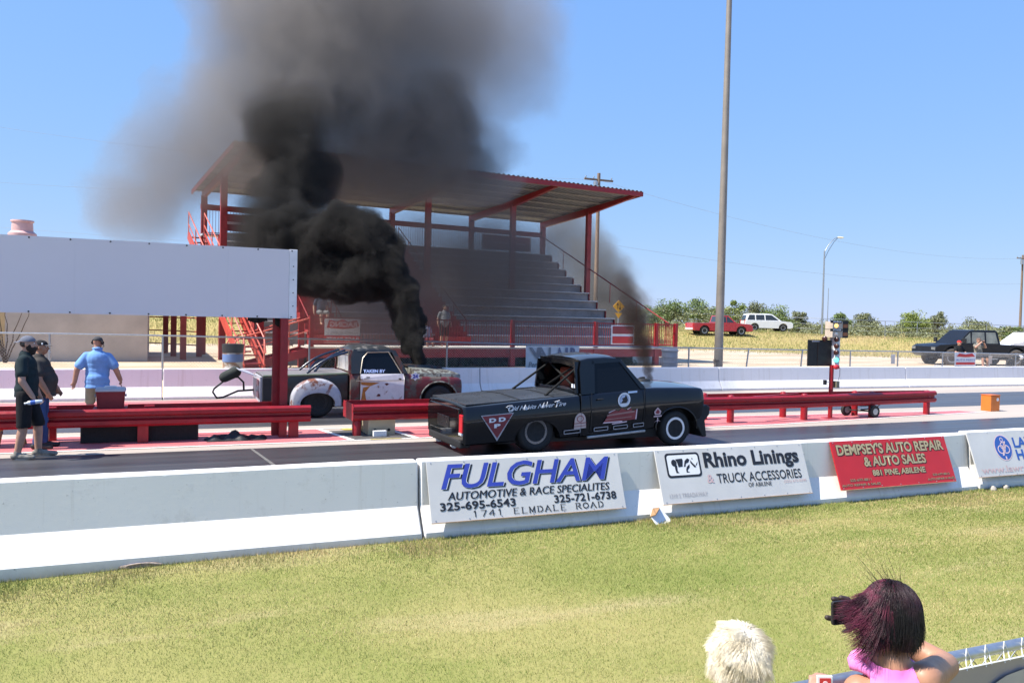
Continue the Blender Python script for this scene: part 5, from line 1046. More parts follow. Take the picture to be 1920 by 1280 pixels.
def fence_banner(x0, x1, y0, y1, label, **k):
    a = at(x0, y1, YFN-.05); b = at(x1, y1, YFN-.05); t_ = at((x0+x1)/2, y0, YFN-.05); a.z = b.z = max(.45, a.z); return banner(a, b-a, (0,0,t_.z-a.z), label, **k)
gv = mat('grey_blue_vinyl', (.16,.17,.25), .5); gl = mat('grey_vinyl', (.22,.22,.24), .5)
fence_banner(985, 1085, 649, 693, 'white banner reading VALAIR on the fence above the black pickup', face=mat('white_banner_cloth', (.60,.59,.60), .6), words=[('V', (.05,.26,.46,.95), gl, -.25, .05, False), ('A', (.22,.40,.50,.95), gl, -.2, .04, False), ('L', (.42,.52,.50,.95), gl, 0, .05, False), ('A', (.58,.70,.50,.95), gv, -.2, .04, False), ('I', (.73,.78,.50,.95), gv, 0, .05, False), ('R', (.82,.95,.50,.95), gv, 0, .05, False), ('Performance', (.05,.62,.10,.34), gl, .15, .02, False)])
fence_banner(1789, 1829, 661, 689, 'red white and blue banner on the fence before the dark lifted truck', blocks=[([(.08,.74),(.2,.95),(.5,.88),(.8,.96),(.95,.74),(.5,.70)], ink_red), ([(.06,.2),(.94,.2),(.94,.36),(.06,.36)], ink_red), ([(.04,.03),(.96,.03),(.96,.10),(.04,.10)], ink_pink)], words=[('AUTO PARTS', (.05,.95,.46,.57), ink_navy, 0, .01, False)])
fence_banner(1670, 1678, 664, 682, 'small pale sheet hung on the fence left of the dark lifted truck', face=mat('pale_grey_sheet', (.55,.53,.52), .7))
fence_banner(1853, 1860, 667, 682, 'small pale sheet hung on the fence before the dark truck bed', face=mat('pale_tan_sheet', (.55,.48,.42), .7))
# drums
def drum(px, py, Y, w_, label, m, top_m, band=None):
    p = at(px, py, Y); e = empty('trash_drum', (p.x, Y, .36), label, 'trash drum', 'trash drums behind the fence'); H = p.z - .36; r = w_/2; prof = [(0,.01),(.001,r*.96)]
    for k in range(3): z = H*(.25+.22*k); prof += [(z-.03,r*.96),(z,r),(z+.03,r*.96)]
    prof += [(H*.98,r*.97)]; mb = MB(); mb.lathe((0,0,0),(0,0,1),prof + [(H*.981,.01)],24); mb.build('drum', m, e, smooth=40)
    mb = MB(); mb.lathe((0,0,H*.74 if band else H*.9),(0,0,1),[(0,r*1.02),(H*.26 if band else H*.04,r*1.08),(H*.27 if band else H*.12,r*.9),(H*.275 if band else H*.125,.01)],24); mb.build('liner' if band else 'lid', top_m, e, smooth=40)
    if band: mb = MB(); mb.lathe((0,0,H*.45),(0,0,1),[(0,r*.98),(.005,r*1.01),(H*.24,r*1.01),(H*.245,r*.98)],24); mb.build('blue_band', band, e, smooth=40)
drum(437, 645, 27.0, .62, 'blue and white oil drum with a black liner behind the rusty tailgate', patina('pale_drum_paint', (.50,.48,.46), (.25,.15,.09), .4), K['black'], mat('blue_drum_paint', (.12,.20,.42), .5, var=.2))
drum(1256, 654, 26.6, .63, 'grey trash can with a lid behind the fence left of the light pole', mat('grey_plastic_can', (.27,.28,.33), .55, var=.1), mat('grey_plastic_lid', (.34,.34,.37), .5))
mb = MB(); p = at(1765, 690, 26.5); mb.lathe((p.x, 26.5, .36), (0,0,1), [(0,.22),(.3,.30),(.31,.32),(.29,.27),(.05,.2)], 22); tag(mb.build('plastic_tub', mat('pale_blue_tub', (.45,.55,.75), .5), smooth=40), 'pale blue plastic tub behind the wall under the dark lifted truck', 'tub')

# poles and lamps
e = empty('light_pole', (19.94, 26.0, .36), 'tall tapering grey brown steel light pole behind the far wall', 'light pole')
mb = MB(); mb.lathe((0,0,0),(0,0,1),[(-.2,.175),(.3,.17),(6,.145),(15,.10),(19,.085),(19.01,.001)],24); mb.build('pole', mat('weathering_steel_pole', (.27,.235,.20), .6, .2, var=.12, scale=2), e, smooth=50)
mb = MB(); mb.box(-.28,-.10,-.17,-.05,.52,.60); mb.tube([(-.2,-.12,.55),(-.3,-.12,.45),(-.24,-.12,.65)], .02, 6); mb.build('cable_clip', M_bark, e)
mb = MB(); mb.box(-1.5,1.5,-.06,.06,18.6,18.75); mb.build('cross_arm', K['steel'], e)
for x in (-1.3,-.45,.45,1.3): mb = MB(); mb.box(x-.2,x+.2,-.35,.1,18.76,19.15); mb.build('flood_lamp', K['steel'], e, bevel=.02)
def utility(px, py_top, dpt, label, h_arm=.45, aw=1.1):
    r = ray(px, 600); Y = dpt*r.y; p = at(px, py_top, Y); g = float(hgt(p.x, Y)); H = p.z - g; e = empty('utility_pole', (p.x, Y, g), label, 'utility pole', 'wooden utility poles')
    mb = MB(); mb.lathe((0,0,-.3),(0,0,1),[(0,.17),(H+.3,.11),(H+.301,.001)],12); mb.build('pole', K['wood'], e, smooth=50); mb = MB(); mb.bar((-aw,0,H-h_arm),(aw,0,H-h_arm),.10,.12); mb.build('cross_arm', K['wood'], e)
    for x in (-aw*.9,-aw*.35,aw*.9): mb = MB(); mb.lathe((x,0,H-h_arm+.06),(0,0,1),[(0,.03),(.1,.05),(.16,.04),(.17,.001)],10); mb.build('insulator', K['steel'], e)
    if aw > 1: mb = MB(); mb.lathe((-.28,-.1,H-1.2),(0,0,1),[(0,.16),(.6,.16),(.62,.02)],12); mb.build('transformer', K['steel'], e, smooth=40)
    return Vector((p.x, Y, p.z - h_arm))
u1 = utility(1123, 325, 56, 'wooden utility pole with a cross arm rising behind the grandstand roof'); u2 = utility(1918, 478, 105, 'wooden utility pole at the right edge above the dark truck')
def wire(a, b, sag, label):
    mb = MB(); mb.tube([Vector(a)*(1-t_) + Vector(b)*t_ - Vector((0,0,sag*4*t_*(1-t_))) for t_ in [i/20 for i in range(21)]], .008, 5); tag(mb.build('overhead_wire', K['steel']), label, 'wire', 'overhead wires')
wire(u1, u2, 1.6, 'upper overhead wire between the two utility poles'); wire(u1 - Vector((0,0,4.2)), u2 - Vector((0,0,3.2)), .9, 'lower overhead wire between the two utility poles')
wire(u1, at(-200, 205, 90), 1.0, 'upper overhead wire running left from the pole behind the grandstand'); wire(u1-Vector((0,0,.4)), at(-200, 325, 90), 1.0, 'lower overhead wire running left behind the smoke')
wire(at(-200, 408, 80), at(900, 470, 80), .6, 'overhead wire just above the white score board')
r = ray(1546, 600); Y = 82*r.y; p = at(1546, 470, Y); g = float(hgt(p.x, Y)); e = empty('street_lamp', (p.x, Y, g), 'slender street lamp with a curved arm above the trees', 'street lamp'); H = p.z-g
mb = MB(); mb.lathe((0,0,-.2),(0,0,1),[(0,.11),(H+.2,.07),(H+.21,.001)],12); mb.build('pole', K['steel'], e, smooth=50)
mb = MB(); mb.tube([(0,0,H-.1),(.5,0,H+.6),(1.2,0,H+1.25),(1.7,0,H+1.42)], .04, 6); mb.tube([(0,0,H-.9),(.5,0,H+.0),(1.2,0,H+.95),(1.7,0,H+1.38)], .03, 6); mb.build('arm', K['steel'], e, smooth=60)
mb = MB(); mb.ball((2.05,0,H+1.42),(.42,.16,.10)); mb.build('lamp_head', K['white'], e, smooth=60)
r = ray(1553.5, 600); Y = 95*r.y; p = at(1553.5, 540, Y); mb = MB(); mb.lathe((p.x,Y,1.0),(0,0,1),[(0,.05),(p.z-1,.035),(p.z-.99,.001)],8); tag(mb.build('thin_mast', K['steel']), 'thin plain mast standing just right of the street lamp', 'mast')
Y = 44.0; p = at(1160, 578, Y); e = empty('road_sign', (p.x, Y, .4), 'yellow diamond road sign with black arrows beside the grandstand', 'road sign')
mb = MB(); mb.tube([(0,.03,0),(0,.03,p.z+.1)], .03, 6); mb.build('post', K['steel'], e); h_ = p.z-.4
sy = mat('sign_yellow', (.75,.36,.02), .5)
mb = MB(); mb.prism([(-.42,h_+.12),(0,h_-.26),(.42,h_+.12),(0,h_+.5)], 'y', -.01, .01); mb.build('plate', sy, e)
mb = MB(); mb.prism([(-.26,h_-.28),(.26,h_-.28),(0,h_-.62)], 'y', -.01, .01); mb.build('lower_plate', sy, e)
mb = MB(); mb.bar((-.08,-.014,h_-.05),(-.08,-.014,h_+.28),.05,.008); mb.bar((.09,-.014,h_-.05),(.09,-.014,h_+.28),.05,.008); mb.add([(-.17,-.015,h_+.2),(.01,-.015,h_+.2),(-.08,-.015,h_+.36)],[(0,1,2)]); mb.add([(.0,-.015,h_+.03),(.18,-.015,h_+.03),(.09,-.015,h_-.12)],[(0,1,2)]); mb.build('arrows', ink_black, e, fix=False)

# fence along the top of the bank
e = empty('wire_fence', (0,0,0), 'thin wire fence with slim posts along the top of the bank', 'fence')
fp = []
for px, py in ((1150,586),(1290,588),(1420,592),(1540,597),(1660,602),(1780,606),(1920,611),(2050,615)):
    d = 88 if px < 1500 else 86; r = ray(px, 600); p = at(px, py, d*r.y); fp.append(p)
mb = MB(); mb.tube(fp, .03, 6); mb.tube([p - Vector((0,0,.6)) for p in fp], .018, 5); mb.tube([p - Vector((0,0,1.1)) for p in fp], .018, 5); mb.build('wires', K['steel'], e)
for a, b in zip(fp[:-1], fp[1:]):
    for t_ in (0, .5): p = a*(1-t_)+b*t_; mb = MB(); mb.tube([(p.x,p.y,float(hgt(p.x,p.y))-.1), p], .04, 6); mb.build('post', K['steel'], e)

# ------------------------------------------------------------------ parked cars
def place(px, dpt): r = ray(px, 620); p = CAMPOS + r*dpt; return (p.x, p.y, float(hgt(p.x, p.y)))
P_red = mat('parked_red_paint', (.42,.025,.03), .3, var=.08, coat=.4); P_wht = mat('parked_white_paint', (.72,.73,.74), .3, var=.03, coat=.4); P_dk = mat('parked_charcoal_paint', (.010,.011,.014), .35, var=.2, spec=.3); P_gr = mat('mud_splashed_sill', (.16,.14,.12), .7, var=.3)
pick_low = [(0,.45),(.02,.95),(1.95,.98),(1.95,1.02),(3.55,1.02),(4.75,.92),(4.95,.80),(5.0,.42),(4.8,.34),(.2,.36)]
e = car('parked_pickup', place(1292, 66), R_(-16), 'red parked pickup on the dry bank left of the white wagon', 'pickup truck', 5, 1.9, pick_low, [(2.0,1.0),(3.6,1.0),(3.0,1.55),(2.12,1.57)], [[(2.2,1.03),(2.75,1.03),(2.72,1.5),(2.28,1.5)],[(2.8,1.03),(3.42,1.03),(2.96,1.48),(2.78,1.5)]], P_red, (.95, 4.0), .36)
mb = MB(); mb.box(.08,1.9,-.72,.72,.985,1.0); mb.build('bed_liner', mat('grey_bed_liner', (.35,.34,.33), .6), e); mb = MB(); mb.box(-.03,.02,-.85,.85,.42,.56); mb.build('rear_bumper', K['chrome'], e)
for s in (-1,1): mb = MB(); mb.box(-.012,.03,s*.84-.08,s*.84+.08,.68,.9); mb.build('tail_lamp', tail_red, e)
mb = MB(); mb.add([(2.02,-.62,1.06),(2.02,.62,1.06),(2.12,.56,1.5),(2.12,-.56,1.5)],[(0,1,2,3)]); o = mb.build('rear_window', K['glass_far'], e, fix=False); o.location = (-.02,0,0)
suv_low = [(0,.42),(.0,.98),(.15,1.02),(3.3,1.02),(4.35,.92),(4.55,.75),(4.55,.40),(4.3,.30),(.2,.32)]
e = car('parked_wagon', place(1392, 79), R_(-24), 'white parked wagon with dark windows on the dry bank', 'wagon', 4.6, 1.85, suv_low, [(.05,1.0),(3.45,1.0),(2.6,1.62),(2.2,1.68),(.5,1.68),(.22,1.6)], [[(.2,1.06),(.95,1.06),(.92,1.55),(.42,1.55)],[(1.05,1.06),(1.85,1.06),(1.82,1.56),(1.02,1.55)],[(1.95,1.06),(3.2,1.06),(2.52,1.55),(1.92,1.56)]], P_wht, (.9, 3.6), .36)
for s in (-1,1): mb = MB(); mb.box(-.02,.06,s*.8-.07,s*.8+.1,.72,1.05); mb.build('tail_lamp', tail_red, e)
mb = MB(); mb.add([(.02,-.7,1.05),(.02,.7,1.05),(.22,.6,1.52),(.22,-.6,1.52)],[(0,1,2,3)]); o = mb.build('rear_window', K['glass_far'], e, fix=False); o.location = (-.03,0,0)
lift_low = [(0,.72),(.02,1.20),(2.1,1.23),(2.1,1.25),(4.8,1.25),(5.95,1.17),(6.2,1.06),(6.25,.66),(6.0,.52),(.2,.58)]
p = at(1906, 690, 31.5)
e = car('lifted_pickup', (p.x+.4, p.y, .30), R_(180-14), 'dark lifted crew cab pickup parked behind the fence', 'pickup truck', 6.25, 2.0, lift_low, [(2.15,1.22),(4.85,1.22),(4.0,1.98),(3.7,2.02),(2.45,2.02),(2.3,1.95)], [[(2.32,1.29),(3.05,1.29),(3.03,1.9),(2.45,1.9)],[(3.15,1.29),(3.95,1.29),(3.88,1.9),(3.13,1.9)],[(4.02,1.29),(4.66,1.29),(4.0,1.88)]], P_dk, (1.2, 5.15), .50, glass_m=K['see_glass'], tumble=.16, tyre_m=mat('dusty_tyre', (.13,.11,.09), .9, var=.3))
for s in (-1,1): mb = MB(); mb.box(.3,5.9,s*.99-.012,s*.99+.012,.55,.72); mb.build('muddy_sill', P_gr, e); mb = MB(); mb.box(-.015,.05,s*.9-.08,s*.9+.08,.84,1.16); mb.build('tail_lamp', tail_red, e); mb = MB(); mb.box(6.1,6.22,s*.82-.15,s*.82+.15,.86,1.04); mb.build('headlight', mat('dim_headlight', (.16,.17,.18), .3), e)
mb = MB(); mb.box(-.02,.01,-.75,.75,.82,1.16); mb.build('tailgate', mat('pale_dusty_tailgate', (.34,.36,.42), .4), e); mb = MB(); mb.box(-.18,-.02,-.9,.9,.60,.75); mb.build('rear_bumper', P_gr, e)
for s in (-1,1): mb = MB(); mb.box(2.4,4.2,s*.97-.06,s*.97+.06,.42,.48); mb.build('side_step', K['steel'], e)
for s in (-1,1): mb = MB(); mb.box(4.55,4.65,s*1.18-.12,s*1.18+.12,1.30,1.55); mb.build('door_mirror', K['black'], e, bevel=.02)
p = at(1905, 690, 38.0)
e = car('parked_wagon', (p.x+5.0, p.y+.4, .38), R_(180-10), 'white parked car at the right edge behind the dark lifted truck', 'car', 5.2, 1.95, [(0,.5),(.02,1.2),(3.6,1.2),(4.8,1.1),(5.2,.95),(5.2,.5),(5.0,.4),(.2,.4)], [(.2,1.18),(4.1,1.18),(3.2,1.82),(.4,1.86)], [[(.4,1.22),(1.4,1.22),(1.4,1.75),(.55,1.75)],[(1.5,1.22),(2.5,1.22),(2.5,1.75),(1.5,1.75)],[(2.6,1.22),(3.8,1.22),(3.1,1.75),(2.6,1.75)]], P_wht, (1.0,4.1), .42)
# motor bike wheel showing at the right edge
e = empty('motorbike', (at(1908, 690, 27.5).x, 27.5, .36), 'small motor bike at the right edge in front of the white car', 'motor bike')
for x in (-.55,.55): mb = MB(); mb.lathe((x,0,.3),(0,1,0),[(-.05,.22),(-.04,.29),(.0,.3),(.04,.29),(.05,.22)],20); wv = mb.build('wheel', K['rubber'], e, smooth=50); mb = MB(); mb.lathe((x,0,.3),(0,1,0),[(-.02,.001),(-.02,.2),(.02,.2),(.02,.001)],14); mb.build('rim', K['chrome'], wv)
mb = MB(); mb.tube([(-.55,0,.3),(-.2,0,.55),(.35,0,.6),(.55,0,.3)],.035,8); mb.tube([(.45,0,.6),(.4,0,.9),(.38,.3,.95)],.02,8); mb.build('frame', K['black'], e, smooth=60); mb = MB(); mb.ball((-.15,0,.68),(.32,.12,.08)); mb.build('seat', K['black'], e, smooth=60); mb = MB(); mb.ball((.18,0,.66),(.18,.12,.11)); mb.build('tank', ink_white, e, smooth=60)
# ------------------------------------------------------------------ people
def frame_of(f, u=(0,0,1)):
    f = Vector(f).normalized(); u = Vector(u); l = u.cross(f).normalized(); u = f.cross(l); return Matrix((f, l, u)).transposed()      # columns: forward, left, up
def hand(mb, w, d, n, side, curl=.5, s=1.0, spread=1.0):
    """palm from the wrist w along d with palm normal n; side=+1 left hand; five fingers"""
    d = Vector(d).normalized(); n = (Vector(n) - d*Vector(n).dot(d)).normalized(); a = d.cross(n) * side     # a points to the thumb side
    w = Vector(w); R = Matrix((d, a, n)).transposed(); mb.ball(w + d*.045*s, (.052*s, .040*s, .016*s), 12, 8, R); mb.limb(w - d*.01*s, w + d*.03*s, .024*s, .024*s, 8)
    for i, (o, L) in enumerate(((.030,.072), (.010,.080), (-.010,.075), (-.029,.060))):
        b = w + d*.082*s + a*o*s*spread; c = curl*(1 + .12*i); d1 = (d*math.cos(c*.7) + n*math.sin(c*.7)); m_ = b + d1*L*.5*s; d2 = (d*math.cos(c*1.7) + n*math.sin(c*1.7)); t_ = m_ + d2*L*.5*s; mb.limb(b - d*.02*s, m_, .0095*s, .0088*s, 7); mb.limb(m_, t_, .0088*s, .0075*s, 7)
    b = w + d*.025*s + a*.034*s; k = b + (d*.7 + a*.6 + n*.35).normalized()*.04*s; mb.limb(b, k, .0125*s, .011*s, 7); mb.limb(k, k + (d*.9 + a*.1 + n*.45).normalized()*.032*s, .011*s, .008*s, 7)
def lerp(a, b, t_): return Vector(a)*(1-t_) + Vector(b)*t_
def skeleton(h, fat=0, lean=0, arms=None, legs=None, head_f=(1,0,0)):
    """joints of a standing figure of height h facing +x"""
    k = h/1.8; J = {'pelvis': (0,0,.96), 'belly': (.01+.02*fat,0,1.12), 'chest': (.0,0,1.33), 'neck': (-.01,0,1.50), 'head': (.03,0,1.665),
         'shL': (-.01,.185+.015*fat,1.44-.045*fat), 'shR': (-.01,-.185-.015*fat,1.44-.045*fat), 'elL': (-.05,.27+.04*fat,1.17), 'elR': (-.05,-.27-.04*fat,1.17), 'wrL': (.03,.29+.04*fat,.93), 'wrR': (.03,-.29-.04*fat,.93),
         'hipL': (0,.10,.93), 'hipR': (0,-.10,.93), 'knL': (.02,.12,.51), 'knR': (.02,-.12,.51), 'anL': (-.03,.12,.09), 'anR': (-.03,-.12,.09), 'toL': (.15,.15,.035), 'toR': (.15,-.15,.035)}
    J.update(arms or {}); J.update(legs or {}); J = {a: Vector(b)*k for a, b in J.items()}
    for a in ('belly','chest','neck','head','shL','shR'): J[a] = J[a] + Vector((lean*(J[a].z-.96*k), 0, 0))
    J['k'] = k; J['f'] = Vector(head_f); return J
def torso(mb, J, fat, g, low=True, q=None):
    k = J['k']; f = q or frame_of((J['shL']-J['shR']).cross(Vector((0,0,-1))) * -1 if 0 else Vector((1,0,0)))
    side = (J['shL']-J['shR']).normalized(); fw = side.cross(Vector((0,0,1))).normalized(); R = Matrix((fw, side, fw.cross(side))).transposed()
    mb.ball(J['chest'], ((.125+.03*fat+g)*k, (.175+.02*fat+g)*k, .19*k), 16, 10, R); mb.ball(J['belly'] + fw*.05*fat*k, ((.125+.085*fat+g)*k, (.160+.05*fat+g)*k, .19*k), 16, 10, R)
    if low: mb.ball(J['pelvis'], ((.125+.045*fat+g)*k, (.165+.035*fat+g)*k, .15*k), 16, 10, R)
    md = lerp(J['chest'], J['belly'], .5); mb.ball(md + fw*.03*fat*k, ((.125+.06*fat+g)*k, (.168+.035*fat+g)*k, .17*k), 16, 10, R); md = lerp(J['belly'], J['pelvis'], .5) if low else J['belly']; mb.ball(md + fw*.05*fat*k, ((.125+.075*fat+g)*k, (.164+.045*fat+g)*k, .15*k), 16, 10, R)
    mb.ball(lerp(J['shL'], J['shR'], .5) - Vector((0,0,.05*k)), ((.10+.02*fat+g)*k, (.165+.01*fat+g)*k, .10*k), 16, 10, R); mb.limb(lerp(J['shL'], J['shR'], .10), lerp(J['shL'], J['shR'], .90), (.058+g)*k, (.058+g)*k); mb.limb(J['chest'], J['neck'], (.12+g)*k, (.075+g*.6)*k)
def head_mesh(mb, J, hs=1.0):
    k = J['k']*hs; R = frame_of(J['f']); c = J['head']; F = lambda x, y, z: c + R @ (Vector((x, y, z))*k)
    mb.limb(J['neck'] - Vector((0,0,.03)), c + R @ Vector((-.02,0,-.06))*k, .062*k, .055*k); mb.ball(F(-.012,0,.022), (.098*k,.078*k,.10*k), 18, 12, R); mb.ball(F(.03,0,-.045), (.068*k,.060*k,.075*k), 14, 10, R); mb.ball(F(.055,0,-.085), (.032*k,.035*k,.028*k), 10, 8, R)
    mb.limb(F(.085,0,.02), F(.112,0,-.022), .011*k, .017*k, 8); mb.ball(F(.085,0,.035), (.02*k,.055*k,.014*k), 10, 6, R)
    for s in (-1, 1): mb.ball(F(-.012, s*.078, -.005), (.022*k,.012*k,.032*k), 10, 8, R); mb.ball(F(.05, s*.045, -.03), (.035*k,.025*k,.03*k), 8, 6, R)
    return F, R, k
def face(e, F, R, k, skin_dark):
    for s in (-1, 1):
        mb = MB(); mb.ball(F(.080, s*.032, .012), (.010*k,.014*k,.010*k), 10, 8, R); ey = mb.build('eye', K['white'], e, smooth=60); mb = MB(); mb.ball(F(.088, s*.032, .012), (.004*k,.006*k,.006*k), 8, 6, R); mb.build('iris', K['black'], ey)
        mb = MB(); mb.limb(F(.090, s*.018, .034), F(.084, s*.05, .034), .005*k, .004*k, 6); mb.build('eyebrow', skin_dark, e)
    mb = MB(); mb.limb(F(.092,-.022,-.052), F(.092,.022,-.052), .006*k, .006*k, 6); mb.build('mouth', mat('lips', (.30,.10,.09), .5), e)
def limbs(mb, J, g=0, up=(0,1), parts=('a','l')):
    k = J['k']; g = g + .018*max(.35, J.get('fat', .35))
    for s in 'LR':
        if 'a' in parts: mb.limb(J['sh'+s], J['el'+s], (.053+g)*k, (.043+g)*k); mb.limb(J['el'+s], J['wr'+s], (.043+g)*k, (.029+g)*k)
        if 'l' in parts: mb.limb(J['hip'+s], J['kn'+s], (.086+g)*k, (.058+g)*k); mb.limb(lerp(J['kn'+s], J['an'+s], 0), lerp(J['kn'+s], J['an'+s], .35), (.056+g)*k, (.060+g)*k); mb.limb(lerp(J['kn'+s], J['an'+s], .35), J['an'+s], (.060+g)*k, (.040+g)*k); mb.limb(J['an'+s] - Vector((.02,0,.035))*k, J['to'+s], .042*k, .034*k)
def cap(e, F, R, k, m, back=False, m2=None, brim=True):
    mb = MB(); rings = []
    for j in range(9):
        t_ = math.pi/2*j/8; rings.append([F(-.012 + .108*math.cos(t_)*math.cos(a), .089*math.cos(t_)*math.sin(a), .035 + .085*math.sin(t_)) for a in [2*math.pi*i/20 for i in range(20)]])
    mb.loft(rings); c = mb.build('cap', m, e, smooth=60)
    sg = -1 if back else 1; mb = MB(); arc = [(-.9+1.8*i/10) for i in range(11)]
    mb.loft([[F(-.012 + sg*(.104*math.cos(a)), .086*math.sin(a), .045) for a in arc] + [F(-.012 + sg*(.104*math.cos(a)), .086*math.sin(a), .038) for a in arc[::-1]], [F(-.012 + sg*(.104*math.cos(a)*.95 + .075*math.cos(a*.9)), .080*math.sin(a), .028) for a in arc] + [F(-.012 + sg*(.104*math.cos(a)*.95+.075*math.cos(a*.9)), .080*math.sin(a), .021) for a in arc[::-1]]]); mb.build('brim', m2 or m, c, smooth=50)
    return c
def figure(label, loc, rz, J, fat, skin, shirt, lower, shoe, sleeve=.62, lower_to='knee', hands=((.4,(0,-1,0)),(.4,(0,1,0))), voxel=.014, group=None, hem=.86, hair=None, loose=.018):
    e = empty('person', loc, label, 'person', group, rz); k = J['k']
    mb = MB(); F, R, kk = head_mesh(mb, J); J['fat'] = fat; torso(mb, J, fat, 0); limbs(mb, J)
    for s, (c, n), sg in (('L', hands[0], 1), ('R', hands[1], -1)):
        d = J.get('hd'+s) or (J['wr'+s]-J['el'+s]); hand(mb, J['wr'+s], d, n, sg, c, k)
    body = melt(mb, 'body', skin, e, voxel, 3); face(e, F, R, kk, hair or K['black'])
    mb = MB(); torso(mb, J, fat, loose)
    for zz in (hem*k + .02, hem*k + .12): mb.ball((J['pelvis'].x + .045*fat, J['pelvis'].y, zz), ((.130+.075*fat+loose)*k, (.168+.05*fat+loose)*k, .13*k), 18, 10)
    for s in 'LR': mb.limb(J['sh'+s], lerp(J['sh'+s], J['el'+s], sleeve), (.050+.006*fat+loose)*k, (.062+.018*fat+loose)*k)
    o = melt(mb, 'shirt', shirt, e, voxel, 4); cut = MB(); cut.box(-2,2,-2,2,-1,hem*k); carve(o, [cut]); resharp(o, 70)
    t_end = {'knee': .06, 'ankle': .96}[lower_to]; mb = MB(); mb.ball(J['pelvis'], ((.135+.045*fat)*k,(.178+.035*fat)*k,.14*k))
    for s in 'LR':
        mb.limb(J['hip'+s], J['kn'+s], .112*k, (.098 if lower_to == 'knee' else .078)*k)
        mb.limb(J['kn'+s], lerp(J['kn'+s], J['an'+s], t_end), (.098 if lower_to == 'knee' else .078)*k, (.098 if lower_to == 'knee' else .066)*k)
    o = melt(mb, 'shorts' if lower_to == 'knee' else 'jeans', lower, e, voxel, 4)
    if lower_to == 'knee': cut = MB(); cut.box(-2,2,-2,2,-1,min(J['knL'].z, J['knR'].z) - .05*k); carve(o, [cut]); resharp(o, 70)
    for s in 'LR':
        mb = MB(); a = J['an'+s]; t_ = J['to'+s]; d = (t_-a); d.z = 0; d.normalize(); z0 = min(a.z-.09*k, t_.z-.035*k); hl = Vector((a.x, a.y, z0+.045*k)) - d*.045*k
        mb.limb(hl, lerp(hl, t_, .6) + Vector((0,0,.012)), .048*k, .046*k); mb.limb(lerp(hl, t_, .4), Vector((t_.x, t_.y, z0+.036*k)) + d*.03*k, .050*k, .036*k); mb.limb(a - Vector((0,0,.03))*k, a + Vector((0,0,.015))*k, .052*k, .050*k); o = melt(mb, 'shoe', shoe, e, .01, 3)
        mb = MB(); mb.loft([[hl + d*(x*.105*k+.105*k) + Vector((-d.y, d.x, 0))*(y*.042*k) + Vector((0,0,-.048*k + z)) for x, y in ell(0,0,1.12,.95,18)] for z in (.0,.022)]); mb.build('sole', K['sole'] if shoe is not K['black'] else K['rubber'], o)
    return e, F, R, kk, J
K['sole'] = mat('dusty_shoe_sole', (.30,.28,.25), .8)
def cloth(name, c, var=.15): return mat(name, c, .85, var=var, scale=7, bump=.35, bscale=9, spec=.2)

# bearded man in shorts, facing right along the track
J = skeleton(1.93, .12, .0, {'elR': (.0,-.26,1.14), 'wrR': (.14,-.27,.92), 'elL': (.02,.26,1.14), 'wrL': (.12,.26,.9)}, {'anR': (-.08,-.12,.09), 'toR': (.10,-.16,.035), 'anL': (.14,.14,.09), 'toL': (.33,.16,.035), 'knL': (.13,.13,.51), 'knR': (-.0,-.12,.51)})
e, F, R, kk, J = figure('bearded man in a backward grey cap, dark shirt and black shorts holding a bottle', (-1.86, 14.78, .004), R_(-4), J, .12, K['skin'], cloth('dark_teal_cotton', (.016,.028,.032)), cloth('black_shorts_cloth', (.014,.014,.016)), mat('grey_trainers', (.22,.20,.17), .8, var=.4, scale=14), .60, 'knee', ((.5,(0,-1,0)),(1.15,(1,.3,0))), hem=.90)
cap(e, F, R, kk, cloth('grey_blue_cap', (.15,.16,.20)), True)
mb = MB(); mb.ball(F(.045,0,-.075), (.062*kk,.066*kk,.070*kk), 14, 10, R); mb.ball(F(.05,0,-.115), (.045*kk,.05*kk,.05*kk), 12, 8, R)
for s in (-1,1): mb.ball(F(.015, s*.058, -.05), (.04*kk,.02*kk,.055*kk), 10, 8, R)
o = melt(mb, 'beard', mat('dark_beard', (.02,.014,.011), .9, bump=.6, bscale=60), e, .008, 2)
mb = MB(); mb.ball(F(-.03,0,.0), (.085*kk,.082*kk,.06*kk), 14, 10, R); mb.build('hair', K['black'], e, smooth=60)
w_ = J['wrR'] + (J['wrR']-J['elR']).normalized()*.085; eb = empty('water_bottle', e.matrix_basis @ w_, 'clear water bottle with a blue label held by the bearded man', 'bottle'); eb.rotation_euler = (0, 0, R_(-4))
ax = Vector((-1,-.1,-.15)).normalized(); mb = MB(); mb.lathe((.04,-.02,.0), ax, [(-.05,.001),(-.05,.03),(.04,.033),(.13,.033),(.165,.014),(.19,.014),(.191,.001)], 16); b_ = mb.build('bottle', mat('clear_plastic', (.55,.60,.66), .12, var=0), eb, smooth=40)
mb = MB(); mb.lathe((.04,-.02,.0), ax, [(.045,.0338),(.11,.0338)], 16); mb.build('bottle_label', ink_navy, b_); mb = MB(); mb.lathe((.04,-.02,.0), ax, [(.176,.016),(.195,.016),(.196,.001)], 12); mb.build('bottle_cap', K['white'], b_)
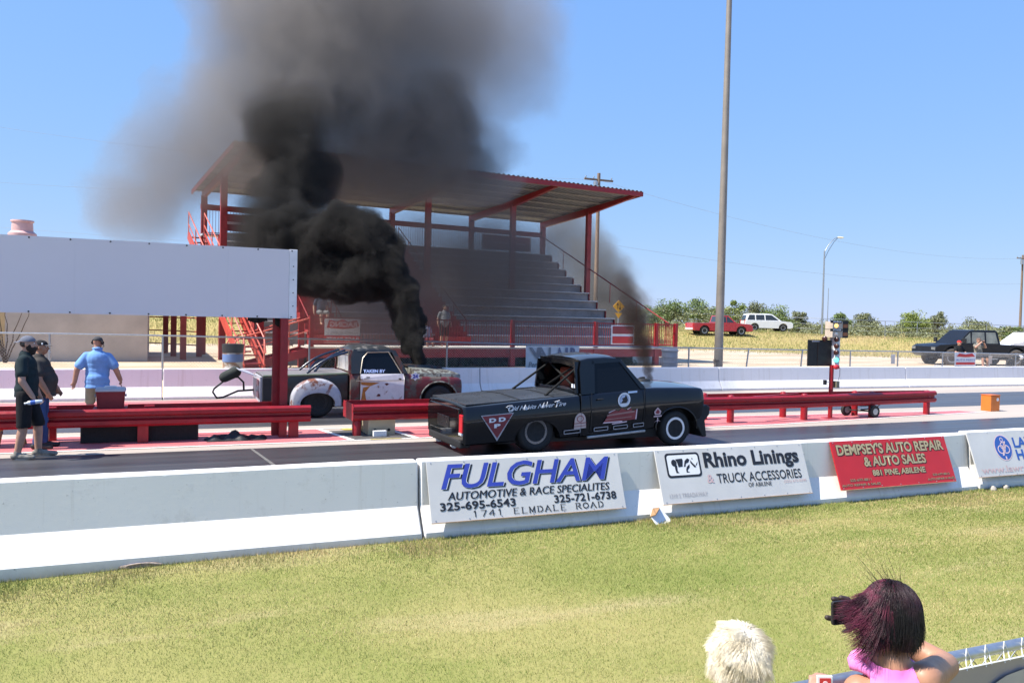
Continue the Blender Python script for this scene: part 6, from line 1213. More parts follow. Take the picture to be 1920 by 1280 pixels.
# man in jeans behind him
J = skeleton(1.83, .9, -.03, {'elR': (.04,-.30,1.15), 'wrR': (.16,-.27,.93), 'elL': (.04,.30,1.15), 'wrL': (.2,.24,.95)}, {'toR': (.16,-.15,.035), 'toL': (.2,.15,.035), 'anL': (.02,.12,.09)}, (1,-.05,-.02))
e, F, R, kk, J = figure('heavy man in a black cap, grey shirt and blue jeans at the guard rail', (-1.77, 15.78, .004), R_(-6), J, .70, K['skin_tan'], cloth('charcoal_cotton', (.055,.05,.046)), cloth('blue_denim', (.035,.075,.19), .3), K['black'], .62, 'ankle', ((.5,(0,-1,0)),(.6,(0,1,0))))
c = cap(e, F, R, kk, cloth('black_cap', (.016,.016,.02)), False, cloth('grey_brim', (.14,.13,.13))); mb = MB(); mb.ball(F(.03,-.085,.06), (.014*kk,.006*kk,.018*kk), 8, 6, R); mb.build('cap_badge', ink_white, c)
mb = MB(); mb.ball(F(-.03,0,-.0), (.082*kk,.080*kk,.06*kk), 14, 10, R); mb.build('hair', mat('dark_hair', (.02,.016,.014), .8), e, smooth=60)
mb = MB(); mb.limb(F(.10,-.01,-.055), F(.145,-.02,-.075), .004, .004, 6); tag(mb.build('cigarette', K['white'], e), None)
# man in light blue polo walking away
J = skeleton(1.82, .8, .05, {'shR': (.02,-.20,1.39), 'elR': (.04,-.33,1.14), 'wrR': (.15,-.40,.92), 'elL': (-.04,.35,1.14), 'wrL': (-.0,.40,.88)}, {'knL': (.08,.13,.52), 'anL': (-.0,.14,.09), 'toL': (.18,.17,.035), 'anR': (-.12,-.13,.12), 'toR': (.05,-.15,.035), 'knR': (.02,-.12,.51)}, (1,-.45,-.22))
e, F, R, kk, J = figure('heavy man in a light blue polo shirt and khaki shorts seen from behind', (-1.08, 18.4, .004), R_(84), J, .85, K['skin'], cloth('light_blue_polo', (.17,.34,.68), .10), cloth('khaki_cotton', (.36,.32,.22)), mat('pale_shoe', (.55,.58,.62), .7), .70, 'knee', ((.5,(-1,0,0)),(1.3,(0,1,0))), loose=.022, hem=.77)
c = cap(e, F, R, kk, cloth('grey_mesh_cap', (.07,.07,.075)), False)
for s in (-1,1): mb = MB(); mb.lathe(F(-.01, s*.088, -.005), R @ Vector((0,s,0)), [(-.01,.03),(.02,.04),(.035,.03),(.036,.001)], 14); mb.build('ear_muff', K['black'], e, smooth=40)
mb = MB(); mb.tube([F(-.01,-.1,0), F(-.08,-.07,.03), F(-.112,0,.03), F(-.08,.07,.03), F(-.01,.1,0)], .012*kk, 8); mb.tube([F(.0,-.1,-.02), F(.08,-.09,-.06), F(.11,-.04,-.075)], .006*kk, 6); mb.build('headset_band', K['black'], e, smooth=60)
mb = MB(); mb.tube([J['neck']+Vector((.06,0,.05)).xyz, J['neck']+Vector((0,.075,.045)), J['neck']+Vector((-.07,.03,.05)), J['neck']+Vector((-.07,-.03,.05)), J['neck']+Vector((0,-.075,.045))], .024, 8, closed=True); mb.build('collar', cloth('light_blue_collar', (.17,.34,.68)), e, smooth=60)
h_ = e.matrix_basis @ (J['wrR'] + Vector((.03,0,-.08))); mb = MB(); mb.tube([h_ + Vector((0,0,.03)), h_ + Vector((.03,-.02,-.12)), h_ + Vector((.06,-.05,-.35)), h_ + Vector((.08,-.1,-.62))], .011, 6); tag(mb.build('pull_rod', K['wood']), 'thin stick held in the right hand of the blue shirted man', 'stick')

# small spectators on the stand and beyond the fence
def small(label, loc, rz, h, fat, skin, shirt, lower, sit=False, capm=None, arms=None, hair=(.03,.02,.015), group='spectators across the track'):
    legs = {'hipL': (0,.1,.93), 'hipR': (0,-.1,.93)}
    if sit: legs = {'knL': (.42,.14,.92), 'knR': (.42,-.14,.92), 'anL': (.44,.14,.50), 'anR': (.44,-.14,.50), 'toL': (.60,.15,.45), 'toR': (.60,-.15,.45)}
    J = skeleton(h, fat, .0, arms, legs); e = empty('person', loc, label, 'person', group, rz); k = J['k']
    mb = MB(); F, R, kk = head_mesh(mb, J); torso(mb, J, fat, 0); limbs(mb, J)
    for s, sg in (('L', 1), ('R', -1)): hand(mb, J['wr'+s], J['wr'+s]-J['el'+s], (.3,-sg,0), sg, .6, k)
    melt(mb, 'body', skin, e, .02, 2)
    mb = MB(); torso(mb, J, fat, .02)
    for s in 'LR': mb.limb(J['sh'+s], lerp(J['sh'+s], J['el'+s], .65), .078*k, .074*k)
    melt(mb, 'shirt', shirt, e, .022, 2); mb = MB(); mb.ball(J['pelvis'], (.145*k,.185*k,.13*k))
    for s in 'LR': mb.limb(J['hip'+s], J['kn'+s], .11*k, .09*k)
    melt(mb, 'shorts', lower, e, .022, 2)
    if capm: cap(e, F, R, kk, capm)
    else: mb = MB(); mb.ball(F(-.02,0,.03), (.105*kk,.088*kk,.10*kk), 14, 10, R); mb.build('hair', mat('short_hair', hair, .8), e, smooth=60)
    return e, F, R, kk, J
face_out = R_(-80)
small('man in a grey shirt standing behind the stand railing right of the smoke', gs(-2.75, .75, 1.17), face_out, 1.70, .5, K['skin'], cloth('grey_shirt', (.22,.24,.26)), K['black'])
small('seated spectator in black beside the aisle of the stand', gs(-3.7, 1.9, .95), face_out, 1.65, .2, K['skin'], cloth('black_shirt', (.015,.016,.017)), cloth('dark_shorts', (.05,.04,.05)), True)
small('spectator in a pale blue shirt sitting low behind the stand railing', gs(-3.5, .85, .62), face_out, 1.6, .2, K['skin'], cloth('pale_blue_shirt', (.36,.42,.60)), cloth('maroon_shorts', (.15,.03,.04)), True)
small('spectator in navy sitting at the left aisle of the stand', gs(-7.3, 2.5, 1.55), face_out, 1.7, .3, K['skin'], cloth('navy_shirt', (.03,.04,.07)), cloth('grey_shorts', (.18,.18,.18)), True)
pr = at(1796, 690, 27.6); e_, F_, R__, k2, J_ = small('spectator in a red cap sitting behind the fence before the dark truck', (pr.x, 27.6, .05), R_(-95), 1.78, .3, K['skin'], cloth('black_tee', (.014,.014,.015)), cloth('dark_shorts2', (.05,.05,.06)), True, cloth('red_cap', (.5,.03,.03)), {'elL': (.12,.30,1.2), 'elR': (.12,-.30,1.2), 'wrL': (.34,.12,1.18), 'wrR': (.34,-.12,1.18)})
pr = at(1832, 690, 27.9); e_, F_, R__, k2, J_ = small('spectator in a grey shirt raising a camera behind the fence', (pr.x, 27.9, .10), R_(-95), 1.86, .3, K['skin'], cloth('olive_grey_tee', (.20,.19,.16)), cloth('dark_shorts3', (.05,.05,.06)), True, cloth('brown_cap', (.16,.10,.08)), {'elL': (.16,.30,1.35), 'elR': (.16,-.30,1.35), 'wrL': (.26,.06,1.60), 'wrR': (.26,-.06,1.60)})
mb = MB(); mb.box(.24,.34,-.07,.07,1.62,1.72); cm = mb.build('camera', K['black'], bevel=.01); cm.location = e_.location; cm.rotation_euler = e_.rotation_euler; tag(cm, 'small black camera held up by the spectator behind the fence', 'camera')
for i, px in enumerate((1796, 1834)):
    pr = at(px, 690, 27.75); mb = MB(); mb.box(-.25,.25,-.22,.22,.36,.86); o = mb.build('folding_chair', cloth('chair_canvas', (.06,.07,.10)), bevel=.02); bpy.data.objects.remove(o)

# ------------------------------------------------------------------ foreground spectators and their fence
def PP(x, y, d): return CAMPOS + ray(x, y) * d
def strands(name, m, parent, roots, fn, n, seg, r0, seed):
    """hair: tapering three sided strands; fn(root, normal, t, rnd) gives the path"""
    rg = random.Random(seed); V = []; Fc = []
    for i in range(n):
        root, nor = roots(rg); rnd = [rg.random() for _ in range(5)]; pts = fn(root, nor, seg, rnd) if seg > 6 else [fn(root, nor, j/seg, rnd) for j in range(seg+1)]; o = len(V)
        for j, p in enumerate(pts):
            d = (pts[min(j+1, seg)] - pts[max(j-1, 0)]).normalized(); a = d.cross(Vector((.3,.5,.8))).normalized(); b = d.cross(a); r = r0*(1 - .85*j/seg)
            for q in range(3): V.append(p + (a*math.cos(2.094*q) + b*math.sin(2.094*q))*r)
        for j in range(seg):
            for q in range(3): Fc.append((o+j*3+q, o+j*3+(q+1) % 3, o+j*3+3+(q+1) % 3, o+j*3+3+q))
    me = bpy.data.meshes.new(name); me.from_pydata([tuple(v) for v in V], [], Fc); me.materials.append(m); me.polygons.foreach_set('use_smooth', [True]*len(Fc)); o = bpy.data.objects.new(name, me); col.objects.link(o); o.parent = parent; return o
def hair_mat(name, a, b, sc_, rough=.4):
    t = NT(name); co = t.coord(); n = t.noise(co, sc_, 3, .5); t.color(t.ramp(n, [(.42, a), (.6, b)])); t.rough(rough); return t.m
LFT = -RT; DWN = -UP
# woman with wind blown dark red hair filming
W = empty('person', (2.30, 1.82, 0), 'woman with windblown dark red hair and a pink top filming with a phone', 'person'); WO = Vector((2.30, 1.82, 0)); lo = lambda x, y, d: PP(x, y, d*1.13) - WO
HC = lo(1664, 1152, 2.46); fwd = (FW*.80 + LFT*.62); fwd.z = -.1
sk = mat('sun_tanned_skin', (.40,.20,.12), .5, var=.1, scale=20)
J = {'k': .95, 'f': fwd.normalized(), 'head': HC, 'neck': lo(1670, 1240, 2.44), 'shR': lo(1733, 1272, 2.40), 'shL': lo(1612, 1296, 2.44), 'elR': lo(1772, 1246, 2.62), 'wrR': lo(1618, 1160, 2.80), 'elL': lo(1570, 1450, 2.42), 'wrL': lo(1575, 1560, 2.5)}
J['chest'] = lerp(J['shL'], J['shR'], .5) + Vector((0,0,-.17)); J['belly'] = J['chest'] + Vector((-.02,-.02,-.22)); J['pelvis'] = J['belly'] + Vector((0,0,-.2))
pv = J['pelvis']; sd = (J['shR']-J['shL']); sd.z = 0; sd.normalize()
for s, q in (('L', -1), ('R', 1)): J['hip'+s] = pv + sd*.09*q; J['kn'+s] = Vector((pv.x, pv.y, .47)) + sd*.1*q; J['an'+s] = Vector((pv.x, pv.y, .09)) + sd*.1*q - fwd*.03; J['to'+s] = J['an'+s] + Vector((fwd.x, fwd.y, 0))*.17 - Vector((0,0,.055))
mb = MB(); F, R, kk = head_mesh(mb, J, .90); torso(mb, J, .12, -.012); limbs(mb, J); hand(mb, J['wrR'], (LFT*.8 + UP*.15 + FW*.12), -FW*.9 + LFT*.2, -1, .75, .92); hand(mb, J['wrL'], (0,0,-1), FW, 1, .4, .92)
melt(mb, 'body', sk, W, .008, 3); face(W, F, R, kk, K['black'])
mb = MB(); mm = lerp(J['shL'], J['shR'], .5); torso(mb, J, .12, .004); o = melt(mb, 'top', mat('pink_jersey', (.78,.20,.52), .8, var=.08, bump=.4, bscale=12), W, .010, 5)
cut1 = MB(); cut1.ball(J['shR'] + sd*.035 + Vector((0,0,.01)), (.085,.085,.16)); cut2 = MB(); cut2.ball(J['shL'] - sd*.045, (.085,.085,.16)); cut3 = MB(); cut3.ball(lerp(J['neck'], mm, .25) + Vector((0,0,.05)), (.075,.075,.075)); carve(o, [cut1, cut2, cut3]); resharp(o, 80)
mb = MB(); bk = Vector((-fwd.x, -fwd.y, 0)).normalized(); ring = []
for i in range(22): a = 2*math.pi*i/22; ring.append(lerp(J['neck'], mm, .45) + sd*(.105*math.cos(a)) + bk*(.085*math.sin(a)+.01) + Vector((0,0,.012 - .05*math.sin(a)*(1 if math.sin(a) > 0 else .4) + .006*math.sin(5*a))))
mb.tube(ring, [.020+.006*math.sin(i*1.7) for i in range(22)], 8, closed=True); mb.build('hood_fold', mat('pink_jersey_fold', (.80,.22,.54), .8, var=.08, bump=.4, bscale=12), W, smooth=80)
mb = MB(); torso(mb, {**J, 'chest': J['belly']-Vector((0,0,.1)), 'belly': J['pelvis'], 'shL': J['hipL'], 'shR': J['hipR'], 'neck': J['belly']}, .1, 0)
for s in 'LR': mb.limb(J['hip'+s], J['kn'+s], .10, .075); mb.limb(J['kn'+s], lerp(J['kn'+s], J['an'+s], .9), .075, .06)
melt(mb, 'jeans', cloth('dark_denim', (.03,.04,.08)), W, .014, 3)
mb = MB(); mb.ball(J['shR'] + sd*.035 - Vector((0,0,.04)) - FW*.035, (.012,.04,.045)); bpy.data.meshes.remove(mb.mesh('x', [sk]))
hm = hair_mat('dark_red_hair', (.005,.0035,.004), (.022,.005,.010), 14, .55)
mb = MB(); mb.ball(F(-.02,0,.028), (.103*kk,.085*kk,.102*kk), 20, 14, R); mb.ball(F(-.055,0,-.05), (.058*kk,.066*kk,.085*kk), 14, 10, R); hc = melt(mb, 'hair', hm, W, .008, 4)
def hroots(rg):
    while True:
        v = Vector((rg.gauss(0,1), rg.gauss(0,1), rg.gauss(0,1))).normalized()
        if v.z > -.75 and not (v.x > .55 and v.z < .35): break
    return F(-.02 + v.x*.103, v.y*.085, .028 + v.z*.102), (R @ v)
wind = (LFT*.9 + Vector((0,0,.06)) - FW*.1)
hc_c = F(-.02, 0, .028); Ri = R.transposed()
def hpath(p, n, seg, r):
    lt = n.dot(LFT); fr = (Ri @ n).x; w = .06 + .95*max(0, min(1, lt*.75 + fr*.55 + .15*n.z - .12)); L = (.062 + .085*r[0]) * (1 if w > .4 else .62 + .45*max(0, n.z) + .5*r[3]*max(0, -(Ri @ n).x - .55)); st = L/seg; pts = [p]; d = n*.05 + LFT*.2*w; cl = Vector((math.sin(p.z*95+p.x*60), math.sin(p.x*110+1), math.sin(p.y*100+p.z*45)))*.30
    for j in range(seg):
        t_ = j/seg; d = (d*.6 + Vector((0,0,-1))*(.55 - .25*w*t_) + LFT*(w*(.25 + .75*t_)) - FW*.10 + UP*(.10*w*r[2]*t_) + cl*(.3+.7*t_)*(.15+.85*w) + Vector((r[2]-.5, r[3]-.5, r[4]-.5))*(.10 + .5*t_*w)).normalized()
        q = pts[-1] + d*st; l = Ri @ (q - hc_c); m_ = Vector((l.x/(.104*kk), l.y/(.086*kk), l.z/(.104*kk))); ln = m_.length
        if ln < 1.0 + .10*r[1]: q = hc_c + R @ (l * ((1.0 + .10*r[1])/max(ln, 1e-3)))
        pts.append(q)
    return pts
wt = lambda n: n.dot(LFT)*.75 + (Ri @ n).x*.55 + .15*n.z - .12
def pick(lo_, hi_):
    def f(rg):
        while True:
            p, n = hroots(rg)
            if lo_ <= wt(n) + rg.gauss(0, .12) < hi_: return p, n
    return f
strands('hair_strands', hm, hc, pick(-9, .18), hpath, 6000, 10, .0011, 1)['kind'] = 'stuff'
strands('dyed_locks', hair_mat('burgundy_hair', (.030,.006,.012), (.13,.022,.045), 22, .42), hc, pick(.18, 9), hpath, 3800, 10, .0012, 6)['kind'] = 'stuff'
def fly(p, n, t_, r): return p + n*(.05*t_ + .05*r[0]*t_) + wind*(.03+.08*r[1])*t_ + Vector((0,0,1))*(.07*r[2])*t_*(1-.4*t_) + Vector((r[3]-.5,r[4]-.5,0))*.04*t_
strands('loose_hairs', hm, hc, lambda rg: (lambda v: (F(-.02+v.x*.106, v.y*.088, .028+v.z*.103), R @ v))(Vector((rg.gauss(-.1,.4), rg.gauss(.2,.5), 1)).normalized()), fly, 40, 6, .0007, 2)['kind'] = 'stuff'
# phone
pc = PP(1589, 1146, 2.66*1.13); ph = empty('mobile_phone', pc, 'black mobile phone held level in the woman\'s raised hand', 'phone'); X_ = (RT*.96 + FW*.28).normalized(); Z_ = (UP + RT*.02).normalized(); Yn = Z_.cross(X_); ph.rotation_euler = Matrix((X_, Yn, Z_)).transposed().to_euler()
mb = MB(); mb.loft([[(x, y, z) for x, z in rrect(-.068,.068,-.043,.043,.009,.009)] for y in (-.005,.005)]); ca = mb.build('case', K['black'], ph, bevel=.0015); mb = MB(); mb.box(-.060,.060,-.0062,-.0052,-.038,.038); mb.build('screen', K['dark_glass'], ca)
mb = MB()
for (x, z) in ((1551,1157),(1563,1122),(1577,1120)): q = PP(x, z, 2.74*1.13); mb.limb(q, q + (RT*.03 + DWN*.01 + FW*.012), .010, .011, 8)
for i, q in enumerate(((1549,1157),(1566,1122),(1579,1120))): pass
fg = mb.build('finger', mat('shaded_finger_skin', (.035,.022,.018), .6), W, smooth=80); fg.location = -WO  # bare fingers, their shade put into the dark skin colour
# white haired lady
G = empty('person', (1.60, 1.84, 0), 'white haired lady with short fluffy hair at the bottom edge', 'person'); GO = Vector((1.60, 1.84, 0)); lo2 = lambda x, y, d: PP(x, y, d*1.15) - GO
gf = (FW*.95 + LFT*.25); gf.z = -.12; HC = lo2(1384, 1241, 2.25)
J = {'k': .93, 'f': gf.normalized(), 'head': HC, 'neck': HC + Vector((-.015,-.035,-.165)), }
mm = J['neck'] + Vector((0,0,-.05)); sdg = RT.copy(); sdg.z = 0; sdg.normalize()
J.update({'shL': mm - sdg*.17, 'shR': mm + sdg*.17, 'chest': mm + Vector((0,0,-.17)), 'belly': mm + Vector((0,0,-.38)), 'pelvis': mm + Vector((0,0,-.56)), 'elL': mm - sdg*.24 + Vector((0,0,-.28)), 'wrL': mm - sdg*.22 + Vector((.05,.12,-.48)), 'elR': mm + sdg*.27 + Vector((0,0.02,-.25)), 'wrR': lo2(1522, 1330, 2.36)})
pv = J['pelvis']
for s, q in (('L',-1),('R',1)): J['hip'+s] = pv + sdg*.09*q; J['kn'+s] = Vector((pv.x,pv.y,.45)) + sdg*.1*q; J['an'+s] = Vector((pv.x,pv.y,.09)) + sdg*.1*q; J['to'+s] = J['an'+s] + Vector((gf.x,gf.y,0))*.17 - Vector((0,0,.055))
mb = MB(); F, R, kk = head_mesh(mb, J, .95); torso(mb, J, .4, -.01); limbs(mb, J); hand(mb, J['wrR'], UP*.9 + RT*.25, FW*.9 + RT*.2, -1, .7, .9); hand(mb, J['wrL'], (0,0,-1), FW, 1, .5, .9); melt(mb, 'body', K['skin'], G, .009, 3); face(G, F, R, kk, K['white'])
mb = MB(); torso(mb, J, .4, .015)
for s in 'LR': mb.limb(J['sh'+s], lerp(J['sh'+s], J['el'+s], .8), .075, .07)
melt(mb, 'blouse', cloth('red_blouse', (.40,.04,.05)), G, .012, 4); mb = MB(); mb.ball(J['pelvis'], (.16,.18,.16))
for s in 'LR': mb.limb(J['hip'+s], J['kn'+s], .10, .08); mb.limb(J['kn'+s], lerp(J['kn'+s], J['an'+s], .9), .08, .065)
melt(mb, 'trousers', cloth('grey_trousers', (.20,.20,.22)), G, .014, 3)
wm = hair_mat('white_blond_hair', (.78,.68,.50), (.95,.88,.74), 18, .6)
mb = MB(); mb.ball(F(-.015,0,.032), (.104*kk,.086*kk,.100*kk), 20, 14, R); hcap = mb.build('hair', wm, G, smooth=180)
def groots(rg):
    while True:
        v = Vector((rg.gauss(0,1), rg.gauss(0,1), rg.gauss(0,1))).normalized()
        if v.z > -.7 and not (v.x > .6 and v.z < .2): break
    return F(-.015+v.x*.102, v.y*.084, .032+v.z*.098), R @ v
crown = F(-.06, -.01, .12)
def gpath(p, n, t_, r):
    out = (p - crown); out = (out - n*out.dot(n)); out = out.normalized() if out.length > .004 else Vector((r[2]-.5, r[3]-.5, 0)); out = out + Vector((math.sin(p.x*90+p.z*70), math.sin(p.y*80+2), math.sin(p.z*85+p.x*40)))*.45
    return p + n*(.020*t_**.7*(.5+r[0])) + out*(.020*t_*(.6+.8*r[1])) + Vector((0,0,-1))*.010*t_*t_ + Vector((r[2]-.5,r[3]-.5,r[4]-.5))*.010*t_
strands('hair_strands', wm, hcap, groots, gpath, 11000, 5, .0008, 4)['kind'] = 'stuff'
mb = MB(); mb.tube([F(-.0,.078,.0), F(.06,.076,.012), F(.10,.06,.012)], .004, 6); mb.tube([F(-.0,-.078,.0), F(.06,-.076,.012), F(.10,-.06,.012)], .004, 6); mb.build('spectacles', mat('red_spectacle_frame', (.45,.03,.03), .3), G)
pc = PP(1546, 1277, 2.36*1.15); cp = empty('card_packet', pc, 'small red and white packet held up beside the white haired lady', 'packet'); cp.rotation_euler = Matrix((RT, UP.cross(RT), UP)).transposed().to_euler()
mb = MB(); mb.box(-.0245,.0245,-.006,.006,-.036,.020); bx = mb.build('packet', K['white'], cp, bevel=.001); mb = MB(); mb.box(-.0185,.0185,-.0075,-.0062,-.034,.014); rp = mb.build('red_panel', ink_red, bx); mb = MB(); mb.lathe((0,-.0076,-.004),(0,-1,0),[(0,.009),(.0006,.0085),(.0007,.001)],14); mb.build('pale_mark', ink_pink, rp)
# galvanised fence with a tied banner
FY, FZ = 2.17, 1.113
e = empty('spectator_fence', (2.6, FY, 0), 'galvanised pipe fence in front of the spectators at the bottom right', 'fence')
mb = MB(); mb.tube([(-4, 0, FZ), (5, 0, FZ)], .0215, 16); mb.build('top_rail', K['steel'], e, smooth=60)
for x in (-3.4, -.9, 1.6, 4.1): mb = MB(); mb.tube([(x, 0, -.1), (x, 0, FZ-.02)], .024, 12); mb.build('post', K['steel'], e, smooth=60)
mb = MB(); x = -4
while x < 5: mb.bar((x, .03, .03), (x+1.18, .03, FZ-.02), .003); mb.bar((x+1.18, .035, .03), (x, .035, FZ-.02), .003); x += .08
mb.build('mesh', K['steel'], e, fix=False)['kind'] = 'stuff'
e = empty('fence_banner', (2.38, FY-.03, .28), 'grey brown banner tied with white cords to the pipe fence', 'banner')
mb = MB(); nx = 30; mb.add([(3.2*i/nx, .006*math.sin(i*1.3+j), .80*j/6) for j in range(7) for i in range(nx+1)], [(j*(nx+1)+i, j*(nx+1)+i+1, (j+1)*(nx+1)+i+1, (j+1)*(nx+1)+i) for j in range(6) for i in range(nx)]); mb.build('cloth', mat('grey_brown_vinyl', (.34,.29,.27), .55, var=.06), e, smooth=60, fix=False)
mb = MB(); mb.tube([(0,-.004,.80),(3.2,-.004,.80)], .003, 6); mb.build('hem', K['white'], e)
shape(e, (0,0,0), (3.2,0,0), (0,0,.8), [ell(.24,.42,.14,.52)], mat('pale_grey_oval', (.42,.38,.36), .55), off=.010)
letter(e, 'AC', (0,0,0), (3.2,0,0), (0,0,.8), (.135,.29,.50,.80), mat('purple_vinyl', (.10,.05,.36), .5), .35, .05, off=.014); letter(e, 'RACING FUEL', (0,0,0), (3.2,0,0), (0,0,.8), (.08,.46,.16,.4), ink_navy, .2, .03, off=.014)
for i in range(14):
    x = .03 + .105*i; mb = MB(); mb.tube([(x,-.006,.79),(x+.01,.01,.83),(x+.012,.03-.02,.855+.012),(x+.035,.01,.83),(x+.03,-.006,.795)], .0022, 5); mb.build('tie_cord', K['white'], e)
# ------------------------------------------------------------------ diesel smoke
def plume(name, label, blobs, dens, colr, warp=.5, wscale=.7, nscale=1.2, sharp=(.25,.55), aniso=.2, detail=4, step=None, emit_amb=0, amp=1.7, expo=1.0):
    """blobs: (x, y, z, rx, ry, rz, weight). A closed skin hugs them; the volume inside is the sum of soft balls broken up by noise"""
    c = Vector((sum(b[0] for b in blobs), sum(b[1] for b in blobs), sum(b[2] for b in blobs)))/len(blobs)
    mb = MB(); rmin = min(min(b[3:6]) for b in blobs)
    for b in blobs: mb.ball((b[0]-c.x, b[1]-c.y, b[2]-c.z), (b[3]*1.08, b[4]*1.08, b[5]*1.08), 20, 14)
    t = NT(name + '_soot'); t.n.remove(t.b); out = t.n['Material Output']; co = t.coord(False)
    nz = t.node('TexNoise'); nz.inputs['Scale'].default_value = wscale; nz.inputs['Detail'].default_value = 3; t.link(co, nz.inputs['Vector'])
    s1 = t.node('VectorMath', operation='SUBTRACT'); t.link(nz.outputs['Color'], s1.inputs[0]); s1.inputs[1].default_value = (.5,.5,.5)
    s2 = t.node('VectorMath', operation='MULTIPLY_ADD'); t.link(s1.outputs[0], s2.inputs[0]); s2.inputs[1].default_value = (warp*2,)*3; t.link(co, s2.inputs[2]); P = s2.outputs[0]; acc = None; accw = None
    for b in blobs:
        v = t.node('VectorMath', operation='MULTIPLY_ADD'); t.link(P, v.inputs[0]); v.inputs[1].default_value = (1/b[3], 1/b[4], 1/b[5]); v.inputs[2].default_value = (-(b[0]-c.x)/b[3], -(b[1]-c.y)/b[4], -(b[2]-c.z)/b[5])
        d = t.node('VectorMath', operation='DOT_PRODUCT'); t.link(v.outputs[0], d.inputs[0]); t.link(v.outputs[0], d.inputs[1])
        q = t.math('SUBTRACT', 1.0, d.outputs['Value'], True); qw = t.math('MULTIPLY', q, b[6]); acc = q if acc is None else t.math('ADD', acc, q); accw = qw if accw is None else t.math('ADD', accw, qw)
    n = t.noise(co, nscale, detail, .68); n = t.math('ADD', t.math('MULTIPLY', t.math('SUBTRACT', n, .5), amp), .5)
    k = t.node('MapRange', interpolation_type='SMOOTHSTEP'); t.link(t.math('SUBTRACT', t.math('ADD', acc, n), .5), k.inputs[0]); k.inputs[1].default_value = sharp[0]; k.inputs[2].default_value = sharp[1]; k.inputs[3].default_value = 0; k.inputs[4].default_value = 1
    core = t.math('MULTIPLY', k.outputs[0], t.math('POWER', t.math('MINIMUM', accw, 2.5), expo)); den = t.math('MULTIPLY', core, dens)
    pv = t.node('VolumePrincipled'); pv.inputs['Color'].default_value = tuple(colr) + (1,); pv.inputs['Anisotropy'].default_value = aniso; t.link(den, pv.inputs['Density']); t.link(pv.outputs[0], out.inputs['Volume'])
    vox = max(.035, rmin*.16)
    o = mb.build(name, t.m); r = o.modifiers.new('r', 'REMESH'); r.mode = 'VOXEL'; r.voxel_size = vox; bake(o)
    if not o.data.materials: o.data.materials.append(t.m)
    t.m.cycles.volume_sampling = 'MULTIPLE_IMPORTANCE' if hasattr(t.m, 'cycles') else None
    o.location = c; o.visible_shadow = True
    tag(o, label, 'smoke', 'exhaust smoke'); o['kind'] = 'stuff'
    return o
def bl(px, py, Y, rpx, wgt=1.0, ry=1.0, rxy=None):
    """a puff seen at a pixel: radius rpx (or (rx, rz)) in photograph pixels, on plane Y"""
    p = at(px, py, Y); d = (p - CAMPOS).dot(FW) ; rx, rz = rpx if hasattr(rpx, '__len__') else (rpx, rpx); a, b = rx*d/F_PX, rz*d/F_PX
    return (p.x, p.y, p.z, a, max(a, b)*ry if ry else b, b, wgt)
# dense stream from the rusty truck's stack, rolling over to the left
stream = [bl(784,676,19.75,(15,24),2.8), bl(776,642,19.8,(24,36),2.8), bl(766,602,19.9,(34,46),2.6), bl(752,556,20.0,(38,50),2.0), bl(733,515,20.2,(48,52),1.8), bl(708,475,20.4,(58,56),1.7), bl(675,440,20.6,(64,56),1.7), bl(635,430,20.9,(60,52),1.5), bl(598,455,21.2,(56,56),1.5), bl(688,520,20.5,(62,52),1.4), bl(645,515,21,(66,58),1.4), bl(595,505,21.6,(62,60),1.4), bl(556,480,22,(66,80),1.6), bl(530,450,22,(60,80),1.2)]
plume('black_smoke', 'dense black smoke rolling up from the rusty pickup', stream, 12.0, (.06,.058,.056), .36, 1.2, 1.9, (.12,.40), .1, 5)
colm = [bl(540,450,22.5,(85,95),1.6), bl(505,470,22.8,(66,90),1.2), bl(545,375,23,(84,84),1.4), bl(560,320,23.2,(90,80),1.3), bl(530,270,23.5,(104,84),1.0), bl(585,335,23.2,(74,84),1.1), bl(525,215,24,(110,84),.4), bl(590,225,24.5,(100,84),.35), bl(560,530,22.5,(66,60),.6), bl(490,400,23,(60,80),.5)]
plume('black_smoke', 'dark column of smoke climbing past the left half of the grandstand', colm, 1.7, (.085,.082,.08), 1.1, .5, .9, (.12,.6), .1, 5)
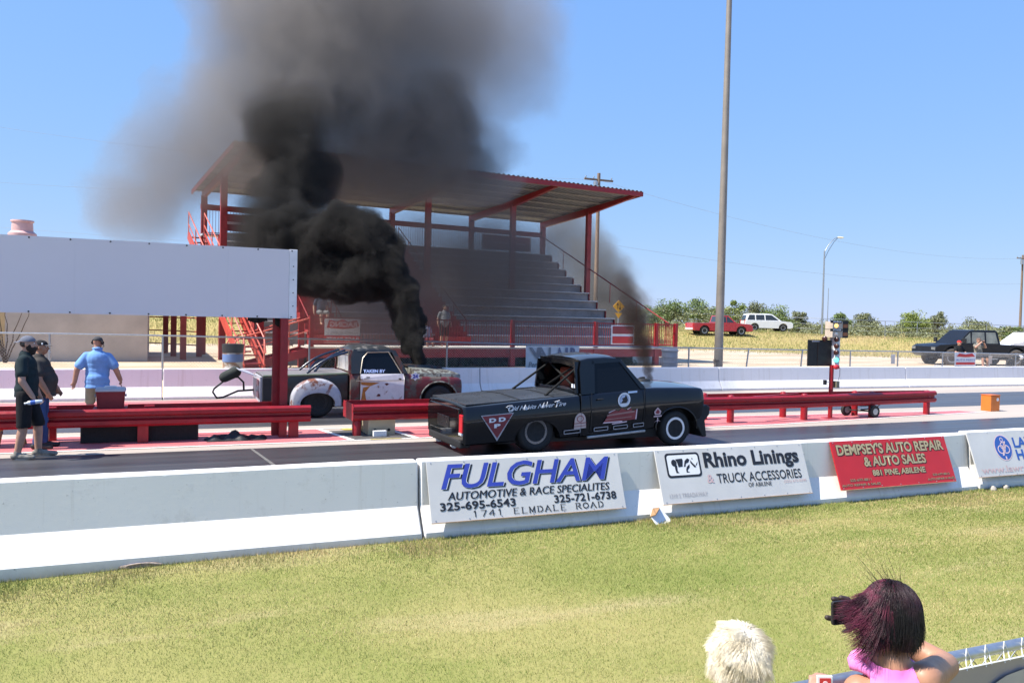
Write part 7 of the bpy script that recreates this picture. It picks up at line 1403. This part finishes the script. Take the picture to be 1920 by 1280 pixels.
cloud = [bl(560,110,26,(230,190),1.0), bl(700,80,27,(250,180),.9), bl(470,190,26,(170,150),.85), bl(385,290,25,(140,120),.75), bl(300,335,25,(145,135),1.0), bl(250,395,25,(90,100),.8), bl(375,240,25,(125,120),.75), bl(720,330,27.5,(190,48),1.8), bl(880,340,29,(140,42),1.5), bl(820,230,28,(90,130),.9), bl(650,240,26,(220,160),1.1), bl(770,235,27,(180,140),1.1), bl(825,205,28,(95,110),1.0), bl(850,275,28,(160,80),.9), bl(600,345,27,(140,40),1.2), bl(640,-40,27,(330,180),.9), bl(870,60,28,(230,150),.42), bl(930,130,29,(170,150),.25), bl(450,60,26,(110,150),.35), bl(600,320,26,(170,70),.9)]
plume('black_smoke', 'broad grey brown smoke cloud hanging above the grandstand roof', cloud, .46, (.37,.345,.33), 1.5, .30, .62, (.10,.50), .15, 8, amp=3.2, expo=.6)
veil = [bl(700,600,24.5,(140,90),.4), bl(800,520,25.5,(200,150),.7), bl(900,500,26.5,(190,110),.6), bl(990,470,27.5,(140,90),.5), bl(960,540,27,(180,140),.5), bl(1060,620,28,(100,80),.35), bl(700,560,24.5,(150,90),.4), bl(620,590,23.5,(110,70),.35), bl(880,430,27,(260,60),.12)]
plume('black_smoke', 'thin grey veil of smoke drifting across the grandstand seats', veil, .46, (.31,.265,.235), 1.2, .4, .7, (.1,.6), .2, 5)
thin = [bl(1219,712,14.05,(6,11),2.6), bl(1215,692,14.1,(9,20),2.2), bl(1208,662,14.3,(12,28),1.8), bl(1199,630,14.6,(16,34),1.4), bl(1190,598,15,(20,38),1.0), bl(1180,566,15.4,(22,38),.5), bl(1168,530,16,(26,40),.3)]
plume('black_smoke', 'narrow brown smoke jet rising from the black pickup bonnet', thin, 6.0, (.075,.058,.05), .13, 2.2, 3, (.10,.5), .2, 5)
drift = [bl(1165,590,49,(84,80),1.2), bl(1125,570,50,(84,84),1.3), bl(1110,505,52,(84,80),1.0), bl(1080,455,54,(80,80),.8), bl(1155,520,52,(66,60),.5), bl(1055,410,55,(66,66),.5), bl(1100,625,48,(90,66),1.0)]
plume('black_smoke', 'billowing grey smoke behind the right end of the grandstand', drift, .45, (.26,.25,.24), 1.0, .45, .8, (.15,.6), .15, 5)
lobe = [bl(840,190,27,(60,60),1.0), bl(865,240,27,(55,70),1.1), bl(800,225,27,(75,55),1.0), bl(740,250,27,(80,50),.9), bl(690,280,27,(80,45),.8), bl(790,290,27.5,(90,40),.8), bl(880,305,28,(90,36),.4)]
plume('black_smoke', 'ragged darker lobe of smoke curling over the right half of the stand roof', lobe, .75, (.15,.145,.145), .9, .55, 1.1, (.15,.6), .1, 7, amp=3.0, expo=.6)
